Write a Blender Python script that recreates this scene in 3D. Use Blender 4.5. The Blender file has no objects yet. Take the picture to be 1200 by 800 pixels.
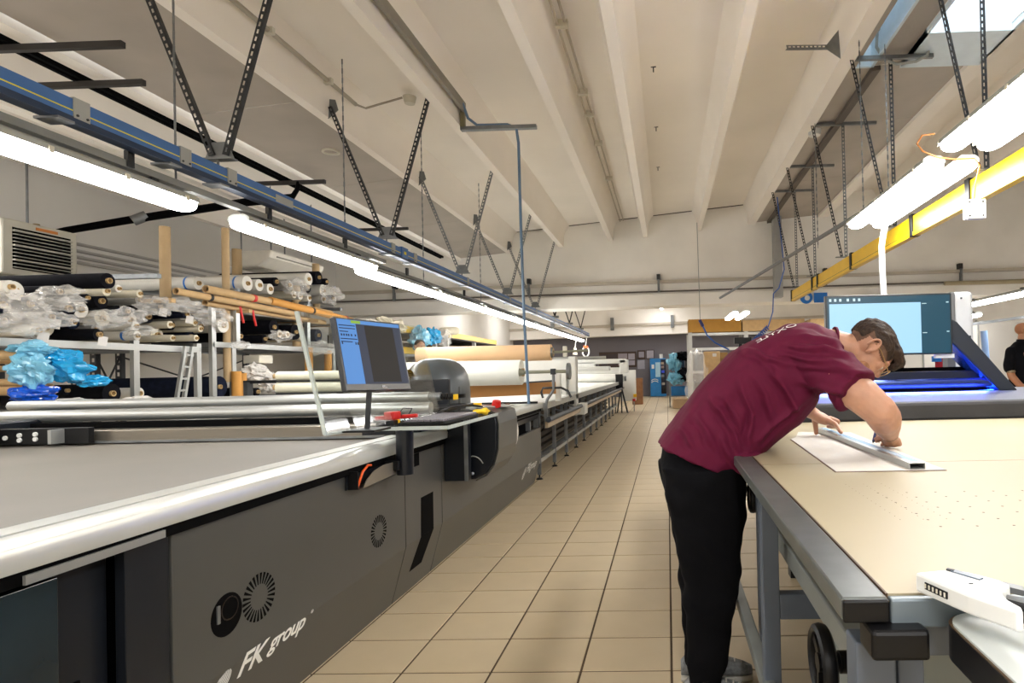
import bpy, bmesh, math, random
from mathutils import Vector, Matrix, noise
random.seed(7)
scene = bpy.context.scene
COL = scene.collection
PI = math.pi

# ------------------------------------------------------------------ camera, world, exposure
def setup_camera():
    cam = bpy.data.cameras.new('camera')
    o = bpy.data.objects.new('camera', cam)
    COL.objects.link(o)
    yaw, pitch, roll = -0.02495, 0.009847, -0.02266
    fw = Vector((math.sin(yaw) * math.cos(pitch), math.cos(yaw) * math.cos(pitch), math.sin(pitch)))
    rt = Vector((math.cos(yaw), -math.sin(yaw), 0))
    up = rt.cross(fw)
    r2 = rt * math.cos(roll) + up * math.sin(roll)
    u2 = up * math.cos(roll) - rt * math.sin(roll)
    m = Matrix((r2, u2, -fw)).transposed().to_4x4()
    m.translation = (0, 0, 1.34)
    o.matrix_world = m
    cam.sensor_width = 36
    cam.lens = 36 * 690 / 1200
    cam.shift_x = (600 - 764.44) / 1200
    cam.shift_y = (425.35 - 400) / 1200
    cam.clip_start = 0.05
    cam.clip_end = 200
    scene.camera = o
setup_camera()

def setup_world():
    w = bpy.data.worlds.new('world')
    scene.world = w
    w.use_nodes = True
    bg = w.node_tree.nodes['Background']
    bg.inputs[0].default_value = (0.80, 0.91, 1.0, 1)
    bg.inputs[1].default_value = 5.0
setup_world()
scene.view_settings.view_transform = 'Standard'
scene.view_settings.look = 'None'
scene.view_settings.exposure = 1.1
scene.view_settings.gamma = 1.0
scene.view_settings.use_curve_mapping = False
LAMP = 18.0          # strength of the tubes in every ceiling fixture

# ------------------------------------------------------------------ materials
def lin(c):
    return c / 12.92 if c <= 0.04045 else ((c + 0.055) / 1.055) ** 2.4
def hx(h):
    h = h.lstrip('#')
    return tuple(lin(int(h[i:i + 2], 16) / 255) for i in (0, 2, 4)) + (1,)
MATS = {}
def mat(name, color, rough=0.5, metal=0.0, var=0.06, scale=6.0, bump=0.0, bscale=60.0, spec=0.5,
        emit=None, estr=0.0, alpha=1.0, trans=0.0, coat=0.0, stretch=None):
    if name in MATS:
        return MATS[name]
    m = bpy.data.materials.new(name)
    m.use_nodes = True
    nt = m.node_tree
    b = nt.nodes['Principled BSDF']
    c = hx(color) if isinstance(color, str) else color
    b.inputs['Roughness'].default_value = rough
    b.inputs['Metallic'].default_value = metal
    b.inputs['Specular IOR Level'].default_value = spec
    b.inputs['Alpha'].default_value = alpha
    b.inputs['Transmission Weight'].default_value = trans
    b.inputs['Coat Weight'].default_value = coat
    tc = nt.nodes.new('ShaderNodeTexCoord')
    src = tc.outputs['Object']
    if stretch:
        mp = nt.nodes.new('ShaderNodeMapping')
        mp.inputs['Scale'].default_value = stretch
        nt.links.new(src, mp.inputs['Vector'])
        src = mp.outputs['Vector']
    nz = nt.nodes.new('ShaderNodeTexNoise')
    nz.inputs['Scale'].default_value = scale
    nz.inputs['Detail'].default_value = 5
    nt.links.new(src, nz.inputs['Vector'])
    rp = nt.nodes.new('ShaderNodeValToRGB')
    rp.color_ramp.elements[0].position = 0.3
    rp.color_ramp.elements[1].position = 0.7
    rp.color_ramp.elements[0].color = tuple(max(0, v * (1 - var)) for v in c[:3]) + (1,)
    rp.color_ramp.elements[1].color = tuple(min(1, v * (1 + var)) for v in c[:3]) + (1,)
    nt.links.new(nz.outputs['Fac'], rp.inputs['Fac'])
    nt.links.new(rp.outputs['Color'], b.inputs['Base Color'])
    if bump:
        n2 = nt.nodes.new('ShaderNodeTexNoise')
        n2.inputs['Scale'].default_value = bscale
        n2.inputs['Detail'].default_value = 4
        nt.links.new(src, n2.inputs['Vector'])
        bp = nt.nodes.new('ShaderNodeBump')
        bp.inputs['Strength'].default_value = bump
        bp.inputs['Distance'].default_value = 0.01
        nt.links.new(n2.outputs['Fac'], bp.inputs['Height'])
        nt.links.new(bp.outputs['Normal'], b.inputs['Normal'])
    if emit:
        b.inputs['Emission Color'].default_value = hx(emit) if isinstance(emit, str) else emit
        b.inputs['Emission Strength'].default_value = estr
    MATS[name] = m
    return m

WHITE_CONC = mat('white_painted_concrete', '#f5f1ea', 0.75, var=0.05, scale=1.2, bump=0.12, bscale=25)
CEIL_PAINT = mat('ceiling_paint', '#f2ebe1', 0.75, var=0.04, scale=0.8, bump=0.1, bscale=18)
PANEL_GREY = mat('grey_infill_panel', '#aba297', 0.55, var=0.1, scale=1.5, bump=0.08, bscale=4)
WALL_WHITE = mat('white_wall', '#dedbd5', 0.8, var=0.05, scale=0.9)
WALL_GREY = mat('grey_wall', '#6d6a70', 0.8, var=0.05, scale=0.7)
TILE = mat('beige_floor_tile', '#c0af91', 0.42, var=0.07, scale=2.5, bump=0.03, bscale=90)
GROUT = mat('dark_grout', '#54483b', 0.95, spec=0.1)
STEEL = mat('galvanised_steel', '#7d8082', 0.45, 0.7, var=0.15, scale=12)
ALU = mat('brushed_aluminium', '#aeb0ae', 0.34, 0.7, var=0.05, scale=20, stretch=(1, 30, 30))
ALU_Y = mat('aluminium_profile', '#babbb5', 0.34, 0.35, var=0.04, scale=8)
DARK_STEEL = mat('dark_slotted_steel', '#3a3b3d', 0.5, 0.5, var=0.2, scale=15)
BLACK = mat('black_plastic', '#0a0a0c', 0.4, var=0.2, spec=0.3)
BLACKM = mat('matt_black', '#040405', 0.85, var=0.2, spec=0.08)
CHAR = mat('charcoal_coated_metal', '#4a4a48', 0.36, 0.2, var=0.06, scale=2.0, bump=0.02, bscale=300)
CHAR_DK = mat('dark_slate_metal', '#171b22', 0.32, 0.25, var=0.1, scale=3.0)
TEAL_GLOSS = mat('dark_teal_gloss', '#1f2a30', 0.18, 0.1, var=0.35, scale=3.0)
BELT = mat('grey_conveyor_belt', '#6a655d', 0.6, var=0.08, scale=1.6, bump=0.05, bscale=200)
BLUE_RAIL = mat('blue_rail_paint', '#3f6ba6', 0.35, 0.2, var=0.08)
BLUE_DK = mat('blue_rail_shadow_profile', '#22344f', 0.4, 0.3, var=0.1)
YELLOW = mat('yellow_paint', '#e6b804', 0.35, 0.0, var=0.04)
YELLOW_LINE = mat('yellow_tape_line', '#e2cf2a', 0.5)
WHITE_PL = mat('white_plastic', '#d4d5d2', 0.4, var=0.03)
WHITE_MT = mat('white_coated_metal', '#d9d9d3', 0.35, 0.05, var=0.03)
GREY_PL = mat('grey_plastic', '#9a9c98', 0.45, var=0.06)
CREAM_PL = mat('cream_plastic', '#cdc8b8', 0.5, var=0.05)
RED = mat('red_plastic', '#c51a15', 0.4)
ORANGE = mat('orange_plastic', '#e2590f', 0.4)
BLUE_PL = mat('blue_plastic', '#1a6fc4', 0.35, var=0.12)
CARD = mat('cardboard', '#bc9c6f', 0.8, var=0.1, scale=9)
CARD_CORE = mat('cardboard_core', '#b99b6a', 0.8, var=0.12, scale=14)
CORE_DARK = mat('core_hollow', '#4a3a22', 0.9)
KRAFT = mat('kraft_paper', '#d9b48a', 0.7, var=0.04)
FAB_BLACK = mat('black_fabric', '#0e0e14', 0.9, spec=0.12, var=0.3, scale=20, bump=0.15, bscale=120)
FAB_NAVY = mat('navy_fabric', '#181d2e', 0.9, spec=0.12, var=0.3, scale=20, bump=0.15, bscale=120)
FAB_WHITE = mat('white_fabric', '#d8d5cc', 0.85, var=0.06, bump=0.15, bscale=90)
FAB_GREY = mat('grey_fabric', '#8f8d88', 0.85, var=0.12, bump=0.15, bscale=90)
FAB_CREAM = mat('cream_fabric', '#cfc7b2', 0.85, var=0.1, bump=0.15, bscale=90)
PAPER = mat('white_paper', '#cdc9c3', 0.8, var=0.015)
TUBE_EMIT = mat('lit_lamp_tube', '#ffffff', 0.5, emit=(1.0, 0.985, 0.965, 1), estr=LAMP)
SAFE = None

def clear_plastic(name, tint, a=0.42):
    m = mat(name, tint, 0.14, var=0.12, scale=9, bump=0.5, bscale=16, spec=0.7, alpha=a)
    return m
BAG = clear_plastic('clear_plastic_wrap', '#f2f0ec', 0.26)
BAG_BLUE = clear_plastic('blue_plastic_wrap', '#1f9fd8', 0.86)
BAG_LBLUE = clear_plastic('pale_blue_plastic_wrap', '#7cc3e0', 0.75)
BAG_DEEP = clear_plastic('deep_blue_plastic_wrap', '#0b4fc0', 0.92)

def acrylic():
    m = bpy.data.materials.new('clear_acrylic')
    m.use_nodes = True
    nt = m.node_tree
    nt.nodes.clear()
    out = nt.nodes.new('ShaderNodeOutputMaterial')
    tr = nt.nodes.new('ShaderNodeBsdfTransparent')
    tr.inputs[0].default_value = (0.93, 0.95, 0.94, 1)
    gl = nt.nodes.new('ShaderNodeBsdfGlossy')
    gl.inputs['Roughness'].default_value = 0.06
    lw = nt.nodes.new('ShaderNodeLayerWeight')
    lw.inputs['Blend'].default_value = 0.3
    fr = nt.nodes.new('ShaderNodeMath')
    fr.operation = 'MULTIPLY_ADD'
    fr.inputs[1].default_value = 0.35
    fr.inputs[2].default_value = 0.05
    nt.links.new(lw.outputs['Facing'], fr.inputs[0])
    mx = nt.nodes.new('ShaderNodeMixShader')
    nt.links.new(fr.outputs[0], mx.inputs[0])
    nt.links.new(tr.outputs[0], mx.inputs[1])
    nt.links.new(gl.outputs[0], mx.inputs[2])
    nt.links.new(mx.outputs[0], out.inputs['Surface'])
    return m
ACRYLIC = acrylic()

# ------------------------------------------------------------------ mesh builder
class MB:
    def __init__(self):
        self.v = []
        self.f = []
    def add(self, vs, fs):
        n = len(self.v)
        self.v += [tuple(p) for p in vs]
        self.f += [tuple(i + n for i in f) for f in fs]
        return self
    def box(self, x0, x1, y0, y1, z0, z1):
        return self.add([(x0, y0, z0), (x1, y0, z0), (x1, y1, z0), (x0, y1, z0),
                         (x0, y0, z1), (x1, y0, z1), (x1, y1, z1), (x0, y1, z1)],
                        [(0, 3, 2, 1), (4, 5, 6, 7), (0, 1, 5, 4), (1, 2, 6, 5), (2, 3, 7, 6), (3, 0, 4, 7)])
    def bar(self, a, b, w, h, up=(0, 0, 1)):
        a = Vector(a); b = Vector(b)
        d = (b - a).normalized()
        u = Vector(up)
        if abs(d.dot(u)) > 0.98:
            u = Vector((1, 0, 0))
        s = d.cross(u).normalized() * (w / 2)
        t = s.cross(d).normalized() * (h / 2)
        vs = [a - s - t, a + s - t, a + s + t, a - s + t, b - s - t, b + s - t, b + s + t, b - s + t]
        return self.add(vs, [(3, 2, 1, 0), (4, 5, 6, 7), (0, 1, 5, 4), (1, 2, 6, 5), (2, 3, 7, 6), (3, 0, 4, 7)])
    def cyl(self, a, b, r0, r1=None, n=14, cap=True):
        r1 = r0 if r1 is None else r1
        a = Vector(a); b = Vector(b)
        d = (b - a).normalized()
        u = Vector((0, 0, 1)) if abs(d.z) < 0.9 else Vector((1, 0, 0))
        s = d.cross(u).normalized(); t = s.cross(d)
        vs = []
        for c, r in ((a, r0), (b, r1)):
            for i in range(n):
                q = 2 * PI * i / n
                vs.append(c + s * math.cos(q) * r + t * math.sin(q) * r)
        fs = [(i, (i + 1) % n, n + (i + 1) % n, n + i) for i in range(n)]
        if cap:
            fs += [tuple(range(n - 1, -1, -1)), tuple(range(n, 2 * n))]
        return self.add(vs, fs)
    def ring(self, a, b, ro, ri, n=14):
        """hollow tube from a to b"""
        a = Vector(a); b = Vector(b)
        d = (b - a).normalized()
        u = Vector((0, 0, 1)) if abs(d.z) < 0.9 else Vector((1, 0, 0))
        s = d.cross(u).normalized(); t = s.cross(d)
        vs = []
        for c, r in ((a, ro), (b, ro), (b, ri), (a, ri)):
            for i in range(n):
                q = 2 * PI * i / n
                vs.append(c + s * math.cos(q) * r + t * math.sin(q) * r)
        fs = []
        for k in range(4):
            k2 = (k + 1) % 4
            for i in range(n):
                j = (i + 1) % n
                fs.append((k * n + i, k * n + j, k2 * n + j, k2 * n + i))
        return self.add(vs, fs)
    def tube(self, pts, r, n=8, cap=True):
        P = [Vector(p) for p in pts]
        rr = r if isinstance(r, (list, tuple)) else [r] * len(P)
        vs = []
        ref = None
        for i, p in enumerate(P):
            d = (P[min(i + 1, len(P) - 1)] - P[max(i - 1, 0)]).normalized()
            if ref is None:
                u = Vector((0, 0, 1)) if abs(d.z) < 0.9 else Vector((1, 0, 0))
                s = d.cross(u).normalized()
            else:
                s = (ref - d * ref.dot(d)).normalized()
            ref = s
            t = s.cross(d)
            for k in range(n):
                q = 2 * PI * k / n
                vs.append(p + s * math.cos(q) * rr[i] + t * math.sin(q) * rr[i])
        fs = []
        for i in range(len(P) - 1):
            for k in range(n):
                j = (k + 1) % n
                fs.append((i * n + k, i * n + j, (i + 1) * n + j, (i + 1) * n + k))
        if cap:
            fs += [tuple(range(n - 1, -1, -1)), tuple(range((len(P) - 1) * n, len(P) * n))]
        return self.add(vs, fs)
    def prism(self, poly, axis, a, b):
        """poly: list of 2-D points in the two other axes (in xyz order), extruded along axis a..b"""
        def p3(q, w):
            if axis == 'x': return (w, q[0], q[1])
            if axis == 'y': return (q[0], w, q[1])
            return (q[0], q[1], w)
        n = len(poly)
        vs = [p3(q, a) for q in poly] + [p3(q, b) for q in poly]
        fs = [tuple(range(n)), tuple(range(2 * n - 1, n - 1, -1))]
        fs += [(i, n + i, n + (i + 1) % n, (i + 1) % n) for i in range(n)]
        return self.add(vs, fs)
    def ball(self, c, rx, ry=None, rz=None, nu=14, nv=9, fn=None):
        ry = rx if ry is None else ry
        rz = rx if rz is None else rz
        c = Vector(c)
        vs = []
        for j in range(nv + 1):
            th = PI * j / nv
            for i in range(nu):
                q = 2 * PI * i / nu
                d = Vector((math.sin(th) * math.cos(q), math.sin(th) * math.sin(q), math.cos(th)))
                k = fn(d) if fn else 1.0
                vs.append(c + Vector((d.x * rx * k, d.y * ry * k, d.z * rz * k)))
        fs = []
        for j in range(nv):
            for i in range(nu):
                a = j * nu + i; b = j * nu + (i + 1) % nu
                fs.append((a, b, b + nu, a + nu))
        return self.add(vs, fs)
    def loft(self, rings, cap=True):
        n = len(rings[0])
        vs = [p for r in rings for p in r]
        fs = []
        for k in range(len(rings) - 1):
            for i in range(n):
                j = (i + 1) % n
                fs.append((k * n + i, k * n + j, (k + 1) * n + j, (k + 1) * n + i))
        if cap:
            fs += [tuple(range(n - 1, -1, -1)), tuple(range((len(rings) - 1) * n, len(rings) * n))]
        return self.add(vs, fs)
    def mesh(self, name, off=(0, 0, 0), smooth=False, fix=True):
        me = bpy.data.meshes.new(name)
        ox, oy, oz = off
        me.from_pydata([(x - ox, y - oy, z - oz) for x, y, z in self.v], [], self.f)
        if fix:
            bm = bmesh.new()
            bm.from_mesh(me)
            bmesh.ops.remove_doubles(bm, verts=bm.verts, dist=1e-6)
            bmesh.ops.recalc_face_normals(bm, faces=bm.faces)
            bm.to_mesh(me)
            bm.free()
        if smooth:
            me.polygons.foreach_set('use_smooth', [True] * len(me.polygons))
            try:
                me.set_sharp_from_angle(angle=math.radians(40))
            except Exception:
                pass
        me.update()
        return me
    def build(self, name, m, parent=None, smooth=False, bev=0.0, fix=True, origin=None):
        if parent is not None:
            off = wloc(parent)
        elif origin is not None:
            off = Vector(origin)
        else:
            xs = [p[0] for p in self.v]; ys = [p[1] for p in self.v]; zs = [p[2] for p in self.v]
            off = Vector(((min(xs) + max(xs)) / 2, (min(ys) + max(ys)) / 2, min(zs)))
        me = self.mesh(name, off, smooth, fix)
        me.materials.append(m)
        o = bpy.data.objects.new(name, me)
        COL.objects.link(o)
        if parent is not None:
            o.parent = parent
        else:
            o.location = off
        if bev:
            md = o.modifiers.new('bevel', 'BEVEL')
            md.width = bev; md.segments = 2; md.limit_method = 'ANGLE'; md.angle_limit = math.radians(50)
        return o

def wloc(o):
    l = Vector((0, 0, 0))
    while o is not None:
        l = l + o.location
        o = o.parent
    return l
LABELS = set()
def tag(o, label, cat, group=None, kind=None):
    if label: o['label'] = label
    if cat: o['category'] = cat
    if group: o['group'] = group
    if kind: o['kind'] = kind
    return o
def thing(name, label, cat, loc, group=None):
    o = bpy.data.objects.new(name, None)
    o.empty_display_size = 0.1
    COL.objects.link(o)
    o.location = loc
    return tag(o, label, cat, group)
def struct(o):
    o['kind'] = 'structure'
    return o
def copy_tree(o, parent=None):
    c = o.copy()
    COL.objects.link(c)
    c.parent = parent
    for ch in [k for k in bpy.data.objects if k.parent == o]:
        copy_tree(ch, c)
    return c
def ORD(i):
    return ['first', 'second', 'third', 'fourth', 'fifth', 'sixth', 'seventh', 'eighth', 'ninth', 'tenth',
            'eleventh', 'twelfth', 'thirteenth', 'fourteenth', 'fifteenth', 'sixteenth', 'seventeenth',
            'eighteenth', 'nineteenth', 'twentieth'][i]
def text_mesh(body, size, m, name, parent, mtx, extrude=0.0005, shear=0.0, spacing=1.0, bold=0.0):
    cu = bpy.data.curves.new(name, 'FONT')
    cu.body = body
    cu.size = size
    cu.extrude = extrude
    cu.shear = shear
    cu.space_character = spacing
    cu.offset = bold
    o = bpy.data.objects.new(name, cu)
    COL.objects.link(o)
    bpy.context.view_layer.update()
    dg = bpy.context.evaluated_depsgraph_get()
    me = bpy.data.meshes.new_from_object(o.evaluated_get(dg))
    bpy.data.objects.remove(o)
    me.name = name
    off = wloc(parent)
    me.transform(Matrix.Translation(-off) @ mtx)
    me.materials.clear()
    me.materials.append(m)
    t = bpy.data.objects.new(name, me)
    COL.objects.link(t)
    t.parent = parent
    return t
# ------------------------------------------------------------------ floor
FLOOR = struct(MB().box(-9.6, 12.0, -6.0, 29.3, -0.15, -0.0035).build('floor', GROUT))
TX, TY = 0.405, 0.3265
def tile_mesh():
    b = MB()
    g = 0.0052; ch = 0.002
    x0, x1, y0, y1 = g, TX - g, g, TY - g
    b.add([(x0, y0, -0.008), (x1, y0, -0.008), (x1, y1, -0.008), (x0, y1, -0.008),
           (x0, y0, -ch), (x1, y0, -ch), (x1, y1, -ch), (x0, y1, -ch),
           (x0 + ch, y0 + ch, 0), (x1 - ch, y0 + ch, 0), (x1 - ch, y1 - ch, 0), (x0 + ch, y1 - ch, 0)],
          [(0, 1, 5, 4), (1, 2, 6, 5), (2, 3, 7, 6), (3, 0, 4, 7), (4, 5, 9, 8), (5, 6, 10, 9), (6, 7, 11, 10), (7, 4, 8, 11), (8, 9, 10, 11)])
    me = b.mesh('tile')
    me.materials.append(TILE)
    return me
def build_tiles():
    me = tile_mesh()
    fl = wloc(FLOOR)
    near = {}
    for i in range(-6, 3):
        for j in range(-2, 31):
            near[(i, j)] = 1
    for (i, j) in near:
        o = bpy.data.objects.new('tile', me)
        COL.objects.link(o)
        o.parent = FLOOR
        o.location = Vector((-0.01 + i * TX, 2.63 + (j - 1) * TY, 0)) - fl
    # beyond them, all remaining tiles as one part
    b = MB()
    for i in range(-23, 29):
        for j in range(-26, 82):
            if (i, j) in near: continue
            x = -0.01 + i * TX; y = 2.63 + (j - 1) * TY
            g = 0.0052
            b.add([(x + g, y + g, 0), (x + TX - g, y + g, 0), (x + TX - g, y + TY - g, 0), (x + g, y + TY - g, 0)], [(0, 1, 2, 3)])
    o = b.build('tile', TILE, FLOOR, fix=False)
    o['kind'] = 'stuff'
build_tiles()

# ------------------------------------------------------------------ ceiling: ribbed concrete slab
Y_NEAR, Y_BEAM, Y_WALL = -6.0, 13.4, 29.0
def zb(x):                       # underside of the ribs: the roof climbs gently to the right
    return 4.39 + 0.092 * x
def rib_profile(x, wb=0.11, wt=0.24, d=0.46):
    z = zb(x)
    return [(x - wb / 2, z), (x + wb / 2, z), (x + wb / 2 + 0.02, z + d * 0.6), (x + wt / 2 + 0.02, z + d * 0.92), (x + wt / 2 + 0.08, z + d + 0.02),
            (x - wt / 2 - 0.08, z + d + 0.02), (x - wt / 2 - 0.02, z + d * 0.92), (x - wb / 2 - 0.02, z + d * 0.6)]
RIBS = [-7.0, -5.95, -3.56, -2.36, -1.22, -0.43, 0.80, 1.99, 4.9, 6.1, 7.3, 8.5]
def build_ceiling():
    # the slab is left open over the two strips that carry the grey infill panels
    d = 0.46
    b = MB()
    for x0, x1 in ((-9.6, -4.72), (-3.66, 2.08), (3.5, 12.0)):
        b.prism([(x0, zb(x0) + d), (x1, zb(x1) + d), (x1, zb(x1) + d + 0.12), (x0, zb(x0) + d + 0.12)], 'y', Y_NEAR, Y_BEAM)
    c = struct(b.build('ceiling', CEIL_PAINT))
    for x in RIBS:
        if x > 1.9 and x < 2.1:
            p = rib_profile(x, 0.17, 0.3)
        else:
            p = rib_profile(x)
        MB().prism(p, 'y', Y_NEAR, Y_BEAM).build('rib', CEIL_PAINT, c, smooth=True)
    # edge beams where the infill strips start
    for x, w in ((-4.75, 0.10), (3.6, 0.22)):
        z = zb(x)
        MB().prism([(x - w / 2, z - 0.03), (x + w / 2, z - 0.03), (x + w / 2 + 0.05, z + 0.6), (x - w / 2 - 0.05, z + 0.6)], 'y', Y_NEAR, Y_BEAM).build('edge_rib', CEIL_PAINT, c)
    # second bay beyond the cross beam
    b = MB()
    b.prism([(-9.6, zb(-9.6) + d), (12, zb(12) + d), (12, zb(12) + d + 0.12), (-9.6, zb(-9.6) + d + 0.12)], 'y', Y_BEAM + 0.5, Y_WALL)
    o = b.build('far_slab', CEIL_PAINT, c)
    # infill panels, left strip
    yy = Y_NEAR
    while yy < Y_BEAM - 0.1:
        y1 = min(yy + 2.35, Y_BEAM)
        MB().prism([(-4.68, zb(-4.68) + 0.02), (-3.62, zb(-3.62) + 0.02), (-3.62, zb(-3.62) + 0.06), (-4.68, zb(-4.68) + 0.06)], 'y', yy + 0.006, y1 - 0.006).build('infill_panel', PANEL_GREY, c, bev=0.004)
        yy = y1
    # right strip, with two openings for the skylights
    def rp(x0, x1, y0, y1, name='infill_panel', m=PANEL_GREY):
        MB().prism([(x0, zb(x0) + 0.03), (x1, zb(x1) + 0.03), (x1, zb(x1) + 0.07), (x0, zb(x0) + 0.07)], 'y', y0 + 0.005, y1 - 0.005).build(name, m, c, bev=0.004)
    rp(2.08, 3.5, Y_NEAR, 0.0)
    rp(2.08, 3.5, 0.0, 2.0)
    rp(2.08, 2.16, 2.0, 6.55)
    rp(2.34, 2.66, 2.0, 6.55)
    rp(2.08, 3.5, 6.55, 8.2)
    rp(2.08, 3.5, 8.2, 10.6)
    rp(2.08, 3.5, 10.6, Y_BEAM)
    # deep joist hanging between the two openings and running on to the beam
    x = 2.5
    MB().prism([(2.34, zb(2.34) + 0.03), (2.66, zb(2.66) + 0.03), (2.66, zb(2.66) + 0.34), (2.34, zb(2.34) + 0.34)], 'y', 1.2, 6.55).build('joist', CEIL_PAINT, c)
    MB().prism([(2.34, zb(2.3) - 0.02), (2.44, zb(2.44) - 0.02), (2.44, zb(2.4) + 0.035), (2.34, zb(2.3) + 0.035)], 'y', 6.55, Y_BEAM).build('brown_joint_strip', mat('brown_joint', '#5d544b', 0.7), c)
    return c
CEIL = build_ceiling()

# skylight shaft above the right strip: walls, frame, panes
def build_skylight():
    t = struct(thing('window_1', 'skylight shaft with pale glazed top between the ribs at upper right', None, (3.0, 4.0, 4.7)))
    if 'category' in t: del t['category']
    sh = mat('pale_blue_shaft_lining', '#cfdde6', 0.35, var=0.05)
    z0 = 4.62; z1 = 5.45
    for x0, x1, y0, y1 in ((2.66, 2.69, 2.0, 6.55), (3.5, 3.53, 2.0, 6.55), (2.66, 3.53, 1.97, 2.0), (2.66, 3.53, 5.9, 6.58),
                           (2.13, 2.16, 2.0, 6.55), (2.33, 2.36, 2.0, 6.55), (2.13, 2.36, 6.53, 6.56), (2.13, 2.36, 1.97, 2.0)):
        MB().box(x0, x1, y0, y1, z0, z1).build('shaft_wall', sh, t)
    fr = mat('skylight_frame', '#5a6168', 0.4, 0.5)
    for y in (2.0, 3.3, 4.9, 6.5):
        MB().box(2.66, 3.53, y - 0.03, y + 0.03, z1 - 0.06, z1).build('glazing_bar', fr, t)
        MB().box(2.13, 2.36, y - 0.03, y + 0.03, z1 - 0.06, z1).build('glazing_bar', fr, t)
    gl = mat('frosted_pane', '#e8f2fa', 0.3, alpha=0.12)
    for y0, y1 in ((2.0, 3.3), (3.3, 4.9), (4.9, 6.55)):
        MB().box(2.66, 3.53, y0, y1, z1, z1 + 0.012).build('pane', gl, t)
        MB().box(2.13, 2.36, y0, y1, z1, z1 + 0.012).build('pane', gl, t)
build_skylight()

# ------------------------------------------------------------------ cross beams and walls
def build_beams():
    b = MB()
    b.prism([(-9.6, 2.70), (12, 2.84), (12, zb(12) + 0.5), (-9.6, zb(-9.6) + 0.5)], 'y', Y_BEAM, Y_BEAM + 0.5)
    o = struct(b.build('beam_middle', WHITE_CONC))
    o.name = 'trim_1'
    # lower flange and pipes along its face
    MB().prism([(-9.6, 2.70), (12, 2.84), (12, 3.12), (-9.6, 2.98)], 'y', Y_BEAM - 0.10, Y_BEAM).build('flange', WHITE_CONC, o, bev=0.02)
    b = MB(); b.bar((-9.6, Y_BEAM - 0.08, 3.22), (12, Y_BEAM - 0.08, 3.42), 0.07, 0.07)
    b.build('pipe', mat('cream_pipe', '#bdb4a6', 0.5), o)
    b = MB(); b.bar((-9.6, Y_BEAM - 0.06, 3.03), (12, Y_BEAM - 0.06, 3.17), 0.04, 0.03)
    b.build('cable', mat('dark_cable_run', '#5b524a', 0.6), o)
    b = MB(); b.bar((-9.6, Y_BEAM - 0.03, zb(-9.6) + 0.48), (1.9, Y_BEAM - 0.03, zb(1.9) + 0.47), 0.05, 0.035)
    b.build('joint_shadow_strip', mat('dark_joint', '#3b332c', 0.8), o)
    for x in (-6.2, -3.1, -0.15, 3.6, 6.6):
        z = 3.32 + x * 0.009 + 0.02
        MB().box(x - 0.04, x + 0.04, Y_BEAM - 0.13, Y_BEAM, z + 0.02, z + 0.14).build('pipe_bracket', DARK_STEEL, o)
        MB().box(x - 0.025, x + 0.025, Y_BEAM - 0.14, Y_BEAM - 0.08, z - 0.26, z + 0.02).build('pipe_bracket', STEEL, o)
    # far beam
    b = MB()
    b.prism([(-9.6, 2.86), (12, 3.2), (12, 5.4), (-9.6, 4.2)], 'y', Y_WALL - 0.6, Y_WALL)
    f = struct(b.build('trim_2', WHITE_CONC))
    b = MB(); b.bar((-9.6, Y_WALL - 0.66, 3.32), (12, Y_WALL - 0.66, 3.75), 0.1, 0.12); b.build('pipe', mat('cream_pipe', '#bdb4a6', 0.5), f)
    for x in (-5.5, -2.6, 0.3, 3.2):
        MB().box(x - 0.08, x + 0.08, Y_WALL - 0.75, Y_WALL - 0.6, 3.3 + x * 0.02, 3.9 + x * 0.02).build('pipe_bracket', STEEL, f)
    struct(MB().box(-9.7, 12.1, Y_WALL, Y_WALL + 0.2, 0, 5.6).build('wall_far', WALL_GREY))
    wl = struct(MB().box(-7.7, -7.6, -6.0, Y_WALL, 0, 4.6).build('wall_left', WALL_WHITE))
    for k, z in enumerate((3.12, 3.03, 2.95, 2.88)):
        b = MB(); b.cyl((-7.57, 4.0, z), (-7.57, 13.2, z), 0.022, n=8)
        b.build('wall_pipe', mat('grey_wall_pipe', '#a9a6a0', 0.5), wl, smooth=True)
    struct(MB().box(-9.7, 12.1, -6.1, -6.0, 0, 6.0).build('wall_back', WALL_WHITE))
    struct(MB().box(12.0, 12.1, -6.0, Y_WALL, 0, 6.0).build('wall_right', WALL_WHITE))
    # painted steel column by the right-hand racks
    b = MB(); b.box(2.42, 2.6, Y_BEAM - 0.35, Y_BEAM - 0.12, 2.86, zb(2.5) + 0.1)
    c = b.build('column_stub', mat('grey_painted_steel', '#a4a4a2', 0.35, 0.3), None, bev=0.01)
    c.name = 'trim_3'
    struct(c)
build_beams()
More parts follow.
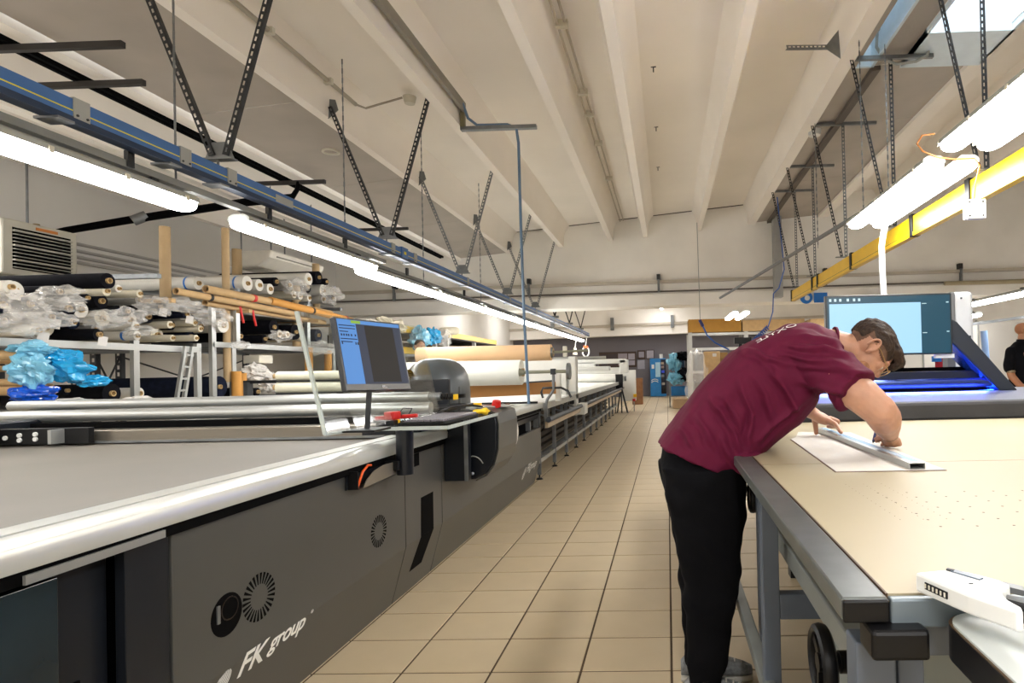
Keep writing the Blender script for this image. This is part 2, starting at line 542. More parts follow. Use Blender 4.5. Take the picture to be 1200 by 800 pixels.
# ------------------------------------------------------------------ left: conveyor cutting machine
FX = -1.53
KZ = 0.344
def face_profile(top, t=0.03, bottom=0.015):
    return [(FX, top), (FX, KZ), (FX - 0.09, bottom), (FX - 0.09 - t, bottom), (FX - t, KZ), (FX - t, top)]
def vent(parent, y, z, ro, ri, n=26):
    b = MB()
    for i in range(n):
        a = 2 * PI * i / n
        da = PI / n * 0.55
        pts = []
        for r, s in ((ri, -0.6), (ro, -1), (ro, 1), (ri, 0.6)):
            pts.append((y + r * math.cos(a + s * da), z + r * math.sin(a + s * da)))
        b.prism(pts, 'x', FX - 0.01, FX + 0.0008)
    return b.build('vent_slots', BLACKM, parent)
def globe(parent, y, z, r, m):
    b = MB()
    n = 9
    for k in range(n):
        # curved meridian stripes, thicker toward one side
        c0 = -0.92 + 1.84 * k / n
        c1 = c0 + 1.84 / n * 0.62
        L, Rr = [], []
        for j in range(11):
            t = -1 + 2 * j / 10
            w = math.sqrt(max(0, 1 - t * t))
            L.append((c0 * w, t)); Rr.append((c1 * w, t))
        for j in range(10):
            q = [L[j], Rr[j], Rr[j + 1], L[j + 1]]
            vs = []
            for (a, c) in q:
                zz = z + r * (c * 0.94 + a * 0.2)
                yy = y + r * (a * 0.9 + c * 0.25)
                xx = (FX if zz >= KZ else FX - (KZ - zz) * 0.273) + 0.0012
                vs.append((xx, yy, zz))
            b.add(vs, [(0, 1, 2, 3)])
    return b.build('globe_emblem', m, parent, fix=False)
def build_cutter():
    t = thing('cutting_machine', 'long charcoal conveyor cutting machine with silver rail along the left of the aisle', 'machine', (-2.9, 3.0, 0))
    pr = lambda prof, y0, y1, name, m: MB().prism(prof, 'y', y0, y1).build(name, m, t, bev=0.002)
    pr(face_profile(0.855), -0.6, 1.435, 'gloss_panel', TEAL_GLOSS)
    pr([(x - 0.05, z) for x, z in face_profile(0.87)], 1.45, 1.612, 'recessed_panel', CHAR_DK)
    MB().box(FX - 0.055, FX - 0.044, 1.47, 1.53, 0.18, 0.55).build('dark_slot', BLACKM, t)
    pr([(x - 0.004, z) for x, z in face_profile(0.875)], 1.62, 1.765, 'dark_panel', CHAR_DK)
    big = pr(face_profile(0.878), 1.772, 3.368, 'front_panel', CHAR)
    nar = pr(face_profile(0.885), 3.376, 3.918, 'front_panel', CHAR)
    far = pr(face_profile(0.675), 3.926, 7.03, 'front_panel', CHAR)
    pr([(FX, 0.89), (FX, 0.675), (FX - 0.03, 0.675), (FX - 0.03, 0.89)], 3.926, 4.95, 'upper_panel', CHAR)
    vent(big, 2.153, 0.529, 0.087, 0.046)
    vent(big, 3.058, 0.523, 0.083, 0.046)
    # round finger hole with its steel latch
    b = MB()
    b.prism([(1.992 + 0.072 * math.cos(q * PI / 16), 0.531 + 0.072 * math.sin(q * PI / 16)) for q in range(32)], 'x', FX - 0.01, FX + 0.0006)
    h = b.build('round_opening', BLACKM, big)
    b = MB(); b.ring((FX + 0.001, 2.005, 0.548), (FX + 0.0025, 2.005, 0.548), 0.040, 0.036, 20); b.build('lock_ring', mat('dark_bronze', '#2a211c', 0.4, 0.6), h, smooth=True)
    MB().box(FX - 0.002, FX + 0.006, 1.945, 1.957, 0.515, 0.575).build('latch', STEEL, h, bev=0.001)
    # dark slots in the narrow panel
    b = MB()
    b.add([(FX + .0008, 3.585, .582), (FX + .0008, 3.775, .582), (FX + .0008, 3.772, .344), (FX + .0008, 3.575, .344)], [(0, 1, 2, 3)])
    lo = lambda y, z: (FX - (KZ - z) * 0.273 + .0009, y, z)
    b.add([lo(3.575, .344), lo(3.772, .344), lo(3.70, .15), lo(3.52, .15)], [(0, 1, 2, 3)])
    b.build('dark_slot', BLACKM, nar, fix=False)
    MB().box(FX - 0.005, FX + 0.0008, 3.476, 3.572, 0.785, 0.862).build('dark_slot', BLACKM, nar)
    # lettering
    wt = mat('white_print', '#e9e9e6', 0.5)
    up = Vector((0.263, 0, 0.965)); rt = Vector((0, 1, 0)); nn = rt.cross(up)
    def face_mtx(y, z):
        x = FX - (KZ - z) * 0.273 + 0.0015
        m = Matrix((rt, up, nn)).transposed().to_4x4()
        m.translation = (x, y, z)
        return m
    text_mesh('FK', 0.118, wt, 'lettering', big, face_mtx(2.050, 0.280), shear=0.25, bold=0.0022)
    text_mesh('group', 0.096, wt, 'lettering', big, face_mtx(2.212, 0.297), shear=0.2, spacing=0.95, bold=0.0014)
    text_mesh('®', 0.022, wt, 'lettering', big, face_mtx(2.462, 0.338))
    globe(big, 1.975, 0.295, 0.05, wt)
    text_mesh('FKgroup', 0.135, wt, 'lettering', far, face_mtx(6.36, 0.245), shear=0.25)
    globe(far, 6.27, 0.255, 0.07, wt)
    # aluminium edge rail
    prof = [(-1.50, 0.905), (-1.497, 0.945), (-1.505, 0.962), (-1.53, 0.972), (-1.60, 0.972), (-1.60, 0.966), (-1.61, 0.966), (-1.61, 0.974),
            (-1.70, 0.972), (-1.735, 0.962), (-1.735, 0.90)]
    MB().prism(prof, 'y', -0.8, 7.03).build('edge_rail', ALU_Y, t, smooth=True)
    MB().box(-1.62, -1.515, -0.8, 7.0, 0.868, 0.905).build('shadow_gap', BLACKM, t)
    # long silver lever under the rail, at the near end
    b = MB(); b.bar((-1.498, 1.33, 0.883), (-1.498, 1.71, 0.886), 0.008, 0.022); b.build('lever', ALU, t)
    MB().cyl((-1.62, 1.335, 0.972), (-1.62, 1.335, 0.995), 0.035, n=18).build('knob', BLACK, t, smooth=True)
    # belt and body
    MB().box(-4.3, -1.735, -0.8, 7.0, 0.86, 0.948).build('conveyor_belt', BELT, t)
    MB().box(-4.2, FX - 0.12, -0.7, 6.9, 0.03, 0.85).build('body', BLACKM, t)
    MB().box(-4.42, -4.28, -0.8, 7.0, 0.80, 0.985).build('far_edge_rail', ALU_Y, t, bev=0.01)
    # open frame under the far part of the rail
    MB().box(FX - 0.06, FX - 0.03, 4.95, 7.03, 0.78, 0.868).build('dark_rail', CHAR_DK, t)
    MB().box(FX - 0.05, FX - 0.02, 4.95, 7.03, 0.83, 0.845).build('rail_groove', BLACKM, t)
    for y in (5.4, 6.0, 6.6, 6.98):
        MB().box(FX - 0.08, FX - 0.03, y, y + 0.05, 0.67, 0.80).build('post', STEEL, t)
    # drive cover that bulges out of the front
    prof = [(FX + .005, 1.07), (-1.30, 1.085), (-1.215, 1.045), (-1.20, 0.98), (-1.205, 0.80), (-1.235, 0.70), (-1.29, 0.63), (-1.36, 0.595), (FX + .005, 0.58)]
    cv = MB().prism(prof, 'y', 4.1, 4.62).build('drive_cover', CHAR_DK, t, bev=0.012)
    b = MB()
    b.prism([(-1.30, 1.087), (-1.213, 1.047), (-1.196, 0.98), (-1.201, 0.80), (-1.232, 0.70), (-1.287, 0.627), (-1.36, 0.590), (-1.36, 0.58), (-1.28, 0.617), (-1.225, 0.69), (-1.194, 0.80), (-1.189, 0.98), (-1.206, 1.054), (-1.30, 1.097)], 'y', 4.11, 4.61)
    b.build('front_skin', CHAR, cv)
    b = MB(); b.tube([(-1.46 + 0.09 * (1 - math.cos(q)), 4.085, 0.62 + 0.14 * math.sin(q)) for q in [PI * k / 14 for k in range(0, 12)]], 0.004, 6)
    b.build('cable', GREY_PL, cv, smooth=True)
    b = MB(); b.cyl((-1.42, 4.08, 0.63), (-1.36, 4.05, 0.645), 0.012, n=10); b.build('plug', STEEL, cv, smooth=True)
    pts = [(5.28 + 0.19 * math.cos(q), 0.79 + 0.13 * math.sin(q)) for q in [-PI / 2 + PI * k / 14 for k in range(15)]]
    MB().prism([(5.26, 0.65)] + pts + [(5.26, 0.93)], 'x', -1.44, -1.40).build('white_disc', WHITE_PL, t)
    b = MB(); b.cyl((-1.40, 4.30, 1.085), (-1.40, 4.30, 1.12), 0.03, n=14); b.build('stop_base', YELLOW, cv, smooth=True)
    b = MB(); b.cyl((-1.27, 4.33, 1.09), (-1.262, 4.32, 1.13), 0.034, 0.03, n=18); b.build('stop_button', RED, cv, smooth=True)
    MB().bar((-1.40, 4.15, 1.092), (-1.22, 4.5, 1.085), 0.1, 0.012).build('control_strip', GREY_PL, cv)
    return t
CUTTER = build_cutter()

def build_pocket():
    t = thing('steel_pocket', 'small open steel pocket holding an orange tool on the machine front', 'holder', (-1.49, 2.95, 0.79))
    MB().box(FX + 0.002, FX + 0.008, 2.74, 3.13, 0.80, 0.90).build('back_plate', CHAR_DK, t)
    MB().box(FX + 0.008, -1.475, 2.755, 2.76, 0.80, 0.885).build('side_plate', BLACK, t)
    pts = [(2.79, 0.80), (3.13, 0.81), (3.14, 0.855), (3.10, 0.875), (3.0, 0.878), (2.9, 0.865), (2.83, 0.835)]
    MB().prism(pts, 'x', -1.472, -1.468).build('front_plate', mat('warm_steel', '#8a8378', 0.35, 0.6), t)
    MB().box(FX + 0.008, -1.47, 2.76, 3.13, 0.80, 0.804).build('base_plate', CHAR_DK, t)
    k = tag(MB().tube([(-1.50, 2.80, 0.806), (-1.50, 2.85, 0.87), (-1.50, 2.90, 0.893), (-1.50, 2.93, 0.888)], 0.006, 8).build('cutter_handle', ORANGE, smooth=True),
            'orange tool handle sticking out of the steel pocket', 'tool')
build_pocket()

# ------------------------------------------------------------------ gantry that spans the belt
def build_gantry():
    t = thing('cutting_gantry', 'cutting gantry with two pale tubes and rounded grey head across the belt', 'gantry', (-2.9, 3.8, 0.95))
    MB().cyl((-4.49, 3.92, 1.185), (-1.60, 3.92, 1.187), 0.034, n=20).build('cross_tube', ALU, t, smooth=True)
    MB().cyl((-1.60, 3.92, 1.187), (-1.52, 3.92, 1.187), 0.028, n=16).build('tube_end', STEEL, t, smooth=True)
    b = MB()
    for k in range(5):
        b.cyl((-1.515 + k * 0.016, 3.92, 1.187), (-1.507 + k * 0.016, 3.92, 1.187), 0.022 - 0.002 * (k % 2), n=14)
    b.build('threaded_end', BLACK, t, smooth=True)
    MB().box(-1.432, -1.412, 3.90, 3.94, 1.165, 1.200).build('marker_block', YELLOW, t)
    MB().cyl((-4.52, 3.82, 1.115), (-1.55, 3.82, 1.118), 0.040, n=20).build('cross_tube', ALU, t, smooth=True)
    MB().box(-4.35, -1.75, 3.60, 3.72, 0.962, 1.035).build('lower_beam', mat('bronzed_aluminium', '#8a8378', 0.3, 0.7, stretch=(0.4, 20, 20)), t, bev=0.006)
    MB().box(-4.35, -1.75, 3.73, 3.80, 0.955, 1.075).build('rear_beam', BLACKM, t)
    MB().box(-4.35, -1.75, 3.585, 3.60, 0.955, 0.968).build('lip', STEEL, t)
    # near-end carriage on the silver rail
    MB().box(-1.76, -1.56, 3.68, 4.25, 0.974, 1.08).build('carriage', CHAR_DK, t, bev=0.01)
    MB().box(-1.74, -1.50, 3.95, 4.5, 1.08, 1.11).build('carriage_top', BLACK, t, bev=0.006)
    MB().box(-4.40, -4.15, 3.30, 4.0, 0.985, 1.10).build('carriage', CHAR_DK, t, bev=0.01)
    pl = MB().box(-4.15, -3.55, 3.52, 3.56, 0.962, 1.06).build('control_plate', BLACK, t, bev=0.004)
    for k, (x, z) in enumerate(((-4.07, 1.005), (-3.98, 1.02), (-3.98, 0.99), (-3.88, 1.025), (-3.88, 0.995))):
        MB().cyl((x, 3.52, z), (x, 3.512, z), 0.014, n=12).build('dial', WHITE_PL, pl, smooth=True)
    MB().box(-3.72, -3.70, 3.44, 3.52, 0.97, 1.055).build('bracket', ALU, pl)
    # rounded head
    p = 3.0
    fn = lambda d: 1 / (abs(d.x) ** p + abs(d.y) ** p + abs(d.z) ** p) ** (1 / p)
    b = MB(); b.ball((-1.865, 4.75, 1.12), 0.205, 0.36, 0.345, 28, 18, fn)
    hd = b.build('head_cover', mat('graphite_plastic', '#4f565b', 0.3, 0.15, var=0.08), t, smooth=True)
    MB().box(-2.06, -1.64, 4.38, 4.42, 1.08, 1.30).build('head_skirt', CHAR_DK, hd, bev=0.01)
    b = MB()
    for k in range(14):
        a = 2 * PI * k / 14
        cx, cz = -1.975, 1.335
        pts = [(cx + r * math.cos(a + s * 0.13), cz + r * math.sin(a + s * 0.13)) for r, s in ((0.022, -.6), (0.042, -1), (0.042, 1), (0.022, .6))]
        b.prism(pts, 'y', 4.405, 4.50)
    b.build('vent_slots', BLACKM, hd)
    b = MB(); b.bar((-1.62, 4.55, 1.0), (-1.62, 4.55, 1.235), 0.018, 0.018); b.build('sensor_post', STEEL, t)
    MB().box(-1.645, -1.58, 4.53, 4.57, 1.15, 1.18).build('sensor_block', BLACK, t, bev=0.003)
    MB().box(-1.72, -1.69, 4.50, 4.53, 1.15, 1.18).build('blue_plug', BLUE_PL, t, bev=0.003)
build_gantry()

# ------------------------------------------------------------------ operator console beside the belt
SH_Z = 1.06
def build_console():
    t = thing('console_stand', 'clear acrylic console shelf with upright sheet on a dark post', 'stand', (-1.44, 3.2, 0.78))
    MB().box(-1.66, -1.185, 3.13, 4.06, SH_Z - 0.018, SH_Z).build('shelf', ACRYLIC, t, bev=0.003)
    ed = mat('acrylic_edge', '#c9d3d0', 0.12, spec=0.8, alpha=0.75, bump=0.3, bscale=40)
    MB().box(-1.66, -1.183, 3.126, 3.131, SH_Z - 0.019, SH_Z + 0.001).build('shelf_edge', ed, t)
    MB().box(-1.185, -1.180, 3.126, 4.06, SH_Z - 0.019, SH_Z + 0.001).build('shelf_edge', ed, t)
    # upright sheet, leaning back behind the screen
    a, bb = Vector((-1.60, 2.70, 1.07)), Vector((-1.70, 2.66, 1.64))
    c, d = Vector((-1.46, 3.72, 1.07)), Vector((-1.57, 3.70, 1.64))
    nrm = (c - a).cross(bb - a).normalized() * 0.012
    vs = [a, c, d, bb, a + nrm, c + nrm, d + nrm, bb + nrm]
    MB().add(vs, [(0, 1, 2, 3), (7, 6, 5, 4), (0, 4, 5, 1), (1, 5, 6, 2), (2, 6, 7, 3), (3, 7, 4, 0)]).build('upright_sheet', ACRYLIC, t)
    MB().bar(a + nrm / 2, bb + nrm / 2, 0.014, 0.016, (0, 1, 0)).build('sheet_edge', ed, t)
    MB().bar(a + nrm / 2, Vector((-1.64, 3.13, 1.052)), 0.014, 0.014).build('sheet_foot', ed, t)
    MB().cyl((-1.435, 3.17, 0.80), (-1.435, 3.17, SH_Z - 0.018), 0.045, n=24).build('post', CHAR_DK, t, smooth=True)
    MB().box(-1.53, -1.44, 3.10, 3.16, 0.83, 0.88).build('post_bracket', BLACK, t, bev=0.004)
    MB().box(-1.66, -1.45, 3.15, 3.23, SH_Z - 0.045, SH_Z - 0.018).build('shelf_bracket', CHAR_DK, t, bev=0.003)
    MB().box(-1.525, -1.36, 3.96, 4.02, 0.61, SH_Z - 0.018).build('support_plate', CHAR_DK, t, bev=0.004)
    MB().box(-1.385, -1.36, 3.952, 3.96, 0.61, SH_Z - 0.018).build('plate_edge', STEEL, t)
build_console()

def screen_mat(name, fn):
    m = bpy.data.materials.new(name); m.use_nodes = True
    return m
def quad_on(b, o, ux, uz, u0, u1, v0, v1, n, off):
    """rectangle on a tilted plane (origin o, axes ux, uz), lifted by off along n"""
    b.add([o + ux * u + uz * v + n * off for u, v in ((u0, v0), (u1, v0), (u1, v1), (u0, v1))], [(0, 1, 2, 3)])
def emis(name, color, s=1.0):
    return mat(name, '#060606', 0.55, emit=color, estr=s, spec=0.15)
def build_monitor():
    BL, BR = Vector((-1.503, 2.72, 1.269)), Vector((-1.363, 3.10, 1.261))
    TL, TR = Vector((-1.598, 2.72, 1.623)), Vector((-1.441, 3.10, 1.613))
    ux = (BR - BL); W = ux.length; ux.normalize()
    uz = ((TL - BL) + (TR - BR)) / 2; Hh = uz.length; uz.normalize()
    n = ux.cross(uz).normalized()
    uz = n.cross(ux).normalized()
    TL, TR = BL + uz * Hh, BR + uz * Hh
    t = thing('monitor', 'black desktop monitor with blue sidebar screen on the acrylic console', 'monitor', tuple((BL + BR) / 2 - Vector((0, 0, 0.2))))
    b = MB()
    vs = [BL, BR, TR, TL]
    b.add([p for p in vs] + [p - n * 0.03 for p in vs], [(0, 1, 2, 3), (7, 6, 5, 4), (0, 4, 5, 1), (1, 5, 6, 2), (2, 6, 7, 3), (3, 7, 4, 0)])
    b.build('bezel', mat('monitor_black', '#1b1c22', 0.35), t, bev=0.003)
    def area(name, u0, u1, v0, v1, m, off):
        b = MB(); quad_on(b, BL, ux, uz, u0 * W, u1 * W, v0 * Hh, v1 * Hh, n, off)
        return b.build(name, m, t, fix=False)
    sc = area('screen', 0.025, 0.975, 0.09, 0.975, emis('screen_grey', '#3c4150', 0.5), 0.0012)
    def part(u0, u1, v0, v1, m, off):
        b = MB(); quad_on(b, BL, ux, uz, u0 * W, u1 * W, v0 * Hh, v1 * Hh, n, off)
        return b.build('screen_area', m, sc, fix=False)
    bl = emis('screen_blue', '#5b8fd0', 0.5)
    part(0.025, 0.285, 0.09, 0.975, bl, 0.002)
    part(0.285, 0.975, 0.925, 0.975, bl, 0.002)
    part(0.41, 0.86, 0.115, 0.915, emis('screen_dark', '#2b2724', 0.5), 0.002)
    part(0.22, 0.36, 0.93, 0.97, emis('screen_green', '#8fb43a', 0.5), 0.0028)
    dk = emis('screen_text_dark', '#1d2b44', 0.5)
    for v, u1 in ((0.885, 0.27), (0.845, 0.265), (0.80, 0.16), (0.70, 0.275), (0.66, 0.2)):
        part(0.04, u1, v, v + 0.013, dk, 0.0028)
    for u in (0.05, 0.085, 0.12, 0.15, 0.19, 0.245):
        part(u, u + 0.02, 0.745, 0.775, dk, 0.0028)
    for u in (0.045, 0.235, 0.265):
        part(u, u + 0.018, 0.63, 0.665, dk, 0.0028)
    wh = mat('grey_print', '#b9bbbf', 0.5)
    mt = Matrix((ux, uz, n)).transposed().to_4x4()
    mt.translation = BL + ux * (0.53 * W) + uz * (0.035 * Hh) + n * 0.002
    text_mesh('DELL', 0.014, wh, 'lettering', t, mt, extrude=0.0002)
    cc = (BL + BR) / 2 + uz * 0.1 - n * 0.05
    MB().bar(cc, (cc.x - 0.02, cc.y, SH_Z + 0.012), 0.022, 0.012, (0, 1, 0)).build('neck', DARK_STEEL, t)
    MB().box(cc.x - 0.1, cc.x + 0.06, cc.y - 0.09, cc.y + 0.09, SH_Z, SH_Z + 0.012).build('foot', BLACK, t, bev=0.003)
build_monitor()

def build_console_items():
    k = thing('keyboard', 'dark computer keyboard with grey keys on the acrylic console', 'keyboard', (-1.30, 3.45, SH_Z))
    o = Vector((-1.40, 3.20, SH_Z + 0.008)); rx = Vector((0.0, 1, 0)); ry = Vector((-1, 0, 0))
    MB().box(-1.46, -1.225, 3.19, 3.78, SH_Z + 0.001, SH_Z + 0.02).build('body', BLACK, k, bev=0.004)
    b = MB()
    for r in range(6):
        for c in range(17):
            x = -1.45 + r * 0.037; y = 3.205 + c * 0.0335
            b.box(x, x + 0.029, y, y + 0.026, SH_Z + 0.02, SH_Z + 0.030)
    kk = b.build('keys', mat('grey_key', '#77727a', 0.5), k)
    kk['kind'] = 'stuff'
    s = thing('tape_stamp', 'red and black hand tool lying at the near end of the console', 'tool', (-1.55, 3.22, SH_Z))
    MB().box(-1.60, -1.50, 3.18, 3.24, SH_Z + 0.001, SH_Z + 0.03).build('body', BLACK, s, bev=0.005)
    b = MB(); b.bar((-1.66, 3.30, SH_Z + 0.035), (-1.43, 3.33, SH_Z + 0.045), 0.03, 0.022); b.build('handle', RED, s, bev=0.006)
    MB().box(-1.575, -1.51, 3.22, 3.30, SH_Z + 0.03, SH_Z + 0.075).build('grip', RED, s, bev=0.008)
    MB().box(-1.52, -1.50, 3.235, 3.26, SH_Z + 0.012, SH_Z + 0.03).build('tip', YELLOW, s)
    g = tag(MB().ball((-1.25, 3.95, SH_Z + 0.02), 0.055, 0.09, 0.02, 16, 8, lambda d: 1 + 0.25 * math.sin(5 * d.x + 3 * d.y)).build('work_gloves', mat('yellow_cloth', '#e8c21a', 0.8, bump=0.4, bscale=30), smooth=True),
            'crumpled yellow glove at the far end of the console', 'glove')
    m_ = tag(MB().tube([(-1.44, 3.55, SH_Z + 0.012), (-1.47, 3.65, SH_Z + 0.02), (-1.42, 3.78, SH_Z + 0.06), (-1.36, 3.9, SH_Z + 0.07), (-1.30, 4.03, SH_Z + 0.05), (-1.32, 4.15, 1.10)], 0.008, 8).build('console_cable', BLACK, smooth=True),
            'black cable looping behind the keyboard', 'cable')
    c2 = tag(MB().tube([(-1.52, 3.30, SH_Z + 0.006), (-1.50, 3.36, 1.10), (-1.47, 3.35, 1.145), (-1.50, 3.30, 1.15), (-1.52, 3.29, 1.12), (-1.48, 3.36, 1.08), (-1.42, 3.5, SH_Z + 0.03)], 0.003, 6).build('looped_cable', BLACK, smooth=True),
            'thin black cable loop under the small monitor', 'cable')
    b = MB(); b.box(-1.62, -1.5, 3.36, 3.52, SH_Z + 0.001, SH_Z + 0.02)
    tag(b.build('barcode_scanner', BLACK, bev=0.006), 'small black flat box behind the red tool on the console', 'device')
build_console_items()
# ------------------------------------------------------------------ spreading table beyond the cutter
def build_spread_table():
    t = thing('spreading_table', 'long white spreading table on steel legs running down the aisle', 'table', (-2.8, 13.0, 0))
    MB().box(-4.2, -1.56, 7.12, 19.4, 0.90, 0.955).build('table_top', WHITE_MT, t, bev=0.006)
    MB().box(-1.565, -1.50, 7.06, 19.4, 0.872, 0.962).build('side_rail', ALU_Y, t, bev=0.008)
    n = 12
    for k in range(n):
        y = 7.30 + k * 0.985
        lg = MB().box(-1.64, -1.595, y - 0.022, y + 0.022, 0.06, 0.90).build('leg', STEEL, t)
        b = MB(); b.cyl((-1.617, y, 0.0), (-1.617, y, 0.018), 0.045, 0.03, 14); b.cyl((-1.617, y, 0.018), (-1.617, y, 0.07), 0.01, n=8)
        b.build('foot', BLACK, lg, smooth=True)
        if k % 3 == 0:
            lg = MB().box(-4.1, -4.05, y - 0.022, y + 0.022, 0.0, 0.90).build('leg', STEEL, t)
        MB().box(-1.61, -1.57, y + 0.45, y + 0.48, 0.60, 0.90).build('hanger_strut', STEEL, t)
    MB().box(-1.645, -1.60, 7.25, 19.2, 0.20, 0.25).build('stretcher', ALU, t)
    MB().box(-1.75, -1.70, 7.25, 19.2, 0.20, 0.245).build('stretcher', STEEL, t)
    MB().cyl((-1.42, 6.95, 0.765), (-1.42, 19.0, 0.755), 0.032, n=14).build('bumper_tube', mat('dark_grey_rubber', '#3c4148', 0.5), t, smooth=True)
    MB().box(-1.47, -1.435, 7.0, 19.0, 0.665, 0.735).build('edge_board', mat('beige_board', '#b5a48c', 0.6), t)
    for k in range(12):
        y = 7.35 + k * 0.985
        MB().bar((-1.60, y, 0.80), (-1.44, y, 0.75), 0.03, 0.02).build('bracket', STEEL, t)
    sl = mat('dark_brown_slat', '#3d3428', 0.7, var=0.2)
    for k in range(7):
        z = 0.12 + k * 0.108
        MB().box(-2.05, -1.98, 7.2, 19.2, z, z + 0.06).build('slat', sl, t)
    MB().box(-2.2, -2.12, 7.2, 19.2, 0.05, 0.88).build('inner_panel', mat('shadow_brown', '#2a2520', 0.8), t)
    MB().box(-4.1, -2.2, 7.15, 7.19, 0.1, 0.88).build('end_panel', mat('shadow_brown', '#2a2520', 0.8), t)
build_spread_table()

# grey upright with a curved arm at the start of the table
def build_arm():
    t = thing('shaft_support', 'grey steel arm post with hooked end holding the roll shaft', 'bracket', (-1.48, 7.05, 0.5))
    MB().box(-1.49, -1.45, 7.03, 7.08, 0.66, 0.96).build('lower_post', STEEL, t)
    b = MB(); b.tube([(-1.47, 7.05, 0.92), (-1.45, 7.05, 1.0), (-1.40, 7.05, 1.07), (-1.37, 7.05, 1.12), (-1.37, 7.05, 1.32)], 0.018, 8); b.build('post', STEEL, t, smooth=True)
    b = MB(); b.tube([(-1.50, 7.05, 1.02), (-1.52, 7.05, 1.09), (-1.50, 7.05, 1.14), (-1.28, 7.05, 1.14), (-1.20, 7.05, 1.10), (-1.16, 7.05, 1.02)], 0.014, 8); b.build('hook', DARK_STEEL, t, smooth=True)
    MB().box(-1.40, -1.34, 7.02, 7.08, 1.30, 1.37).build('bearing', DARK_STEEL, t, bev=0.005)
    MB().cyl((-1.78, 7.05, 1.335), (-1.16, 7.05, 1.335), 0.02, n=12).build('shaft', mat('olive_shaft', '#8d8e7c', 0.4, 0.5), t, smooth=True)
    MB().cyl((-1.20, 7.05, 1.335), (-1.165, 7.05, 1.335), 0.10, n=24).build('hand_wheel', STEEL, t, smooth=True)
    MB().cyl((-1.78, 7.05, 1.335), (-1.72, 7.05, 1.335), 0.05, 0.03, n=14).build('cone', mat('olive_shaft', '#8d8e7c', 0.4, 0.5), t, smooth=True)
build_arm()

def paper_roll(name, label, cat, x0, x1, y, z, r, m, core=0.05):
    t = thing(name, label, cat, ((x0 + x1) / 2, y, z - r))
    MB().ring((x0, y, z), (x1, y, z), r, core, 32).build('wound_sheet', m, t, smooth=True)
    MB().ring((x0 - 0.02, y, z), (x1 + 0.03, y, z), core, core - 0.012, 18).build('core', CARD_CORE, t, smooth=True)
    return t
paper_roll('kraft_paper_roll', 'big pale kraft paper roll on the upper shaft of the machine', 'paper roll', -3.25, -1.50, 7.62, 1.585, 0.105, KRAFT)
paper_roll('white_film_roll', 'big white roll hanging below the kraft roll above the table', 'roll', -3.4, -1.80, 7.25, 1.335, 0.155, mat('white_film', '#e9ebe2', 0.35, var=0.03))
def build_cradle():
    t = thing('roll_cradle', 'white steel frame carrying the kraft and white rolls', 'frame', (-2.5, 7.5, 0.95))
    for x in (-3.5, -1.42):
        MB().box(x - 0.03, x + 0.03, 7.56, 7.68, 0.955, 1.66 if x < -2 else 1.30).build('post', WHITE_MT, t)
    MB().cyl((-1.50, 7.62, 1.585), (-1.02, 7.62, 1.60), 0.016, n=10).build('shaft', mat('olive_shaft', '#8d8e7c', 0.4, 0.5), t, smooth=True)
    MB().cyl((-3.5, 7.62, 1.585), (-3.25, 7.62, 1.585), 0.016, n=10).build('shaft', STEEL, t, smooth=True)
    MB().cyl((-3.5, 7.25, 1.335), (-1.80, 7.25, 1.335), 0.03, n=10).build('shaft', STEEL, t, smooth=True)
    MB().box(-3.55, -3.45, 7.2, 7.7, 1.30, 1.37).build('side_arm', WHITE_MT, t)
    b = MB(); b.cyl((-1.52, 7.62, 1.585), (-1.475, 7.62, 1.585), 0.085, 0.06, 18); b.build('flange', STEEL, t, smooth=True)
build_cradle()
tag(MB().bar((-3.3, 7.45, 1.08), (-1.42, 7.45, 1.13), 0.02, 0.15).build('kraft_sheet', mat('brown_kraft', '#a8763f', 0.7)), 'brown board standing behind the big white roll', 'board')
def shaft_item(name, label, cat, y, z, x0, x1, r, m):
    return tag(MB().cyl((x0, y, z), (x1, y, z), r, n=12).build(name, m, smooth=True), label, cat)
shaft_item('black_bar', 'thin black bar lying across the start of the white table', 'bar', 6.75, 0.985, -2.9, -1.50, 0.012, BLACK)
tag(MB().cyl((-2.05, 6.2, 0.975), (-1.75, 6.45, 0.975), 0.022, n=12).build('short_tube', mat('brown_tube', '#6a3a1e', 0.5), smooth=True), 'short brown tube lying on the table edge past the controls', 'tube')

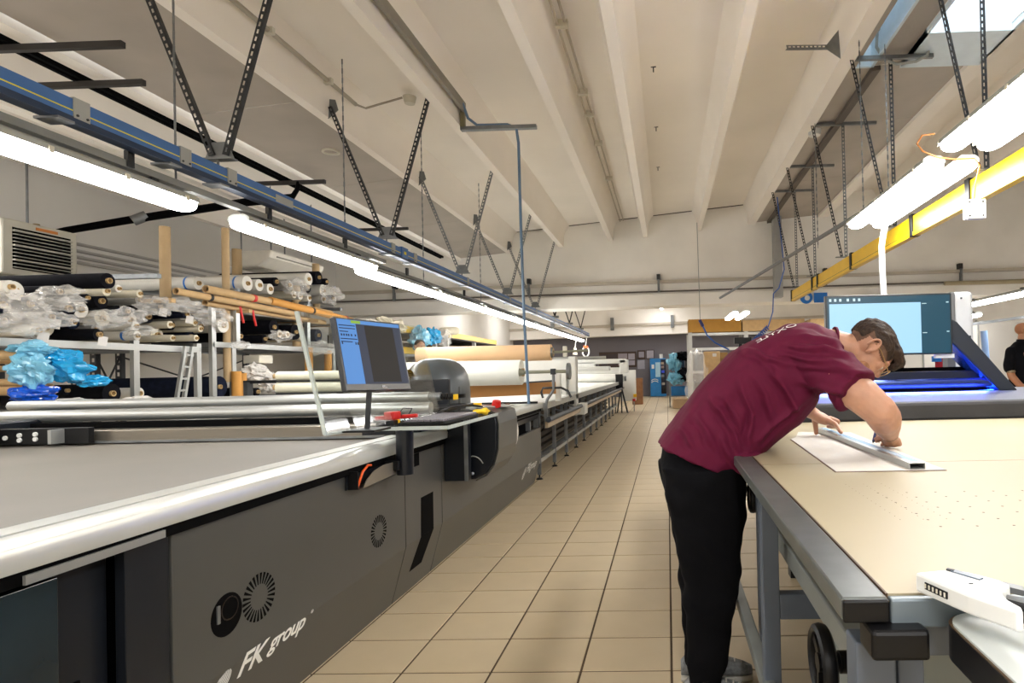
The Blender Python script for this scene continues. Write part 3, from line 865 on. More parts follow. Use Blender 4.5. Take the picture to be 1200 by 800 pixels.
def build_carriage():
    t = thing('spreading_carriage', 'white spreading carriage with tall end plates bridging the table', 'machine', (-2.8, 10.0, 0.6))
    W = WHITE_MT
    MB().box(-1.62, -1.50, 9.62, 9.86, 0.60, 1.575).build('end_plate', W, t, bev=0.01)
    MB().box(-1.72, -1.65, 9.55, 9.75, 0.80, 1.33).build('inner_post', W, t, bev=0.008)
    MB().box(-1.49, -1.36, 9.60, 9.95, 0.62, 0.80).build('drive_box', W, t, bev=0.01)
    MB().box(-1.60, -1.53, 9.55, 9.62, 0.80, 0.93).build('clamp', DARK_STEEL, t)
    MB().box(-1.72, -1.66, 9.7, 9.8, 1.575, 1.75).build('upper_post', CREAM_PL, t, bev=0.006)
    MB().box(-4.3, -1.62, 9.86, 10.1, 1.16, 1.54).build('hood', W, t, bev=0.03)
    MB().box(-4.3, -1.2, 12.3, 12.5, 1.33, 1.42).build('guard_rail', W, t, bev=0.02)
    MB().cyl((-4.2, 10.4, 1.56), (-1.1, 10.6, 1.565), 0.03, n=14).build('top_tube', ALU, t, smooth=True)
    MB().box(-4.2, -1.63, 10.1, 10.2, 0.96, 1.13).build('apron', W, t)
    MB().box(-4.25, -1.5, 9.60, 9.64, 0.965, 1.0).build('front_bar', ALU, t)
    MB().bar((-2.3, 9.7, 1.15), (-1.9, 9.7, 1.17), 0.03, 0.05).build('latch', DARK_STEEL, t)
    # second, farther bridge with the open window
    MB().box(-4.3, -1.05, 15.0, 15.2, 1.50, 1.62).build('far_bridge', W, t, bev=0.02)
    MB().box(-1.22, -1.0, 15.0, 15.3, 1.25, 1.60).build('far_end_plate', W, t, bev=0.02)
    MB().box(-4.3, -1.2, 15.05, 15.2, 1.24, 1.40).build('far_bridge', W, t, bev=0.02)
    MB().box(-2.3, -1.85, 15.0, 15.18, 1.36, 1.54).build('far_stile', W, t)
build_carriage()
def build_end_unit():
    t = thing('table_end_unit', 'white end unit with large roller closing the far end of the table', 'machine', (-2.3, 18.7, 0))
    W = WHITE_MT
    MB().box(-1.50, -1.02, 18.9, 19.15, 0.33, 1.32).build('side_plate', W, t, bev=0.02)
    MB().box(-4.3, -1.5, 19.0, 19.2, 0.99, 1.32).build('back_panel', W, t, bev=0.02)
    MB().cyl((-4.2, 18.3, 1.10), (-1.55, 18.3, 1.10), 0.14, n=24).build('roller', W, t, smooth=True)
    b = MB()
    for k in range(3):
        b.cyl((-1.52 + 0.09 * k, 18.3, 1.06), (-1.46 + 0.09 * k, 18.3, 1.06), 0.12 - 0.02 * k, n=14)
    b.build('gear_cluster', STEEL, t, smooth=True)
    MB().box(-1.60, -1.38, 18.15, 18.3, 0.75, 1.2).build('black_bracket', BLACK, t)
    for dx in (-0.12, 0.02, 0.2):
        MB().bar((-1.45, 18.3, 0.85), (-1.45 + dx, 18.2, 0.0), 0.04, 0.04).build('leg', DARK_STEEL, t)
    MB().box(-1.10, -1.0, 18.85, 18.9, 0.45, 0.55).build('caution_mark', YELLOW, t)
    MB().cyl((-1.08, 18.8, 0.33), (-1.08, 18.8, 0.40), 0.05, n=10).build('stop_button', RED, t, smooth=True)
    MB().bar((-1.08, 18.8, 0.0), (-1.08, 18.8, 0.33), 0.03, 0.03).build('stop_post', STEEL, t)
build_end_unit()
tag(MB().box(-1.35, -0.95, 22.4, 22.8, 0.0, 1.0).build('wooden_crate', mat('brown_wood', '#7a5230', 0.7, var=0.2), bev=0.01), 'small brown wooden cabinet beside the far end of the white table', 'cabinet')

# hanging balls of cable and plug near the far end of the light line
tag(MB().cyl((-3.25, 20.8, 1.90), (-3.25, 20.8, 2.15), 0.09, 0.05, 12).cyl((-3.25, 20.8, 2.15), (-3.2, 20.8, 2.47), 0.012, n=6).build('pendant_switch', CREAM_PL, smooth=True), 'cream pendant switch hanging beside the white carriage', 'switch')
b = MB()
q = [(-2.95 + 0.12 * math.cos(a), 21.4, 2.02 + 0.18 * math.sin(a)) for a in [2 * PI * k / 16 for k in range(17)]]
b.tube(q, 0.03, 6); b.tube([(-2.95, 21.4, 2.2), (-2.93, 21.4, 2.4), (-2.9, 21.4, 2.61)], 0.014, 6)
hk = b.build('cable_loop', WHITE_PL, smooth=True)
tag(hk, 'white coiled cable loop hanging from the end of the lamp line', 'cable')
MB().box(-3.03, -2.87, 21.36, 21.44, 2.15, 2.24).build('orange_clip', ORANGE, hk)
# ------------------------------------------------------------------ right: pattern table
TZ = 1.0
def wood_top():
    m = mat('cream_laminate_top', '#a2977c', 0.5, var=0.03, scale=1.5)
    return m
def build_work_table():
    t = thing('pattern_table', 'large cream topped pattern table with grey steel edge frame', 'table', (1.3, 2.2, 0))
    MB().box(0.318, 2.9, 0.885, 2.052, TZ - 0.03, TZ - 0.0005).build('table_top', wood_top(), t)
    MB().box(0.318, 2.9, 2.058, 3.54, TZ - 0.03, TZ - 0.0005).build('table_top', wood_top(), t)
    fr = mat('worn_dark_steel', '#5c605e', 0.35, 0.3, var=0.25, scale=9)
    MB().box(0.246, 0.314, 0.868, 3.54, TZ - 0.034, TZ).build('edge_profile', fr, t, bev=0.004)
    MB().box(0.2465, 0.3135, 0.860, 0.868, TZ - 0.034, TZ - 0.001).build('end_cap', BLACK, t, bev=0.003)
    MB().box(0.3145, 0.3175, 0.88, 3.54, TZ - 0.02, TZ + 0.0015).build('edge_trim', mat('brown_edge_trim', '#4a3520', 0.5), t)
    bl = mat('blue_grey_paint', '#5c6470', 0.45, 0.2, var=0.1)
    MB().box(0.3175, 2.9, 0.868, 0.885, TZ - 0.045, TZ - 0.003).build('front_rail', mat('dull_steel_rail', '#6f7a82', 0.4, 0.3), t, bev=0.003)
    MB().box(0.33, 2.9, 0.90, 0.93, TZ - 0.10, TZ - 0.05).build('front_rail', bl, t)
    MB().box(0.28, 0.362, 0.84, 0.90, TZ - 0.080, TZ - 0.037).build('corner_block', BLACK, t, bev=0.006)
    # legs
    MB().box(0.272, 0.322, 1.78, 1.83, 0.0, TZ - 0.034).build('leg', bl, t, bev=0.003)
    MB().box(0.335, 0.385, 2.28, 2.33, 0.0, TZ - 0.034).build('leg', bl, t, bev=0.003)
    MB().box(0.275, 0.335, 0.90, 0.95, 0.0, TZ - 0.08).build('leg', bl, t, bev=0.003)
    MB().box(0.345, 0.385, 0.92, 0.96, 0.0, TZ - 0.05).build('leg', bl, t, bev=0.003)
    for x in (1.6, 2.8):
        for y in (0.95, 3.45):
            MB().box(x, x + 0.05, y, y + 0.05, 0.0, TZ - 0.034).build('leg', bl, t)
    MB().box(0.28, 0.33, 3.4, 3.45, 0.0, TZ - 0.034).build('leg', bl, t)
    MB().box(0.322, 0.45, 1.78, 1.82, 0.58, 0.655).build('cross_rail', bl, t, bev=0.003)
    MB().box(0.45, 2.8, 1.78, 1.82, 0.58, 0.655).build('cross_rail', bl, t, bev=0.003)
    MB().bar((0.372, 0.95, 0.77), (0.372, 2.6, 0.775), 0.05, 0.06).build('inner_beam', mat('grey_green_steel', '#8a8f8c', 0.35, 0.5, var=0.15), t, bev=0.004)
    MB().box(0.262, 0.302, 1.2, 3.4, 0.36, 0.40).build('lower_stretcher', mat('grey_green_steel', '#8a8f8c', 0.35, 0.5, var=0.15), t, bev=0.004)
    MB().cyl((0.30, 2.2, 0.37), (0.34, 1.3, 0.10), 0.01, n=8).build('tie_rod', STEEL, t, smooth=True)
    MB().box(0.36, 2.9, 1.35, 1.36, 0.2, 0.80).build('modesty_panel', mat('pale_grey_panel', '#9aa3a4', 0.4), t)
    # hand wheels
    for y, z, x in ((1.09, 0.797, 0.272), (2.42, 0.81, 0.335)):
        b = MB()
        ring = [(x, y + 0.060 * math.cos(a), z + 0.060 * math.sin(a)) for a in [2 * PI * k / 28 for k in range(29)]]
        rs = []
        for k in range(28):
            a = 2 * PI * k / 28
            c = Vector((0, math.cos(a), math.sin(a)))
            pts = []
            for j in range(8):
                qq = 2 * PI * j / 8
                pts.append(Vector((x, y, z)) + c * (0.058 + 0.009 * math.cos(qq)) + Vector((0.014 * math.sin(qq), 0, 0)))
            rs.append(pts)
        rs.append(rs[0])
        b.loft(rs, cap=False)
        w = b.build('hand_wheel', BLACK, t, smooth=True)
        for a in (0.6, 2.7, 4.8):
            MB().bar((x, y, z), (x, y + 0.056 * math.cos(a), z + 0.056 * math.sin(a)), 0.012, 0.018).build('spoke', BLACK, w)
        MB().cyl((x - 0.01, y, z), (x + 0.03, y, z), 0.017, n=14).build('hub', BLACK, w, smooth=True)
        MB().cyl((x + 0.03, y, z), (x + 0.055, y, z), 0.02, n=14).build('hub_nut', BLACK, w, smooth=True)
    MB().box(0.20, 0.255, 1.06, 1.12, 0.735, 0.742).build('foot_bar', BLACK, t)
    # drilled dots in the top
    b = MB()
    for i in range(11):
        for j in range(7):
            cx = 0.56 + i * 0.075 - j * 0.002; cy = 1.24 + j * 0.055
            b.prism([(cx + 0.003 * math.cos(q * PI / 3), cy + 0.003 * math.sin(q * PI / 3)) for q in range(6)], 'z', TZ - 0.003, TZ - 0.0001)
    for i in range(3):
        for j in range(14):
            cx = 0.50 + i * 0.05; cy = 1.30 + j * 0.03
            b.prism([(cx + 0.0012 * math.cos(q * PI / 3), cy + 0.0012 * math.sin(q * PI / 3)) for q in range(6)], 'z', TZ - 0.003, TZ - 0.0001)
    d = b.build('drilled_dots', mat('dot_brown', '#5a4c3a', 0.7), t)
    d['kind'] = 'stuff'
build_work_table()

# paper and ruler
def build_paper():
    b = MB()
    pts = [(0.528, 1.884), (0.868, 1.879), (0.905, 2.96), (0.66, 3.02), (0.600, 2.80), (0.563, 2.73)]
    b.prism(pts, 'z', TZ + 0.0004, TZ + 0.003)
    tag(b.build('pattern_sheet', PAPER), 'large white pattern sheet lying on the cream table', 'paper')
    ps = bpy.data.objects['pattern_sheet']
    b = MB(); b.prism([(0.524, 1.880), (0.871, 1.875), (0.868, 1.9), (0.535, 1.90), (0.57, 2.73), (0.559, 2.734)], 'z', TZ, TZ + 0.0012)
    b.build('edge_shadow', mat('shadow_line_brown', '#5a3a30', 0.8), ps)  # thin shadow line along the sheet's left and near edges, painted dark brown
    t = thing('metal_ruler', 'long hollow aluminium straightedge pressed on the white sheet', 'ruler', (0.785, 2.4, TZ + 0.003))
    a = Vector((0.785, 1.888, 0)); c = Vector((0.772, 3.02, 0))
    dirv = (c - a).normalized(); s = Vector((dirv.y, -dirv.x, 0))
    w, h, th = 0.050, 0.020, 0.002
    z0 = TZ + 0.0035
    def sec(p):
        o = [p - s * w / 2, p + s * w / 2]
        return o
    outer = [(-w / 2, 0), (w / 2, 0), (w / 2, h), (-w / 2, h)]
    inner = [(-w / 2 + th, th), (w / 2 - th, th), (w / 2 - th, h - th), (-w / 2 + th, h - th)]
    vs = []
    for p in (a, c):
        for prof in (outer, inner):
            for (u, v) in prof:
                q = p + s * u
                vs.append((q.x, q.y, z0 + v))
    fs = []
    for i in range(4):
        j = (i + 1) % 4
        fs.append((i, j, 8 + j, 8 + i)); fs.append((4 + i, 12 + i, 12 + j, 4 + j))
        fs.append((i, 4 + i, 4 + j, j)); fs.append((8 + i, 8 + j, 12 + j, 12 + i))
    MB().add(vs, fs).build('hollow_bar', ALU, t)
    b = MB(); 
    p0 = a + dirv * 0.03 + s * 0.006; p1 = c - dirv * 0.03 + s * 0.006
    b.add([p0 - s * 0.012 + Vector((0, 0, z0 + h + 0.0004)), p0 + s * 0.016 + Vector((0, 0, z0 + h + 0.0004)), p1 + s * 0.016 + Vector((0, 0, z0 + h + 0.0004)), p1 - s * 0.012 + Vector((0, 0, z0 + h + 0.0004))], [(0, 1, 2, 3)])
    b.build('blue_scale_strip', mat('pale_blue_film', '#a9c6e2', 0.25), t, fix=False)
build_paper()

# second, white table in the near right corner
def build_white_table():
    t = thing('white_corner_table', 'white topped table with rounded corner and black edge at lower right', 'table', (0.75, 0.55, 0))
    r = 0.045
    x0, y1 = 0.385, 0.860
    pts = [(x0 + r - r * math.sin(a), y1 - r + r * math.cos(a)) for a in [PI / 2 * k / 8 for k in range(9)]]
    poly = [(1.6, y1)] + [(1.6, -0.4), (0.365, -0.4)] + list(reversed(pts))
    z = 0.98
    MB().prism(poly, 'z', z - 0.004, z).build('white_top', mat('white_laminate', '#b4b9b6', 0.4, var=0.02), t)
    grow = [(x - (0.004 if x < 1 else 0), y + (0.004 if y > 0.5 else 0)) for x, y in poly]
    MB().prism(grow, 'z', z - 0.05, z - 0.004).build('black_edge', mat('black_rubber_edge', '#0d0c0e', 0.3), t, smooth=True)
    MB().prism([(x + (0.001 if x < 1 else 0), y) for x, y in grow], 'z', z - 0.006, z - 0.003).build('brown_line', mat('brown_edge_trim', '#4a3520', 0.5), t)
    for x, y in ((0.55, -0.2), (1.4, -0.2), (1.4, 0.76), (0.62, 0.76)):
        MB().box(x, x + 0.045, y, y + 0.045, 0, z - 0.05).build('leg', STEEL, t)
build_white_table()

# white hand-held device with a bite cut from its side
def build_device():
    t = thing('white_hand_tool', 'white plastic hand device with notch and black slot on the table corner', 'tool', (0.42, 0.83, TZ))
    A, Bc = Vector((0.360, 0.885)), Vector((0.348, 0.690))
    zt = 1.032; th = 0.028
    # outline on the top face, seen from above
    pts = [(0.360, 0.885), (0.424, 0.900), (0.452, 0.850), (0.462, 0.825), (0.455, 0.806), (0.440, 0.800), (0.430, 0.792), (0.426, 0.775), (0.424, 0.75), (0.418, 0.728), (0.352, 0.690)]
    # the near edge in the photograph runs from far-left to lower right
    out = [(0.358, 0.880), (0.420, 0.893), (0.445, 0.868), (0.462, 0.845), (0.466, 0.828), (0.458, 0.815), (0.444, 0.806), (0.437, 0.792), (0.434, 0.774), (0.437, 0.752), (0.433, 0.741), (0.424, 0.742), (0.392, 0.796)]
    MB().prism(out, 'z', zt - th, zt).build('body', WHITE_PL, t, bev=0.004)
    n = Vector((-0.83, -0.55, 0)).normalized()
    b = MB(); b.bar((0.3652, 0.8620, zt - 0.013), (0.3800, 0.8255, zt - 0.014), 0.003, 0.010); b.build('side_slot', BLACK, t)
    b = MB()
    for k in range(6):
        p = Vector((0.3662, 0.8600, zt - 0.013)).lerp(Vector((0.3790, 0.8285, zt - 0.014)), k / 5)
        b.box(p.x - 0.003, p.x - 0.001, p.y - 0.0012, p.y + 0.0012, p.z - 0.003, p.z + 0.003)
    b.build('slot_teeth', CREAM_PL, t)
    b = MB(); b.bar((0.414, 0.882, zt + 0.0008), (0.437, 0.846, zt + 0.0008), 0.010, 0.002); b.build('grey_slider', mat('slate_plastic', '#5d6a78', 0.4), t)
    b = MB(); b.bar((0.408, 0.887, zt + 0.0012), (0.415, 0.880, zt + 0.0012), 0.006, 0.003); b.build('dark_catch', DARK_STEEL, t)
    MB().box(0.412, 0.417, 0.829, 0.832, zt, zt + 0.0012).build('mark', BLACK, t)
    # hoses behind it
    h = thing('hose_bundle', 'black hoses and grey bar lying beside the white device', 'hose', (0.50, 0.80, TZ - 0.04))
    for k, (dx, dz, r, m) in enumerate(((0.0, 0.0, 0.009, BLACK), (0.016, 0.006, 0.007, GREY_PL), (-0.012, 0.018, 0.006, BLACK), (0.01, 0.022, 0.005, STEEL))):
        MB().tube([(0.446 + dx * .6, 0.800 + 0.004 * k, 1.0 + dz * 0.5 + 0.008), (0.48 + dx, 0.790, 0.995 + dz), (0.56 + dx, 0.76, 0.975 + dz), (0.72 + dx, 0.72, 0.962 + dz)], r, 8).build('hose', m, h, smooth=True)
    MB().bar((0.468, 0.845, 1.022), (0.60, 0.80, 1.0), 0.02, 0.008).build('grey_bar', STEEL, h)
    MB().cyl((0.492, 0.838, 1.024), (0.498, 0.836, 1.024), 0.006, n=8).build('yellow_mark', YELLOW, h)
build_device()

# ------------------------------------------------------------------ right: plotter / cutter behind the table
def led_blue():
    return mat('blue_led_strip', '#1030ff', 0.4, emit=(0.01, 0.06, 1.0, 1), estr=14)
def build_plotter():
    t = thing('plotter', 'dark flatbed plotter with blue glow and slanted side arm behind the table', 'machine', (2.2, 4.4, 0))
    dk = mat('dark_grey_rubber_front', '#333335', 0.7, var=0.15, scale=5, bump=0.1, bscale=30)
    MB().box(0.62, 4.2, 3.555, 3.66, 0.99, 1.106).build('front_roll_edge', dk, t, bev=0.02)
    MB().box(0.62, 4.2, 3.62, 5.4, 1.04, 1.104).build('bed', mat('plotter_bed', '#4d4f5c', 0.5, var=0.05), t, bev=0.005)
    MB().box(1.9, 4.1, 4.3, 5.3, 0.0, 1.04).build('base', CHAR_DK, t)
    # rear gantry with tubes
    MB().box(0.62, 2.62, 4.86, 5.0, 1.11, 1.15).build('gantry_foot', BLACKM, t)
    MB().cyl((0.62, 4.86, 1.165), (2.62, 4.86, 1.17), 0.042, n=24).build('gantry_tube', mat('polished_tube', '#5468b4', 0.18, 0.9, var=0.02), t, smooth=True)
    MB().box(0.62, 2.62, 4.92, 5.02, 1.20, 1.27).build('gantry_beam', mat('dark_metallic', '#3d4252', 0.25, 0.6), t, bev=0.01)
    MB().box(0.62, 2.60, 5.02, 5.10, 1.25, 1.30).build('gantry_top', BLACKM, t)
    MB().box(0.70, 2.60, 4.95, 4.96, 1.192, 1.198).build('led_strip', led_blue(), t)
    MB().box(0.70, 2.60, 4.995, 5.0, 1.152, 1.157).build('led_strip', led_blue(), t)
    MB().box(1.36, 1.44, 4.85, 5.1, 1.2, 1.40).build('tool_head', BLACK, t, bev=0.01)
    # slanted arm, a thick parallelogram plate
    pts = [(2.62, 1.105), (2.92, 1.105), (2.36, 1.715), (2.26, 1.74), (2.22, 1.72), (2.22, 1.66)]
    for x in (0.75, 4.0):
        MB().box(x, x + 0.08, 3.75, 3.83, 0.0, 1.04).build('leg', CHAR_DK, t)
    a = MB().prism([(2.675, 1.105), (2.81, 1.105), (2.345, 1.664), (2.31, 1.684), (2.275, 1.688), (2.265, 1.66), (2.265, 1.54)], 'y', 4.80, 5.06).build('slanted_arm', mat('slate_arm', '#30343a', 0.4, 0.2), t, bev=0.01)
    MB().prism([(2.664, 1.108), (2.672, 1.108), (2.263, 1.542), (2.256, 1.54)], 'y', 4.815, 5.05).build('arm_lit_face', mat('blue_lit_face', '#3566e0', 0.25, 0.6, var=0.05), a)  # blue LED glow on the arm's inner face, put into the plate colour
    MB().box(2.60, 2.64, 4.84, 5.04, 1.107, 1.113).build('led_strip', led_blue(), a)
build_plotter()
def blue_lamp():
    l = bpy.data.lights.new('plotter_led_light', 'AREA')
    l.shape = 'RECTANGLE'; l.size = 1.8; l.size_y = 0.03
    l.color = (0.12, 0.2, 1.0); l.energy = 22
    o = bpy.data.objects.new('plotter_led_light', l); COL.objects.link(o)
    l.spread = math.radians(160)
    o.location = (1.65, 4.79, 1.155)
    o.rotation_euler = (math.radians(-28), 0, 0)
    tag(o, 'blue working light under the plotter gantry', 'light')
blue_lamp()

def build_tv():
    t = thing('display_screen', 'wide flat screen showing pale blue window above the plotter', 'screen', (1.88, 4.8, 1.1))
    x0, x1, z0, z1 = 1.279, 2.279, 1.407, 1.893
    y = 4.75
    MB().box(x0, x1, y, y + 0.05, z0, z1).build('frame', mat('dark_screen_frame', '#26292c', 0.35), t, bev=0.004)
    w, h = x1 - x0, z1 - z0
    def r(u0, u1, v0, v1, m, off, name, par):
        b = MB(); b.add([(x0 + u0 * w, y - off, z0 + v0 * h), (x0 + u1 * w, y - off, z0 + v0 * h), (x0 + u1 * w, y - off, z0 + v1 * h), (x0 + u0 * w, y - off, z0 + v1 * h)], [(0, 1, 2, 3)])
        return b.build(name, m, par, fix=False)
    def em(name, c, s, rough=0.35):
        return mat(name, '#0a1a20', rough, emit=c, estr=s, spec=0.6)
    s = r(0.015, 0.985, 0.02, 0.97, em('tv_teal', '#0d4256', 0.5), 0.002, 'screen', t)
    r(0.03, 0.755, 0.03, 0.86, em('tv_pale_blue', '#a9d8f6', 0.52), 0.003, 'screen_area', s)
    wt = em('tv_white_marks', '#d5eef5', 0.5)
    for u in (0.03, 0.07, 0.11, 0.17, 0.22, 0.26):
        r(u, u + 0.018, 0.90, 0.945, wt, 0.0035, 'screen_mark', s)
    for v in (0.83, 0.35):
        r(0.765, 0.80, v, v + 0.012, wt, 0.0035, 'screen_mark', s)
        r(0.955, 0.975, v + .01, v + 0.03, wt, 0.0035, 'screen_mark', s)
    MB().box(1.95, 2.05, y + 0.05, y + 0.42, 1.62, 1.70).build('wall_arm', BLACK, t)
    MB().box(1.95, 2.05, y + 0.40, y + 0.46, 1.104, 1.75).build('stand_pole', BLACK, t)
    MB().box(1.8, 2.2, y + 0.38, y + 0.58, 1.104, 1.116).build('stand_base', BLACK, t)
    MB().box(2.15, 2.30, y + 0.02, y + 0.05, 1.375, 1.407).build('side_bracket', WHITE_PL, t)
build_tv()
def build_tower():
    t = thing('plotter_tower', 'grey and white control tower standing right of the flat screen', 'machine', (2.72, 5.55, 0))
    MB().box(2.66, 2.84, 5.5, 5.62, 0.9, 1.99).build('white_column', mat('pale_grey_plastic', '#bfc0c0', 0.4), t, bev=0.03)
    MB().box(2.61, 2.665, 5.48, 5.60, 1.38, 1.985).build('grey_side', mat('mid_grey_metal', '#70706f', 0.4, 0.3), t, bev=0.012)
    MB().box(2.58, 2.65, 5.48, 5.58, 0.0, 1.38).build('dark_column', mat('dark_column_grey', '#505052', 0.5), t)
    MB().box(2.74, 2.80, 5.485, 5.5, 1.47, 1.58).build('dark_window', BLACK, t)
    MB().box(2.72, 2.73, 5.485, 5.5, 1.92, 1.935).build('screw', DARK_STEEL, t)
    MB().box(2.66, 3.0, 5.5, 5.6, 0.0, 0.9).build('pedestal', WHITE_PL, t, bev=0.02)
build_tower()
# ------------------------------------------------------------------ things under the ceiling
def slotted(b, p, q, w, d, nrm, pitch=0.05, hole=0.03):
    """perforated angle bar from p to q: two strips joined by rungs, plus a leg behind"""
    p = Vector(p); q = Vector(q)
    ax = (q - p).normalized(); L = (q - p).length
    n = Vector(nrm); n = (n - ax * n.dot(ax)).normalized()
    s = ax.cross(n)
    t = 0.004
    for k in (-1, 1):
        c = s * (w * 0.36 * k)
        b.bar(p + c, q + c, w * 0.28, t, n)
    k = 0.0
    while k < L:
        e = min(k + pitch - hole, L)
        b.bar(p + ax * k, p + ax * e, w * 0.5, t, n)
        k += pitch
    b.bar(p + s * w / 2 + n * (-d / 2), q + s * w / 2 + n * (-d / 2), t, d, n)
RX, RZ0, RZ1 = -2.9, 2.60, 2.725
def build_blue_rail():
    t = thing('blue_rail', 'long blue suspended rail with thin yellow line at upper left', 'rail', (RX, 10, RZ0))
    y0, y1 = -1.0, 21.9
    MB().box(RX - 0.03, RX + 0.03, y0, y1, RZ0 + 0.035, RZ1).build('web', BLUE_RAIL, t, bev=0.004)
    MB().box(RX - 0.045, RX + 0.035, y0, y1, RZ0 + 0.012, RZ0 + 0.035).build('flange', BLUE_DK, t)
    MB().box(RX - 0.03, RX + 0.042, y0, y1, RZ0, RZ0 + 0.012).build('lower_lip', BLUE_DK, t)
    MB().box(RX + 0.0302, RX + 0.0312, y0, y1, RZ0 + 0.062, RZ0 + 0.068).build('yellow_line', YELLOW_LINE, t)
    for y in (1.4, 2.83, 3.46, 3.84, 6.15, 6.7, 8.5, 10.8, 13.0, 15.2, 17.4, 19.6):
        pl = MB().box(RX - 0.035, RX + 0.037, y - 0.04, y + 0.04, RZ0 + 0.03, RZ1 + 0.006).build('joint_plate', GREY_PL, t)
        for dy in (-0.025, 0.025):
            MB().cyl((RX + 0.037, y + dy, RZ0 + 0.045), (RX + 0.042, y + dy, RZ0 + 0.045), 0.006, n=8).build('screw', DARK_STEEL, pl)
        MB().box(RX - 0.06, RX + 0.06, y - 0.14, y - 0.06, RZ0 - 0.012, RZ0).build('splice', STEEL, t)
    MB().box(RX - 0.04, RX + 0.045, 6.33, 6.48, RZ0 + 0.02, RZ1 + 0.01).build('feed_box', BLUE_RAIL, t)
    MB().box(RX + 0.045, RX + 0.047, 6.38, 6.43, RZ0 + 0.06, RZ0 + 0.09).build('warning_mark', YELLOW_LINE, t)
    MB().box(RX + 0.030, RX + 0.032, 4.28, 4.48, RZ0 + 0.045, RZ0 + 0.10).build('grey_label', GREY_PL, t)
build_blue_rail()

def v_hanger(y, label, detail=True):
    t = thing('rail_hanger', label, 'hanger', (RX, y, RZ1), 'slotted steel hangers of the blue rail')
    ax, az = RX, 2.80
    for xt, nm in ((-3.48, 1), (-2.43, -1)):
        b = MB()
        zt = zb(xt) + 0.10
        xb = ax + (-0.045 if xt < ax else 0.045)
        slotted(b, (xb, y, az), (xt, y, zt), 0.036, 0.03, (0, -1, 0)) if detail else b.bar((xb, y, az), (xt, y, zt), 0.035, 0.03)
        b.build('strut', DARK_STEEL if y < 7 else STEEL, t, fix=False)
        b = MB()
        if xt < ax:
            b.prism([(xt - 0.03, zt - 0.12), (xt + 0.08, zt - 0.03), (xt + 0.05, zt + 0.08), (xt - 0.03, zt + 0.09)], 'y', y + 0.02, y + 0.026)
        else:
            b.prism([(xt + 0.03, zt - 0.05), (xt - 0.06, zt + 0.02), (xt - 0.02, zt + 0.09), (xt + 0.03, zt + 0.06)], 'y', y + 0.02, y + 0.026)
        b.build('top_bracket', STEEL, t)
    pts = [(ax - 0.10, az - 0.025), (ax + 0.10, az - 0.025), (ax + 0.05, az + 0.09), (ax - 0.05, az + 0.09)]
    MB().prism(pts, 'y', y + 0.012, y + 0.018).build('apex_plate', STEEL, t)
    MB().box(ax - 0.11, ax + 0.11, y - 0.03, y + 0.03, az - 0.035, az - 0.025).build('apex_foot', STEEL, t)
    MB().cyl((ax, y, RZ1), (ax, y, az - 0.02), 0.008, n=8).build('bolt', STEEL, t)
for k, y in enumerate((3.76, 6.07, 8.33, 10.7, 13.0)):
    v_hanger(y, ORD(k) + ' V shaped slotted hanger from the left on the blue rail' if k else 'nearest V shaped slotted hanger of the blue rail, arms leaving the frame')
for k, y in enumerate((15.3, 17.6, 19.9)):
    t = thing('rail_hanger', ['short V hanger of the blue rail just past the cross beam', 'far V hanger of the blue rail in the second bay', 'farthest V hanger near the end of the blue rail'][k], 'hanger', (RX, y, RZ1), 'slotted steel hangers of the blue rail')
    for xt in (-3.4, -2.45):
        MB().bar((RX, y, RZ1 + 0.05), (xt, y, zb(xt) + 0.3), 0.035, 0.03).build('strut', DARK_STEEL, t)
    MB().box(RX - 0.1, RX + 0.1, y - 0.03, y + 0.03, RZ1, RZ1 + 0.06).build('apex_plate', STEEL, t)

# lamps -----------------------------------------------------------------
def lamp_meshes(L):
    h = MB()
    prof = []
    h.prism([(-0.08, 0.0), (0.08, 0.0), (0.075, 0.03), (0.045, 0.05), (-0.045, 0.05), (-0.075, 0.03)], 'y', 0.02, L - 0.02)
    hm = h.mesh('housing'); hm.materials.append(mat('grey_lamp_housing', '#a3a59f', 0.5))
    d = MB()
    rings = []
    for y, s in ((0.0, 0.55), (0.03, 0.92), (0.08, 1.0), (L - 0.08, 1.0), (L - 0.03, 0.92), (L, 0.55)):
        ring = [(0.078 * s, y, 0.0)]
        for k in range(9):
            a = PI * k / 8
            ring.append((0.078 * s * math.cos(a), y, -0.004 - 0.058 * s * math.sin(a) ** 0.6))
        ring.append((-0.078 * s, y, 0.0))
        rings.append(ring)
    d.loft(rings)
    dm = d.mesh('diffuser', smooth=True); dm.materials.append(TUBE_EMIT)
    c = MB()
    k = 0.18
    while k < L:
        for s in (-1, 1):
            c.box(s * 0.083 - 0.004, s * 0.083 + 0.004, k - 0.012, k + 0.012, -0.012, 0.02)
        k += 0.4
    cm = c.mesh('clips'); cm.materials.append(CREAM_PL)
    e = MB()
    e.box(-0.02, 0.02, 0.25, 0.30, 0.05, 0.075)
    em = e.mesh('mounts'); em.materials.append(DARK_STEEL)
    return hm, dm, cm, em
LM = {}
def lamp(x, y, z, L, label, group):
    if L not in LM: LM[L] = lamp_meshes(L)
    t = thing('ceiling_lamp', label, 'lamp', (x, y, z), group)
    for nm, me in zip(('housing', 'diffuser', 'clips', 'mount'), LM[L]):
        o = bpy.data.objects.new(nm, me); COL.objects.link(o); o.parent = t
        if nm == 'clips': o['kind'] = 'stuff'
    o2 = o.copy(); COL.objects.link(o2); o2.parent = t; o2.location = (0, L - 0.55, 0)
    return t
GL = 'lit tube lamps along the blue rail'
lamp(-3.0, 1.75, 2.45, 1.9, 'lit tube lamp cut by the left edge of the picture', GL)
lamp(-3.0, 4.05, 2.45, 1.9, 'lit tube lamp hanging below the blue rail, second along the row', GL)
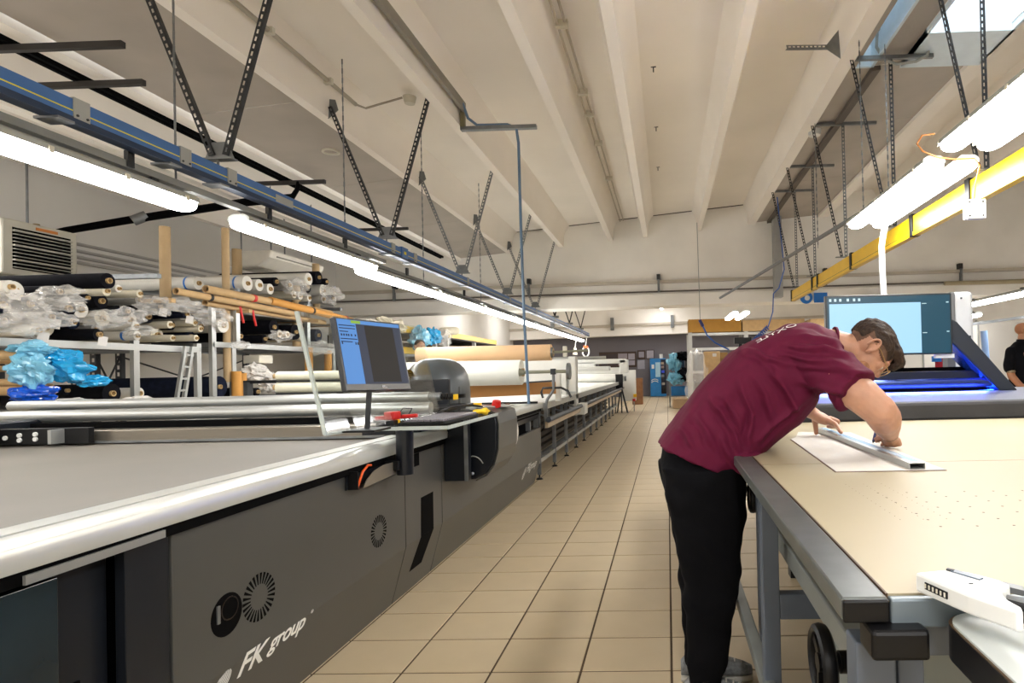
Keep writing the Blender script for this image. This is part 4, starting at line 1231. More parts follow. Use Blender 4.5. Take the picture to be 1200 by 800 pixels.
names = ['third', 'fourth', 'fifth', 'sixth', 'seventh', 'eighth', 'ninth', 'tenth', 'eleventh']
for k in range(8):
    lamp(-3.14, 5.98 + k * 2.0, 2.44 + 0.004 * k, 1.96, 'lit tube lamp below the blue rail, %s along the row' % names[k], GL)
lamp(-3.0, -0.4, 2.45, 1.9, 'lit tube lamp of the blue rail row behind the camera', GL)
lamp(-3.0, -2.6, 2.45, 1.9, 'lit tube lamp of the blue rail row farther behind the camera', GL)
lamp(-3.0, -4.8, 2.45, 1.9, 'lit tube lamp of the blue rail row by the back wall', GL)
for k in range(3):
    lamp(0.1, -5.2 + k * 1.95, 2.9, 1.9, 'added fill lamp over the aisle behind the camera, %s from the back wall' % ORD(k), GL)  # unseen aisle lamps, added as fill light for the foreground
for k in range(4):
    lamp(-6.6, -4.0 + k * 2.5, 3.0, 1.9, 'added fill lamp left of the racks outside the view, %s from the back wall' % ORD(k), GL)  # out-of-view lamps added to brighten the left bay
GR = 'lit twin lamps above the pattern table'
for i, x in enumerate((1.93, 2.17)):
    side = ('left', 'right')[i]
    lamp(x, 4.2, 2.76, 1.8, '%s lit lamp of the farther pair above the yellow rail' % side, GR)
    lamp(x, 2.2, 2.80, 1.8, '%s lit lamp of the nearer pair cut by the right frame edge' % side, GR)
    lamp(x, -1.8, 2.80, 1.8, '%s lit lamp of the pair farther behind the camera' % side, GR)
    lamp(x, -3.8, 2.80, 1.8, '%s lit lamp of the pair near the back wall' % side, GR)
for k, (x, y, L) in enumerate(((1.72, 14.6, 1.9), (2.0, 14.6, 1.9))):
    lamp(x, y, 2.70, L, ['left', 'right'][k] + ' lit lamp of the small far pair under the cross beam', 'far lit lamps')
for k, (x, y, z) in enumerate(((5.3, 8.6, 2.35), (6.6, 8.6, 2.35), (6.3, 12.0, 2.3), (8.2, 15.5, 2.35), (5.2, 16.5, 2.6), (5.2, 21.0, 2.7), (8.2, 21.0, 2.7), (1.9, 19.0, 3.7), (1.9, 24.0, 4.1), (-6.5, 20.0, 3.75), (-6.5, 25.0, 3.8), (-0.2, 21.5, 3.85), (-0.2, 26.0, 4.2))):
    lamp(x, y, z, 1.96, ['lit lamp high on the right, brightest one beyond the tower', 'lit lamp right of the brightest far lamp at the frame edge', 'long lit lamp in the right hall beyond the dark shirted person',
         'small lit lamp far back in the right hall', 'added fill lamp in the second bay behind the racks', 'added fill lamp in the second bay far right', 'added fill lamp in the far right corner bay', 'added hidden fill lamp over the central racks', 'added hidden fill lamp beyond the central racks',
         'added hidden fill lamp over the far left racks', 'added hidden fill lamp near the far left corner', 'added hidden fill lamp over the far aisle', 'added hidden fill lamp by the far grey wall'][k], 'lamps of the far halls')  # second-bay and high hidden lamps are added to brighten the far halls
# mounting channels
tag(MB().box(-3.02, -2.97, 1.5, 6.2, 2.525, 2.565).build('mounting_channel', mat('grey_channel', '#8c8d89', 0.5, 0.3)), 'grey steel channel carrying the first lamps beside the blue rail', 'channel')
tag(MB().box(-3.16, -3.11, 6.2, 21.9, 2.515, 2.55).build('mounting_channel', mat('grey_channel', '#8c8d89', 0.5, 0.3)), 'grey steel channel carrying the farther lamps beside the blue rail', 'channel')
tag(MB().bar((1.98, 6.0, 2.86), (1.16, 12.6, 2.82), 0.035, 0.035).build('mounting_channel', STEEL), 'grey steel bar running from the right lamps toward the cross beam', 'bar')
for k, y in enumerate((2.0, 3.2, 4.35, 5.4, 7.0, 9.0)):
    xx = -3.0 if y < 6 else -3.13
    tag(MB().box(xx + 0.015, xx + 0.04, y - 0.02, y + 0.02, 2.53, 2.62).build('lamp_bracket', DARK_STEEL), ORD(k) + ' small dark bracket from the left between lamp and blue rail', 'bracket', 'lamp brackets')

# yellow rail ------------------------------------------------------------
YX = 2.45
def build_yellow():
    t = thing('yellow_rail', 'bright yellow suspended rail with black clamps at upper right', 'rail', (YX, 7, 2.57))
    MB().box(YX - 0.03, YX + 0.03, 1.0, 11.4, 2.62, 2.77).build('web', YELLOW, t, bev=0.004)
    MB().box(YX - 0.038, YX + 0.03, 1.0, 11.4, 2.575, 2.615).build('lower_web', YELLOW, t, bev=0.003)
    MB().box(YX - 0.032, YX + 0.02, 1.0, 11.4, 2.612, 2.622).build('groove', BLACK, t)
    for y in (3.35, 3.92, 4.72, 5.8, 7.7, 9.4, 9.75, 11.35):
        MB().box(YX - 0.045, YX + 0.04, y - 0.035, y + 0.035, 2.575, 2.79).build('clamp', BLACK, t, bev=0.004)
build_yellow()
b = MB(); b.box(2.20, 2.34, 4.32, 4.38, 2.38, 2.52)
bx = tag(b.build('junction_box', WHITE_PL, bev=0.004), 'white junction box dangling on an orange cord by the yellow rail', 'box')
MB().add([(2.20, 4.32, 2.38), (2.20, 4.32, 2.52), (2.175, 4.26, 2.505), (2.175, 4.26, 2.35)], [(0, 1, 2, 3)]).build('open_lid', WHITE_PL, bx, fix=False)
for x in (2.222, 2.318):
    for z in (2.4, 2.5):
        MB().cyl((x, 4.318, z), (x, 4.322, z), 0.008, n=8).build('screw', DARK_STEEL, bx)
tag(MB().tube([(2.27, 4.35, 2.52), (2.27, 4.33, 2.62), (2.265, 4.25, 2.74), (2.18, 4.16, 2.76), (2.02, 4.12, 2.745), (1.90, 4.1, 2.755), (1.80, 4.1, 2.80), (1.77, 4.12, 2.86), (1.82, 4.15, 2.93), (1.92, 4.18, 2.95)], 0.006, 6).build('orange_cord', mat('orange_brown_cord', '#b5702f', 0.5), smooth=True),
    'orange brown cord looping round the gap between the right lamps', 'cord')
tag(MB().tube([(2.12, 5.66, 2.70), (2.09, 5.64, 2.60), (2.05, 5.60, 2.45), (2.02, 5.52, 2.25), (2.0, 5.45, 2.05), (2.0, 5.42, 1.7)], 0.028, 10).build('white_conduit', WHITE_PL, smooth=True), 'white flexible conduit curving down from the yellow rail behind the screen', 'conduit')
GH = 'slotted steel hangers of the yellow rail'
lab = ['nearest slotted hanger of the yellow rail at the right edge', 'slotted hanger with crossbar beside the skylight', 'third slotted hanger of the yellow rail, left of the lamps', 'fourth slotted hanger of the yellow rail', 'farthest slotted hanger at the end of the yellow rail']
for k, y in enumerate((4.5, 6.3, 8.0, 9.66, 11.0)):
    t = thing('rail_hanger', lab[k], 'hanger', (YX, y, 2.78), GH)
    zt = zb(YX) - 0.04
    b = MB(); slotted(b, (YX, y, 2.80), (YX, y, zt), 0.04, 0.03, (0, -1, 0)); b.build('post', DARK_STEEL if k < 2 else STEEL, t, fix=False)
    b = MB(); slotted(b, (YX - 0.06, y, 2.80), (2.03, y - 0.02, zb(2.0) + 0.02), 0.036, 0.03, (0, -1, 0)); b.build('strut', DARK_STEEL, t, fix=False)
    MB().box(YX - 0.14, YX + 0.14, y - 0.02, y + 0.02, 2.785, 2.795).build('apex_plate', STEEL, t)
    if k:
        MB().box(2.0, 2.9 if k < 3 else 2.8, y - 0.02, y + 0.02, zt, zt + 0.04).build('crossbar', STEEL, t)
b = MB(); b.prism([(-0.12, 0), (0.02, -0.13), (0.05, 0.14)], 'y', -0.003, 0.003)
# a bracket with a stub arm on the big rib
t = thing('rib_bracket', 'steel gusset with slotted stub arm on the big right rib', 'bracket', (1.9, 6.1, 4.6))
MB().prism([(1.70, 4.62), (1.865, 4.50), (1.85, 4.80)], 'y', 6.1, 6.106).build('gusset', STEEL, t)
b = MB(); slotted(b, (1.28, 5.95, 4.56), (1.75, 6.1, 4.63), 0.036, 0.03, (0, -1, 0)); b.build('arm', STEEL, t, fix=False)

# black cable tray and its arms, upper left
t = thing('cable_tray', 'black cable tray running under the grey ceiling panels', 'cable tray', (-5.08, 4.0, 3.86))
for dx, dz in ((0, 0), (0.05, 0.012)):
    MB().box(-4.94 + dx, -4.905 + dx, -2.0, Y_BEAM - 0.6, 3.87 + dz, 3.91 + dz).build('cable_run', BLACKM, t)
for k, (y, x1) in enumerate(((4.27, -4.0), (4.83, -4.35), (7.46, -4.35), (10.0, -4.40))):
    tag(MB().box(-5.6, x1, y - 0.02, y + 0.02, 3.825, 3.872).build('tray_arm', mat('dark_angle_iron', '#3b3836', 0.5, 0.4)), ['nearest black angle arm at the upper left', 'second black angle arm below the nearest one', 'black angle arm beside the bent pipe', 'small far black angle arm by the blue rail'][k], 'bracket', 'black angle arms')
tag(MB().cyl((-5.22, 1.0, 3.98), (-5.10, 4.0, 3.95), 0.06, n=12).build('black_hose', BLACKM, smooth=True), 'thick black hose along the tray at the top left corner', 'hose')
t = thing('insulated_pipe', 'pair of black insulated pipes crossing from the heater to the rail', 'pipe', (-6, 6.8, 3.2))
for k in range(2):
    MB().tube([(-7.45, 6.45, 2.94), (-7.25, 6.5, 2.98 - k * .03), (-6.9, 6.6, 3.10 - k * .03), (-6.2, 6.8, 3.28 - k * 0.04), (-5.2, 7.2, 3.56 - k * 0.05), (-4.75, 7.4, 3.66 - k * 0.05), (-4.70, 7.44, 3.76), (-4.70, 7.46, 3.85)], 0.028, 8).build('pipe', BLACKM, t, smooth=True)
for y, k in ((6.75, 0),):
    MB().cyl((-6.25, 6.76, 3.22), (-6.15, 6.84, 3.30), 0.06, n=12).build('clamp', STEEL, t, smooth=True)

# chains
def chain(x, y, z0, z1, label):
    b = MB()
    n = max(4, int((z1 - z0) / 0.045))
    for k in range(n):
        za = z0 + (z1 - z0) * k / n; zc = z0 + (z1 - z0) * (k + 1) / n
        if k % 2: b.box(x - 0.007, x + 0.007, y - 0.0016, y + 0.0016, za, zc + 0.004)
        else: b.box(x - 0.0016, x + 0.0016, y - 0.007, y + 0.007, za, zc + 0.004)
    return tag(b.build('hanging_chain', STEEL, fix=False), label, 'chain', 'hanging chains')
chain(-2.98, 3.52, 2.57, zb(-3) + 0.45, 'steel chain hanging at the upper left beside the nearest hanger')
chain(-3.08, 5.60, 2.57, zb(-3.1) + 0.3, 'steel chain hanging left of the second V hanger')
chain(-3.13, 7.55, 2.55, zb(-3.1) + 0.45, 'thin chain hanging before the third V hanger')
chain(-3.13, 9.9, 2.55, zb(-3.1) + 0.45, 'thin chain hanging before the fourth V hanger')
chain(1.99, 5.9, 2.83, zb(2) + 0.3, 'steel chain hanging from the big right rib to the lamps')
chain(2.30, 6.05, 2.83, zb(2.3), 'steel chain hanging behind the crossbar at the right')
chain(2.05, 7.9, 2.9, zb(2), 'thin chain hanging left of the third yellow rail hanger')

# conduits, detectors, hooks on the slab
t = thing('conduit_run', 'thin grey conduit with blind end along the left ribs', 'conduit', (-3.4, 5, 4.3))
MB().tube([(-3.40, 1.0, 4.36), (-3.40, 6.45, 4.36)], 0.022, 8).build('pipe', mat('grey_beige_conduit', '#a59c8d', 0.5), t, smooth=True)
MB().tube([(-3.40, 6.45, 4.36), (-3.34, 6.55, 4.36), (-2.95, 6.62, 4.50)], 0.012, 6).build('branch', mat('grey_beige_conduit', '#a59c8d', 0.5), t, smooth=True)
for y in (4.3, 5.0, 5.9):
    MB().box(-3.44, -3.36, y, y + 0.04, 4.33, 4.39).build('clip', CREAM_PL, t)
tag(MB().cyl((-2.88, 6.65, 4.52), (-2.88, 6.65, 4.44), 0.075, 0.055, 18).build('smoke_detector', CREAM_PL, smooth=True), 'round cream smoke detector near the second V hanger', 'detector')
tag(MB().cyl((2.12, 8.2, zb(2.12) - 0.06), (2.12, 8.2, zb(2.12) + 0.02), 0.08, 0.09, 18).build('smoke_detector', WHITE_PL, smooth=True), 'round white smoke detector on the right hanger crossbar', 'detector')
tag(MB().ring((-3.98, 6.95, zb(-3.98) + 0.02), (-3.98, 6.95, zb(-3.98)), 0.10, 0.075, 20).build('downlight_ring', CREAM_PL, smooth=True), 'round unlit downlight ring set in the grey panel', 'downlight')
t = thing('trunking', 'grey cable trunking along a rib ending in a bracket', 'trunking', (-2.2, 4, 4.35))
MB().box(-2.255, -2.215, 1.0, 6.6, 4.30, 4.40).build('channel', mat('grey_trunking', '#8a857b', 0.5, 0.2), t)
MB().box(-2.285, -2.24, 6.6, 6.66, 4.12, 4.36).build('drop_bracket', mat('olive_bracket', '#7d7657', 0.5), t)
MB().box(-2.285, -1.42, 6.6, 6.66, 4.10, 4.14).build('arm', STEEL, t)
hs = [(-2.22, 6.5, 4.36), (-2.20, 6.62, 4.24), (-2.10, 6.63, 4.16), (-1.75, 6.63, 4.155), (-1.655, 6.64, 4.12), (-1.635, 6.65, 3.95), (-1.63, 6.66, 3.0), (-1.62, 6.68, 2.0), (-1.60, 6.7, 1.3), (-1.59, 6.72, 0.8)]
tag(MB().tube(hs, 0.017, 8).build('air_hose', mat('steel_blue_hose', '#5d7690', 0.35), smooth=True), 'blue grey air hose hanging from the ceiling bracket to the machine', 'hose')
t = thing('conduit_run', 'pair of thin conduits along the rib above the aisle', 'conduit', (-1.0, 6, 4.6))
for dx in (0.0, 0.07):
    MB().cyl((-0.98 + dx, 1.0, zb(-1) + 0.38 + dx * .3), (-0.98 + dx, 13.2, zb(-1) + 0.38 + dx * .3), 0.014, n=8).build('pipe', mat('cream_conduit', '#b9ae9c', 0.5), t, smooth=True)
for y in (4.4, 5.6, 7.0, 7.6, 8.6, 10.2):
    MB().box(-1.0, -0.88, y, y + 0.05, zb(-1) + 0.35, zb(-1) + 0.42).build('clip', CREAM_PL, t)
for k, y in enumerate((4.95, 6.8, 8.5, 10.2)):
    x = 0.02
    z = zb(x) + 0.46
    b = MB(); b.cyl((x - 0.1, y, z - 0.07), (x - 0.1, y, z), 0.008, n=6); b.box(x - 0.13, x - 0.07, y - 0.012, y + 0.012, z - 0.012, z)
    tag(b.build('ceiling_hook', DARK_STEEL), 'small dark hook in the ceiling above the aisle, %s from the camera' % ORD(k), 'hook', 'ceiling hooks')
for k, (x, y) in enumerate(((-4.6, 3.9), (-5.35, 4.5), (-5.2, 6.0), (-5.25, 8.1))):
    z = zb(x) + (0.4 if x < -5 else 0)
    b = MB(); b.cyl((x, y, z - 0.09), (x, y, z), 0.008, n=6); b.box(x - 0.035, x + 0.035, y - 0.012, y + 0.012, z - 0.02, z)
    tag(b.build('ceiling_hook', DARK_STEEL), 'small dark hook under the left ceiling strip, %s from the camera' % ORD(k), 'hook', 'ceiling hooks')
tag(MB().tube([(2.36, 6.3, 4.62), (2.30, 6.28, 4.70), (2.30, 6.25, 4.85), (2.37, 6.25, 4.93), (2.42, 6.25, 4.88)], 0.016, 8).build('grey_cable', GREY_PL, smooth=True), 'grey cable curling up beside the skylight joist', 'cable')
tag(MB().tube([(2.42, 6.28, 4.55), (2.5, 6.26, 4.50), (2.7, 6.25, 4.52), (2.82, 6.25, 4.58), (2.84, 6.25, 4.68), (2.78, 6.25, 4.73), (2.68, 6.25, 4.70)], 0.016, 8).build('grey_cable', GREY_PL, smooth=True), 'grey cable looping on the hanger crossbar', 'cable')
# ------------------------------------------------------------------ fabric racks along the left side
RNG = random.Random(11)
_rm = {}
def roll_meshes(r, L, m, rc):
    key = (round(r, 3), L, m.name, rc)
    if key in _rm: return _rm[key]
    b = MB()
    b.ring((0, 0, 0), (-L, 0, 0), r, rc, 22)
    f = b.mesh('fabric', smooth=True); f.materials.append(m)
    b = MB()
    b.ring((0.02, 0, 0), (-0.3, 0, 0), rc, rc * 0.72, 14)
    c = b.mesh('core', smooth=True); c.materials.append(CARD_CORE)
    b = MB(); b.cyl((-0.06, 0, 0), (-0.065, 0, 0), rc * 0.74, n=12)
    h = b.mesh('core_hollow'); h.materials.append(CORE_DARK)
    _rm[key] = (f, c, h)
    return _rm[key]
def roll(y, z, r, m, label, group, x=-4.95, L=1.4, rc=None, yaw=0.0, tagc=None, band=None, pitch=0.0):
    rc = rc or max(0.016, min(r * 0.45, 0.026))
    t = thing('fabric_roll', label, 'fabric roll', (x, y, z), group)
    for nm, me in zip(('fabric', 'core', 'core_hollow'), roll_meshes(r, L, m, rc)):
        o = bpy.data.objects.new(nm, me); COL.objects.link(o); o.parent = t
    t.rotation_euler = (0, pitch, yaw)
    if tagc:
        b = MB(); b.add([(0.012, -0.01, -0.01), (0.03, 0.06, -0.02), (0.022, 0.05, -0.10), (0.006, -0.02, -0.09)], [(0, 1, 2, 3)])
        o = b.build('paper_tag', PAPER, None, fix=False, origin=(0, 0, 0)); o.parent = t
    if band:
        b = MB(); b.ring((-0.10, 0, 0), (-0.12, 0, 0), r + 0.002, r - 0.004, 22)
        o = b.build('band', BLUE_PL, None, smooth=True, origin=(0, 0, 0)); o.parent = t
    return t
def cardtube(y, z, r, label, group, x=-4.9, L=1.2, yaw=0.0, m=None):
    t = thing('cardboard_tube', label, 'tube', (x, y, z), group)
    key = ('tube', round(r, 3), L)
    if key not in _rm:
        b = MB(); b.ring((0, 0, 0), (-L, 0, 0), r, r * 0.72, 16); f = b.mesh('tube_wall', smooth=True); f.materials.append(m or CARD)
        b = MB(); b.cyl((-0.05, 0, 0), (-0.055, 0, 0), r * 0.74, n=12); h = b.mesh('tube_hollow'); h.materials.append(CORE_DARK)
        _rm[key] = (f, h)
    for nm, me in zip(('tube_wall', 'tube_hollow'), _rm[key]):
        o = bpy.data.objects.new(nm, me); COL.objects.link(o); o.parent = t
    t.rotation_euler = (0, 0, yaw)
    return t

G1 = 'fabric rolls heaped on the near left rack'
W_, K_, N_, C_, GY = FAB_WHITE, FAB_BLACK, FAB_NAVY, FAB_CREAM, FAB_GREY
near = [
 (4.329, 2.071, .050, W_, 'white roll with brown core at the far left end of the top heap', 1, 0),
 (5.06, 2.225, .068, K_, 'thick black roll lying on top of the near left heap', 0, 0),
 (5.09, 2.139, .042, C_, 'cream roll just under the thick black roll on top', 0, 0),
 (5.238, 2.182, .034, W_, 'thin white wrapped roll right of the cream roll', 0, 0),
 (4.898, 2.055, .034, K_, 'thin black roll below the cream roll', 0, 0),
 (4.788, 1.956, .066, K_, 'black roll with small core facing out in the middle of the heap', 0, 0),
 (4.65, 1.873, .045, GY, 'grey wrapped roll with tan end left of the black roll', 1, 0),
 (4.50, 1.755, .045, W_, 'white crumpled roll low in the heap near the left edge', 1, 0),
 (4.961, 1.745, .052, K_, 'black roll with bright core resting on the shelf beam', 1, 0),
 (5.402, 2.156, .036, C_, 'cream wrapped roll at the upper right of the near heap', 0, 0),
 (5.672, 2.064, .044, K_, 'black roll with tan core at the right of the near heap', 1, 0),
 (5.949, 2.014, .042, N_, 'dark roll with tan core beside two white tags', 1, 0),
 (5.79, 1.896, .038, C_, 'thin tan roll in the right half of the heap', 0, 0),
 (5.424, 1.853, .042, W_, 'cream roll bundle low in the middle of the heap', 0, 0),
 (6.069, 1.935, .034, C_, 'upper of three thin tan rolls at the right end of the heap', 0, 0),
 (6.135, 1.877, .034, C_, 'middle of three thin tan rolls at the right end of the heap', 0, 0),
 (6.077, 1.774, .034, C_, 'lowest of three thin tan rolls at the right end of the heap', 0, 0),
 (6.462, 1.937, .082, W_, 'fat white wrapped roll at the right end of the heap by the post', 0, 0),
 (5.33, 1.757, .042, W_, 'white roll with blue band lying low on the shelf beam', 0, 1),
 (5.74, 1.757, .032, C_, 'thin tan roll lying low beside the blue banded roll', 0, 0),
]
for i, (y, z, r, m, lab, tg, bd) in enumerate(near):
    roll(y, z, r, m, lab, G1, x=-4.95 + RNG.uniform(-0.05, 0.05), tagc=tg, band=bd, yaw=RNG.uniform(-0.06, 0.06))
FILL = sorted([(4.42, 1.95), (4.62, 1.98), (4.55, 2.08), (4.78, 1.80), (4.80, 2.10), (4.96, 1.86), (5.12, 1.80), (5.08, 1.98), (5.22, 2.07), (5.28, 1.92), (5.42, 2.00), (5.52, 1.79), (5.56, 1.93), (5.56, 2.12), (5.70, 1.97), (5.86, 1.80), (5.92, 1.90), (6.22, 1.80), (6.22, 2.02), (4.38, 1.82), (4.62, 1.74), (6.30, 1.92)])
for k, (y, z) in enumerate(FILL):
    m = (K_, N_, W_, GY, K_, C_)[k % 6]
    cn = ('black', 'navy', 'white', 'grey', 'black', 'cream')[k % 6]
    lvl = 'low' if z < 1.85 else ('at mid height' if z < 2.0 else 'high')
    nth = len([q for q in range(k) if ('black', 'navy', 'white', 'grey', 'black', 'cream')[q % 6] == cn])
    roll(y, z, 0.050 + 0.012 * (k % 3), m, '%s roll set back %s in the near heap, %s such from the left' % (cn, lvl, ORD(nth)), G1, x=-5.08 - 0.05 * (k % 3), yaw=RNG.uniform(-0.05, 0.05))

G2 = 'white rolls on the upper tier'
roll(6.849, 2.462, .088, W_, 'long white roll with blue band on the upper tier', G2, band=1, L=1.9)
roll(7.054, 2.47, .072, W_, 'white roll right beside the blue banded white roll', G2, L=1.5)
roll(6.55, 2.43, .075, W_, 'long white roll behind the brown pole on the upper tier', G2, x=-5.3, L=1.7, band=1)
roll(7.25, 2.45, .066, W_, 'pale wrapped roll next to the white pair on the upper tier', G2, L=1.3)
G3 = 'rolls heaped on the far upper tier'
far = [(7.957, 2.681, .085, W_, 'white roll on top of the far upper heap'), (8.234, 2.747, .088, K_, 'black roll at the very top of the far heap'), (8.09, 2.594, .085, K_, 'black roll in the middle of the far heap'),
       (8.529, 2.73, .05, K_, 'small black roll end at the right of the far heap'), (7.931, 2.454, .057, W_, 'white roll low in the far heap'), (8.145, 2.445, .05, W_, 'thin white roll at the bottom of the far heap'),
       (8.566, 2.483, .055, K_, 'black roll end at the low right of the far heap'), (7.782, 2.447, .05, C_, 'tan cored roll at the low left of the far heap'), (7.354, 2.556, .056, K_, 'black roll left of the far heap'),
       (8.4, 2.58, .09, W_, 'wrapped white roll at the right of the far heap'), (7.68, 2.56, .075, GY, 'grey wrapped roll at the left of the far heap'), (8.35, 2.45, .06, GY, 'grey roll at the bottom right of the far heap')]
for y, z, r, m, lab in far:
    roll(y, z, r, m, lab, G3, x=-4.95 + RNG.uniform(-0.06, 0.06))
G4 = 'dark rolls on the middle tier'
mid = [(7.176, 1.82, .052, K_, 'black roll with bright core on the middle tier'), (7.46, 1.90, .046, C_, 'left tan core on the middle tier'), (7.62, 1.90, .044, C_, 'second tan core on the middle tier'), (7.787, 1.943, .102, K_, 'fat black roll with cream core on the middle tier'),
       (8.02, 1.97, .045, C_, 'tan core right of the fat black roll'), (7.98, 1.87, .045, C_, 'tan core under its neighbour right of the fat black roll'), (6.75, 1.83, .06, K_, 'black roll just right of the post on the middle tier'),
       (7.35, 1.98, .09, K_, 'black roll set back on the middle tier'), (8.3, 1.93, .09, N_, 'navy roll behind the acrylic sheet on the middle tier')]
for y, z, r, m, lab in mid:
    roll(y, z, r, m, lab, G4, x=-4.98)
G5 = 'dark rolls on the lowest tier'
low = [(6.935, 1.174, .055, K_, 'left black cored roll low behind the tubes'), (7.06, 1.17, .05, K_, 'right black cored roll low behind the tubes'), (5.093, 1.231, .088, K_, 'thick black roll lying low on the bottom tier'),
       (5.45, 1.22, .055, W_, 'white roll with rounded end beside the thick black roll'), (6.45, 1.25, .12, N_, 'big dark draped roll at the right of the bottom tier'), (4.70, 1.272, .036, K_, 'thin black roll under the blue bags')]
for y, z, r, m, lab in low:
    roll(y, z, r, m, lab, G5, x=-4.92 if y < 5.2 else -5.0)
G6 = 'cardboard tubes among the blue bags'
bl = [(4.312, 1.547, .030, 'brown tube end at the left edge among blue bags'), (4.503, 1.524, .030, 'brown tube with pale cap among the blue bags'), (4.568, 1.58, .028, 'upper brown tube end among the blue bags'),
      (4.692, 1.464, .028, 'brown tube end right of the blue bags'), (4.495, 1.35, .028, 'brown tube end under the blue bags'), (4.532, 1.289, .044, 'wide yellow brown tube low under the blue bags')]
for y, z, r, lab in bl:
    cardtube(y, z, r, lab, G6, x=-4.88, L=1.1, yaw=RNG.uniform(-0.1, 0.1))
# long cardboard tubes lying along the rack front
G7 = 'long cardboard tubes along the rack front'
def longtube(p, q, r, label, m=CARD, tape=None):
    t = thing('long_tube', label, 'tube', p, G7)
    MB().ring(p, q, r, r * 0.72, 16).build('tube_wall', m, t, smooth=True)
    a = Vector(p).lerp(Vector(q), 0.02); c = Vector(p).lerp(Vector(q), 0.025)
    MB().cyl(a, c, r * 0.74, n=12).build('tube_hollow', CORE_DARK, t)
    if tape:
        for f, mm in tape:
            a = Vector(p).lerp(Vector(q), f); c = Vector(p).lerp(Vector(q), f + 0.02)
            MB().ring(a, c, r + 0.004, r - 0.004, 16).build('tape', mm, t, smooth=True)
longtube((-4.86, 5.72, 2.22), (-4.86, 7.6, 2.17), 0.036, 'long cardboard tube with dark band in the lower row', tape=((0.22, BLACK),))
longtube((-4.82, 6.05, 2.285), (-4.80, 8.3, 2.24), 0.042, 'long cardboard tube with red tape on the upper row', tape=((0.3, RED),))
longtube((-4.80, 7.02, 2.275), (-4.74, 8.75, 2.17), 0.046, 'amber cardboard tube reaching toward the monitor', m=mat('amber_card', '#c98f42', 0.7), tape=((0.45, BLACK), (0.9, RED)))
longtube((-4.95, 6.2, 2.16), (-4.95, 8.4, 2.12), 0.035, 'thin cardboard tube under the amber tube')
# bags
def crumple(c, rx, ry, rz, label, m, seed, amp=0.38, group=None, cat='plastic bag', name='plastic_wrap'):
    s = Vector((seed * 3.1, seed * 1.7, seed * 0.9))
    def fn(d):
        return 1 + amp * noise.noise(d * 2.3 + s) * 1.6 + amp * 0.5 * noise.noise(d * 5.5 + s)
    b = MB(); b.ball(c, rx, ry, rz, 30, 18, fn)
    return tag(b.build(name, m, smooth=False), label, cat, group)
GB = 'clear plastic wraps on the rolls'
bags = [((-4.86, 4.34, 1.93), .12, .13, .10, 'clear wrap bulging at the left edge of the top heap'), ((-4.85, 4.32, 1.79), .12, .16, .09, 'clear wrap low at the left edge of the heap'),
        ((-4.88, 4.58, 2.04), .14, .10, .08, 'pointed clear wrap beside the thick black roll'), ((-4.86, 4.62, 1.96), .10, .12, .06, 'clear wrap left of the black cored roll'),
        ((-4.85, 4.55, 1.84), .10, .12, .07, 'grey clear wrap below the black cored roll'), ((-4.86, 4.97, 1.87), .10, .14, .08, 'clear wrap in the middle of the near heap'), ((-4.86, 5.18, 1.92), .10, .12, .08, 'clear wrap right of the middle of the near heap'),
        ((-4.86, 5.30, 1.80), .08, .12, .05, 'clear wrap low by the blue banded roll'), ((-4.86, 5.52, 2.05), .10, .16, .09, 'clear wrap over the upper right of the near heap'), ((-4.87, 5.84, 2.08), .10, .18, .07, 'long clear wrap draped over thin rolls'),
        ((-4.86, 6.2, 2.0), .10, .22, .10, 'big clear wrap at the right end of the near heap'), ((-4.86, 7.62, 2.52), .10, .16, .12, 'clear wrap at the left of the far heap'), ((-4.85, 8.40, 2.52), .10, .18, .14, 'clear wrap at the right of the far heap'),
        ((-4.86, 6.6, 1.72), .06, .1, .05, 'clear wrap hanging by the second post'), ((-4.84, 8.1, 1.74), .12, .26, .10, 'clear wrap hanging behind the acrylic sheet'), ((-4.86, 7.3, 1.86), .08, .14, .07, 'clear wrap on the middle tier')]
for i, (c, rx, ry, rz, lab) in enumerate(bags):
    crumple(c, rx * 1.3, ry * 0.8, rz * 0.85, lab, BAG, i + 1, amp=0.45, group=GB)
GB2 = 'blue plastic bags on the near left rack'
for i, (c, rx, ry, rz, lab, m) in enumerate((((-4.84, 4.38, 1.60), .10, .13, .055, 'pale blue bag on top of the brown tubes', BAG_LBLUE), ((-4.82, 4.62, 1.46), .11, .15, .11, 'bright blue crumpled bag in the middle of the stack', BAG_BLUE),
        ((-4.80, 4.33, 1.44), .10, .13, .12, 'teal blue bag hanging at the left edge', BAG_LBLUE), ((-4.80, 4.80, 1.345), .07, .13, .045, 'pointed bright blue bag tip over the black roll', BAG_BLUE),
        ((-4.80, 4.34, 1.25), .10, .14, .07, 'deep blue bag at the bottom left', BAG_DEEP), ((-4.82, 4.55, 1.55), .08, .12, .05, 'bright blue bag fold between the brown tubes', BAG_BLUE))):
    crumple(c, rx, ry, rz, lab, m, 40 + i, amp=0.34, group=GB2)

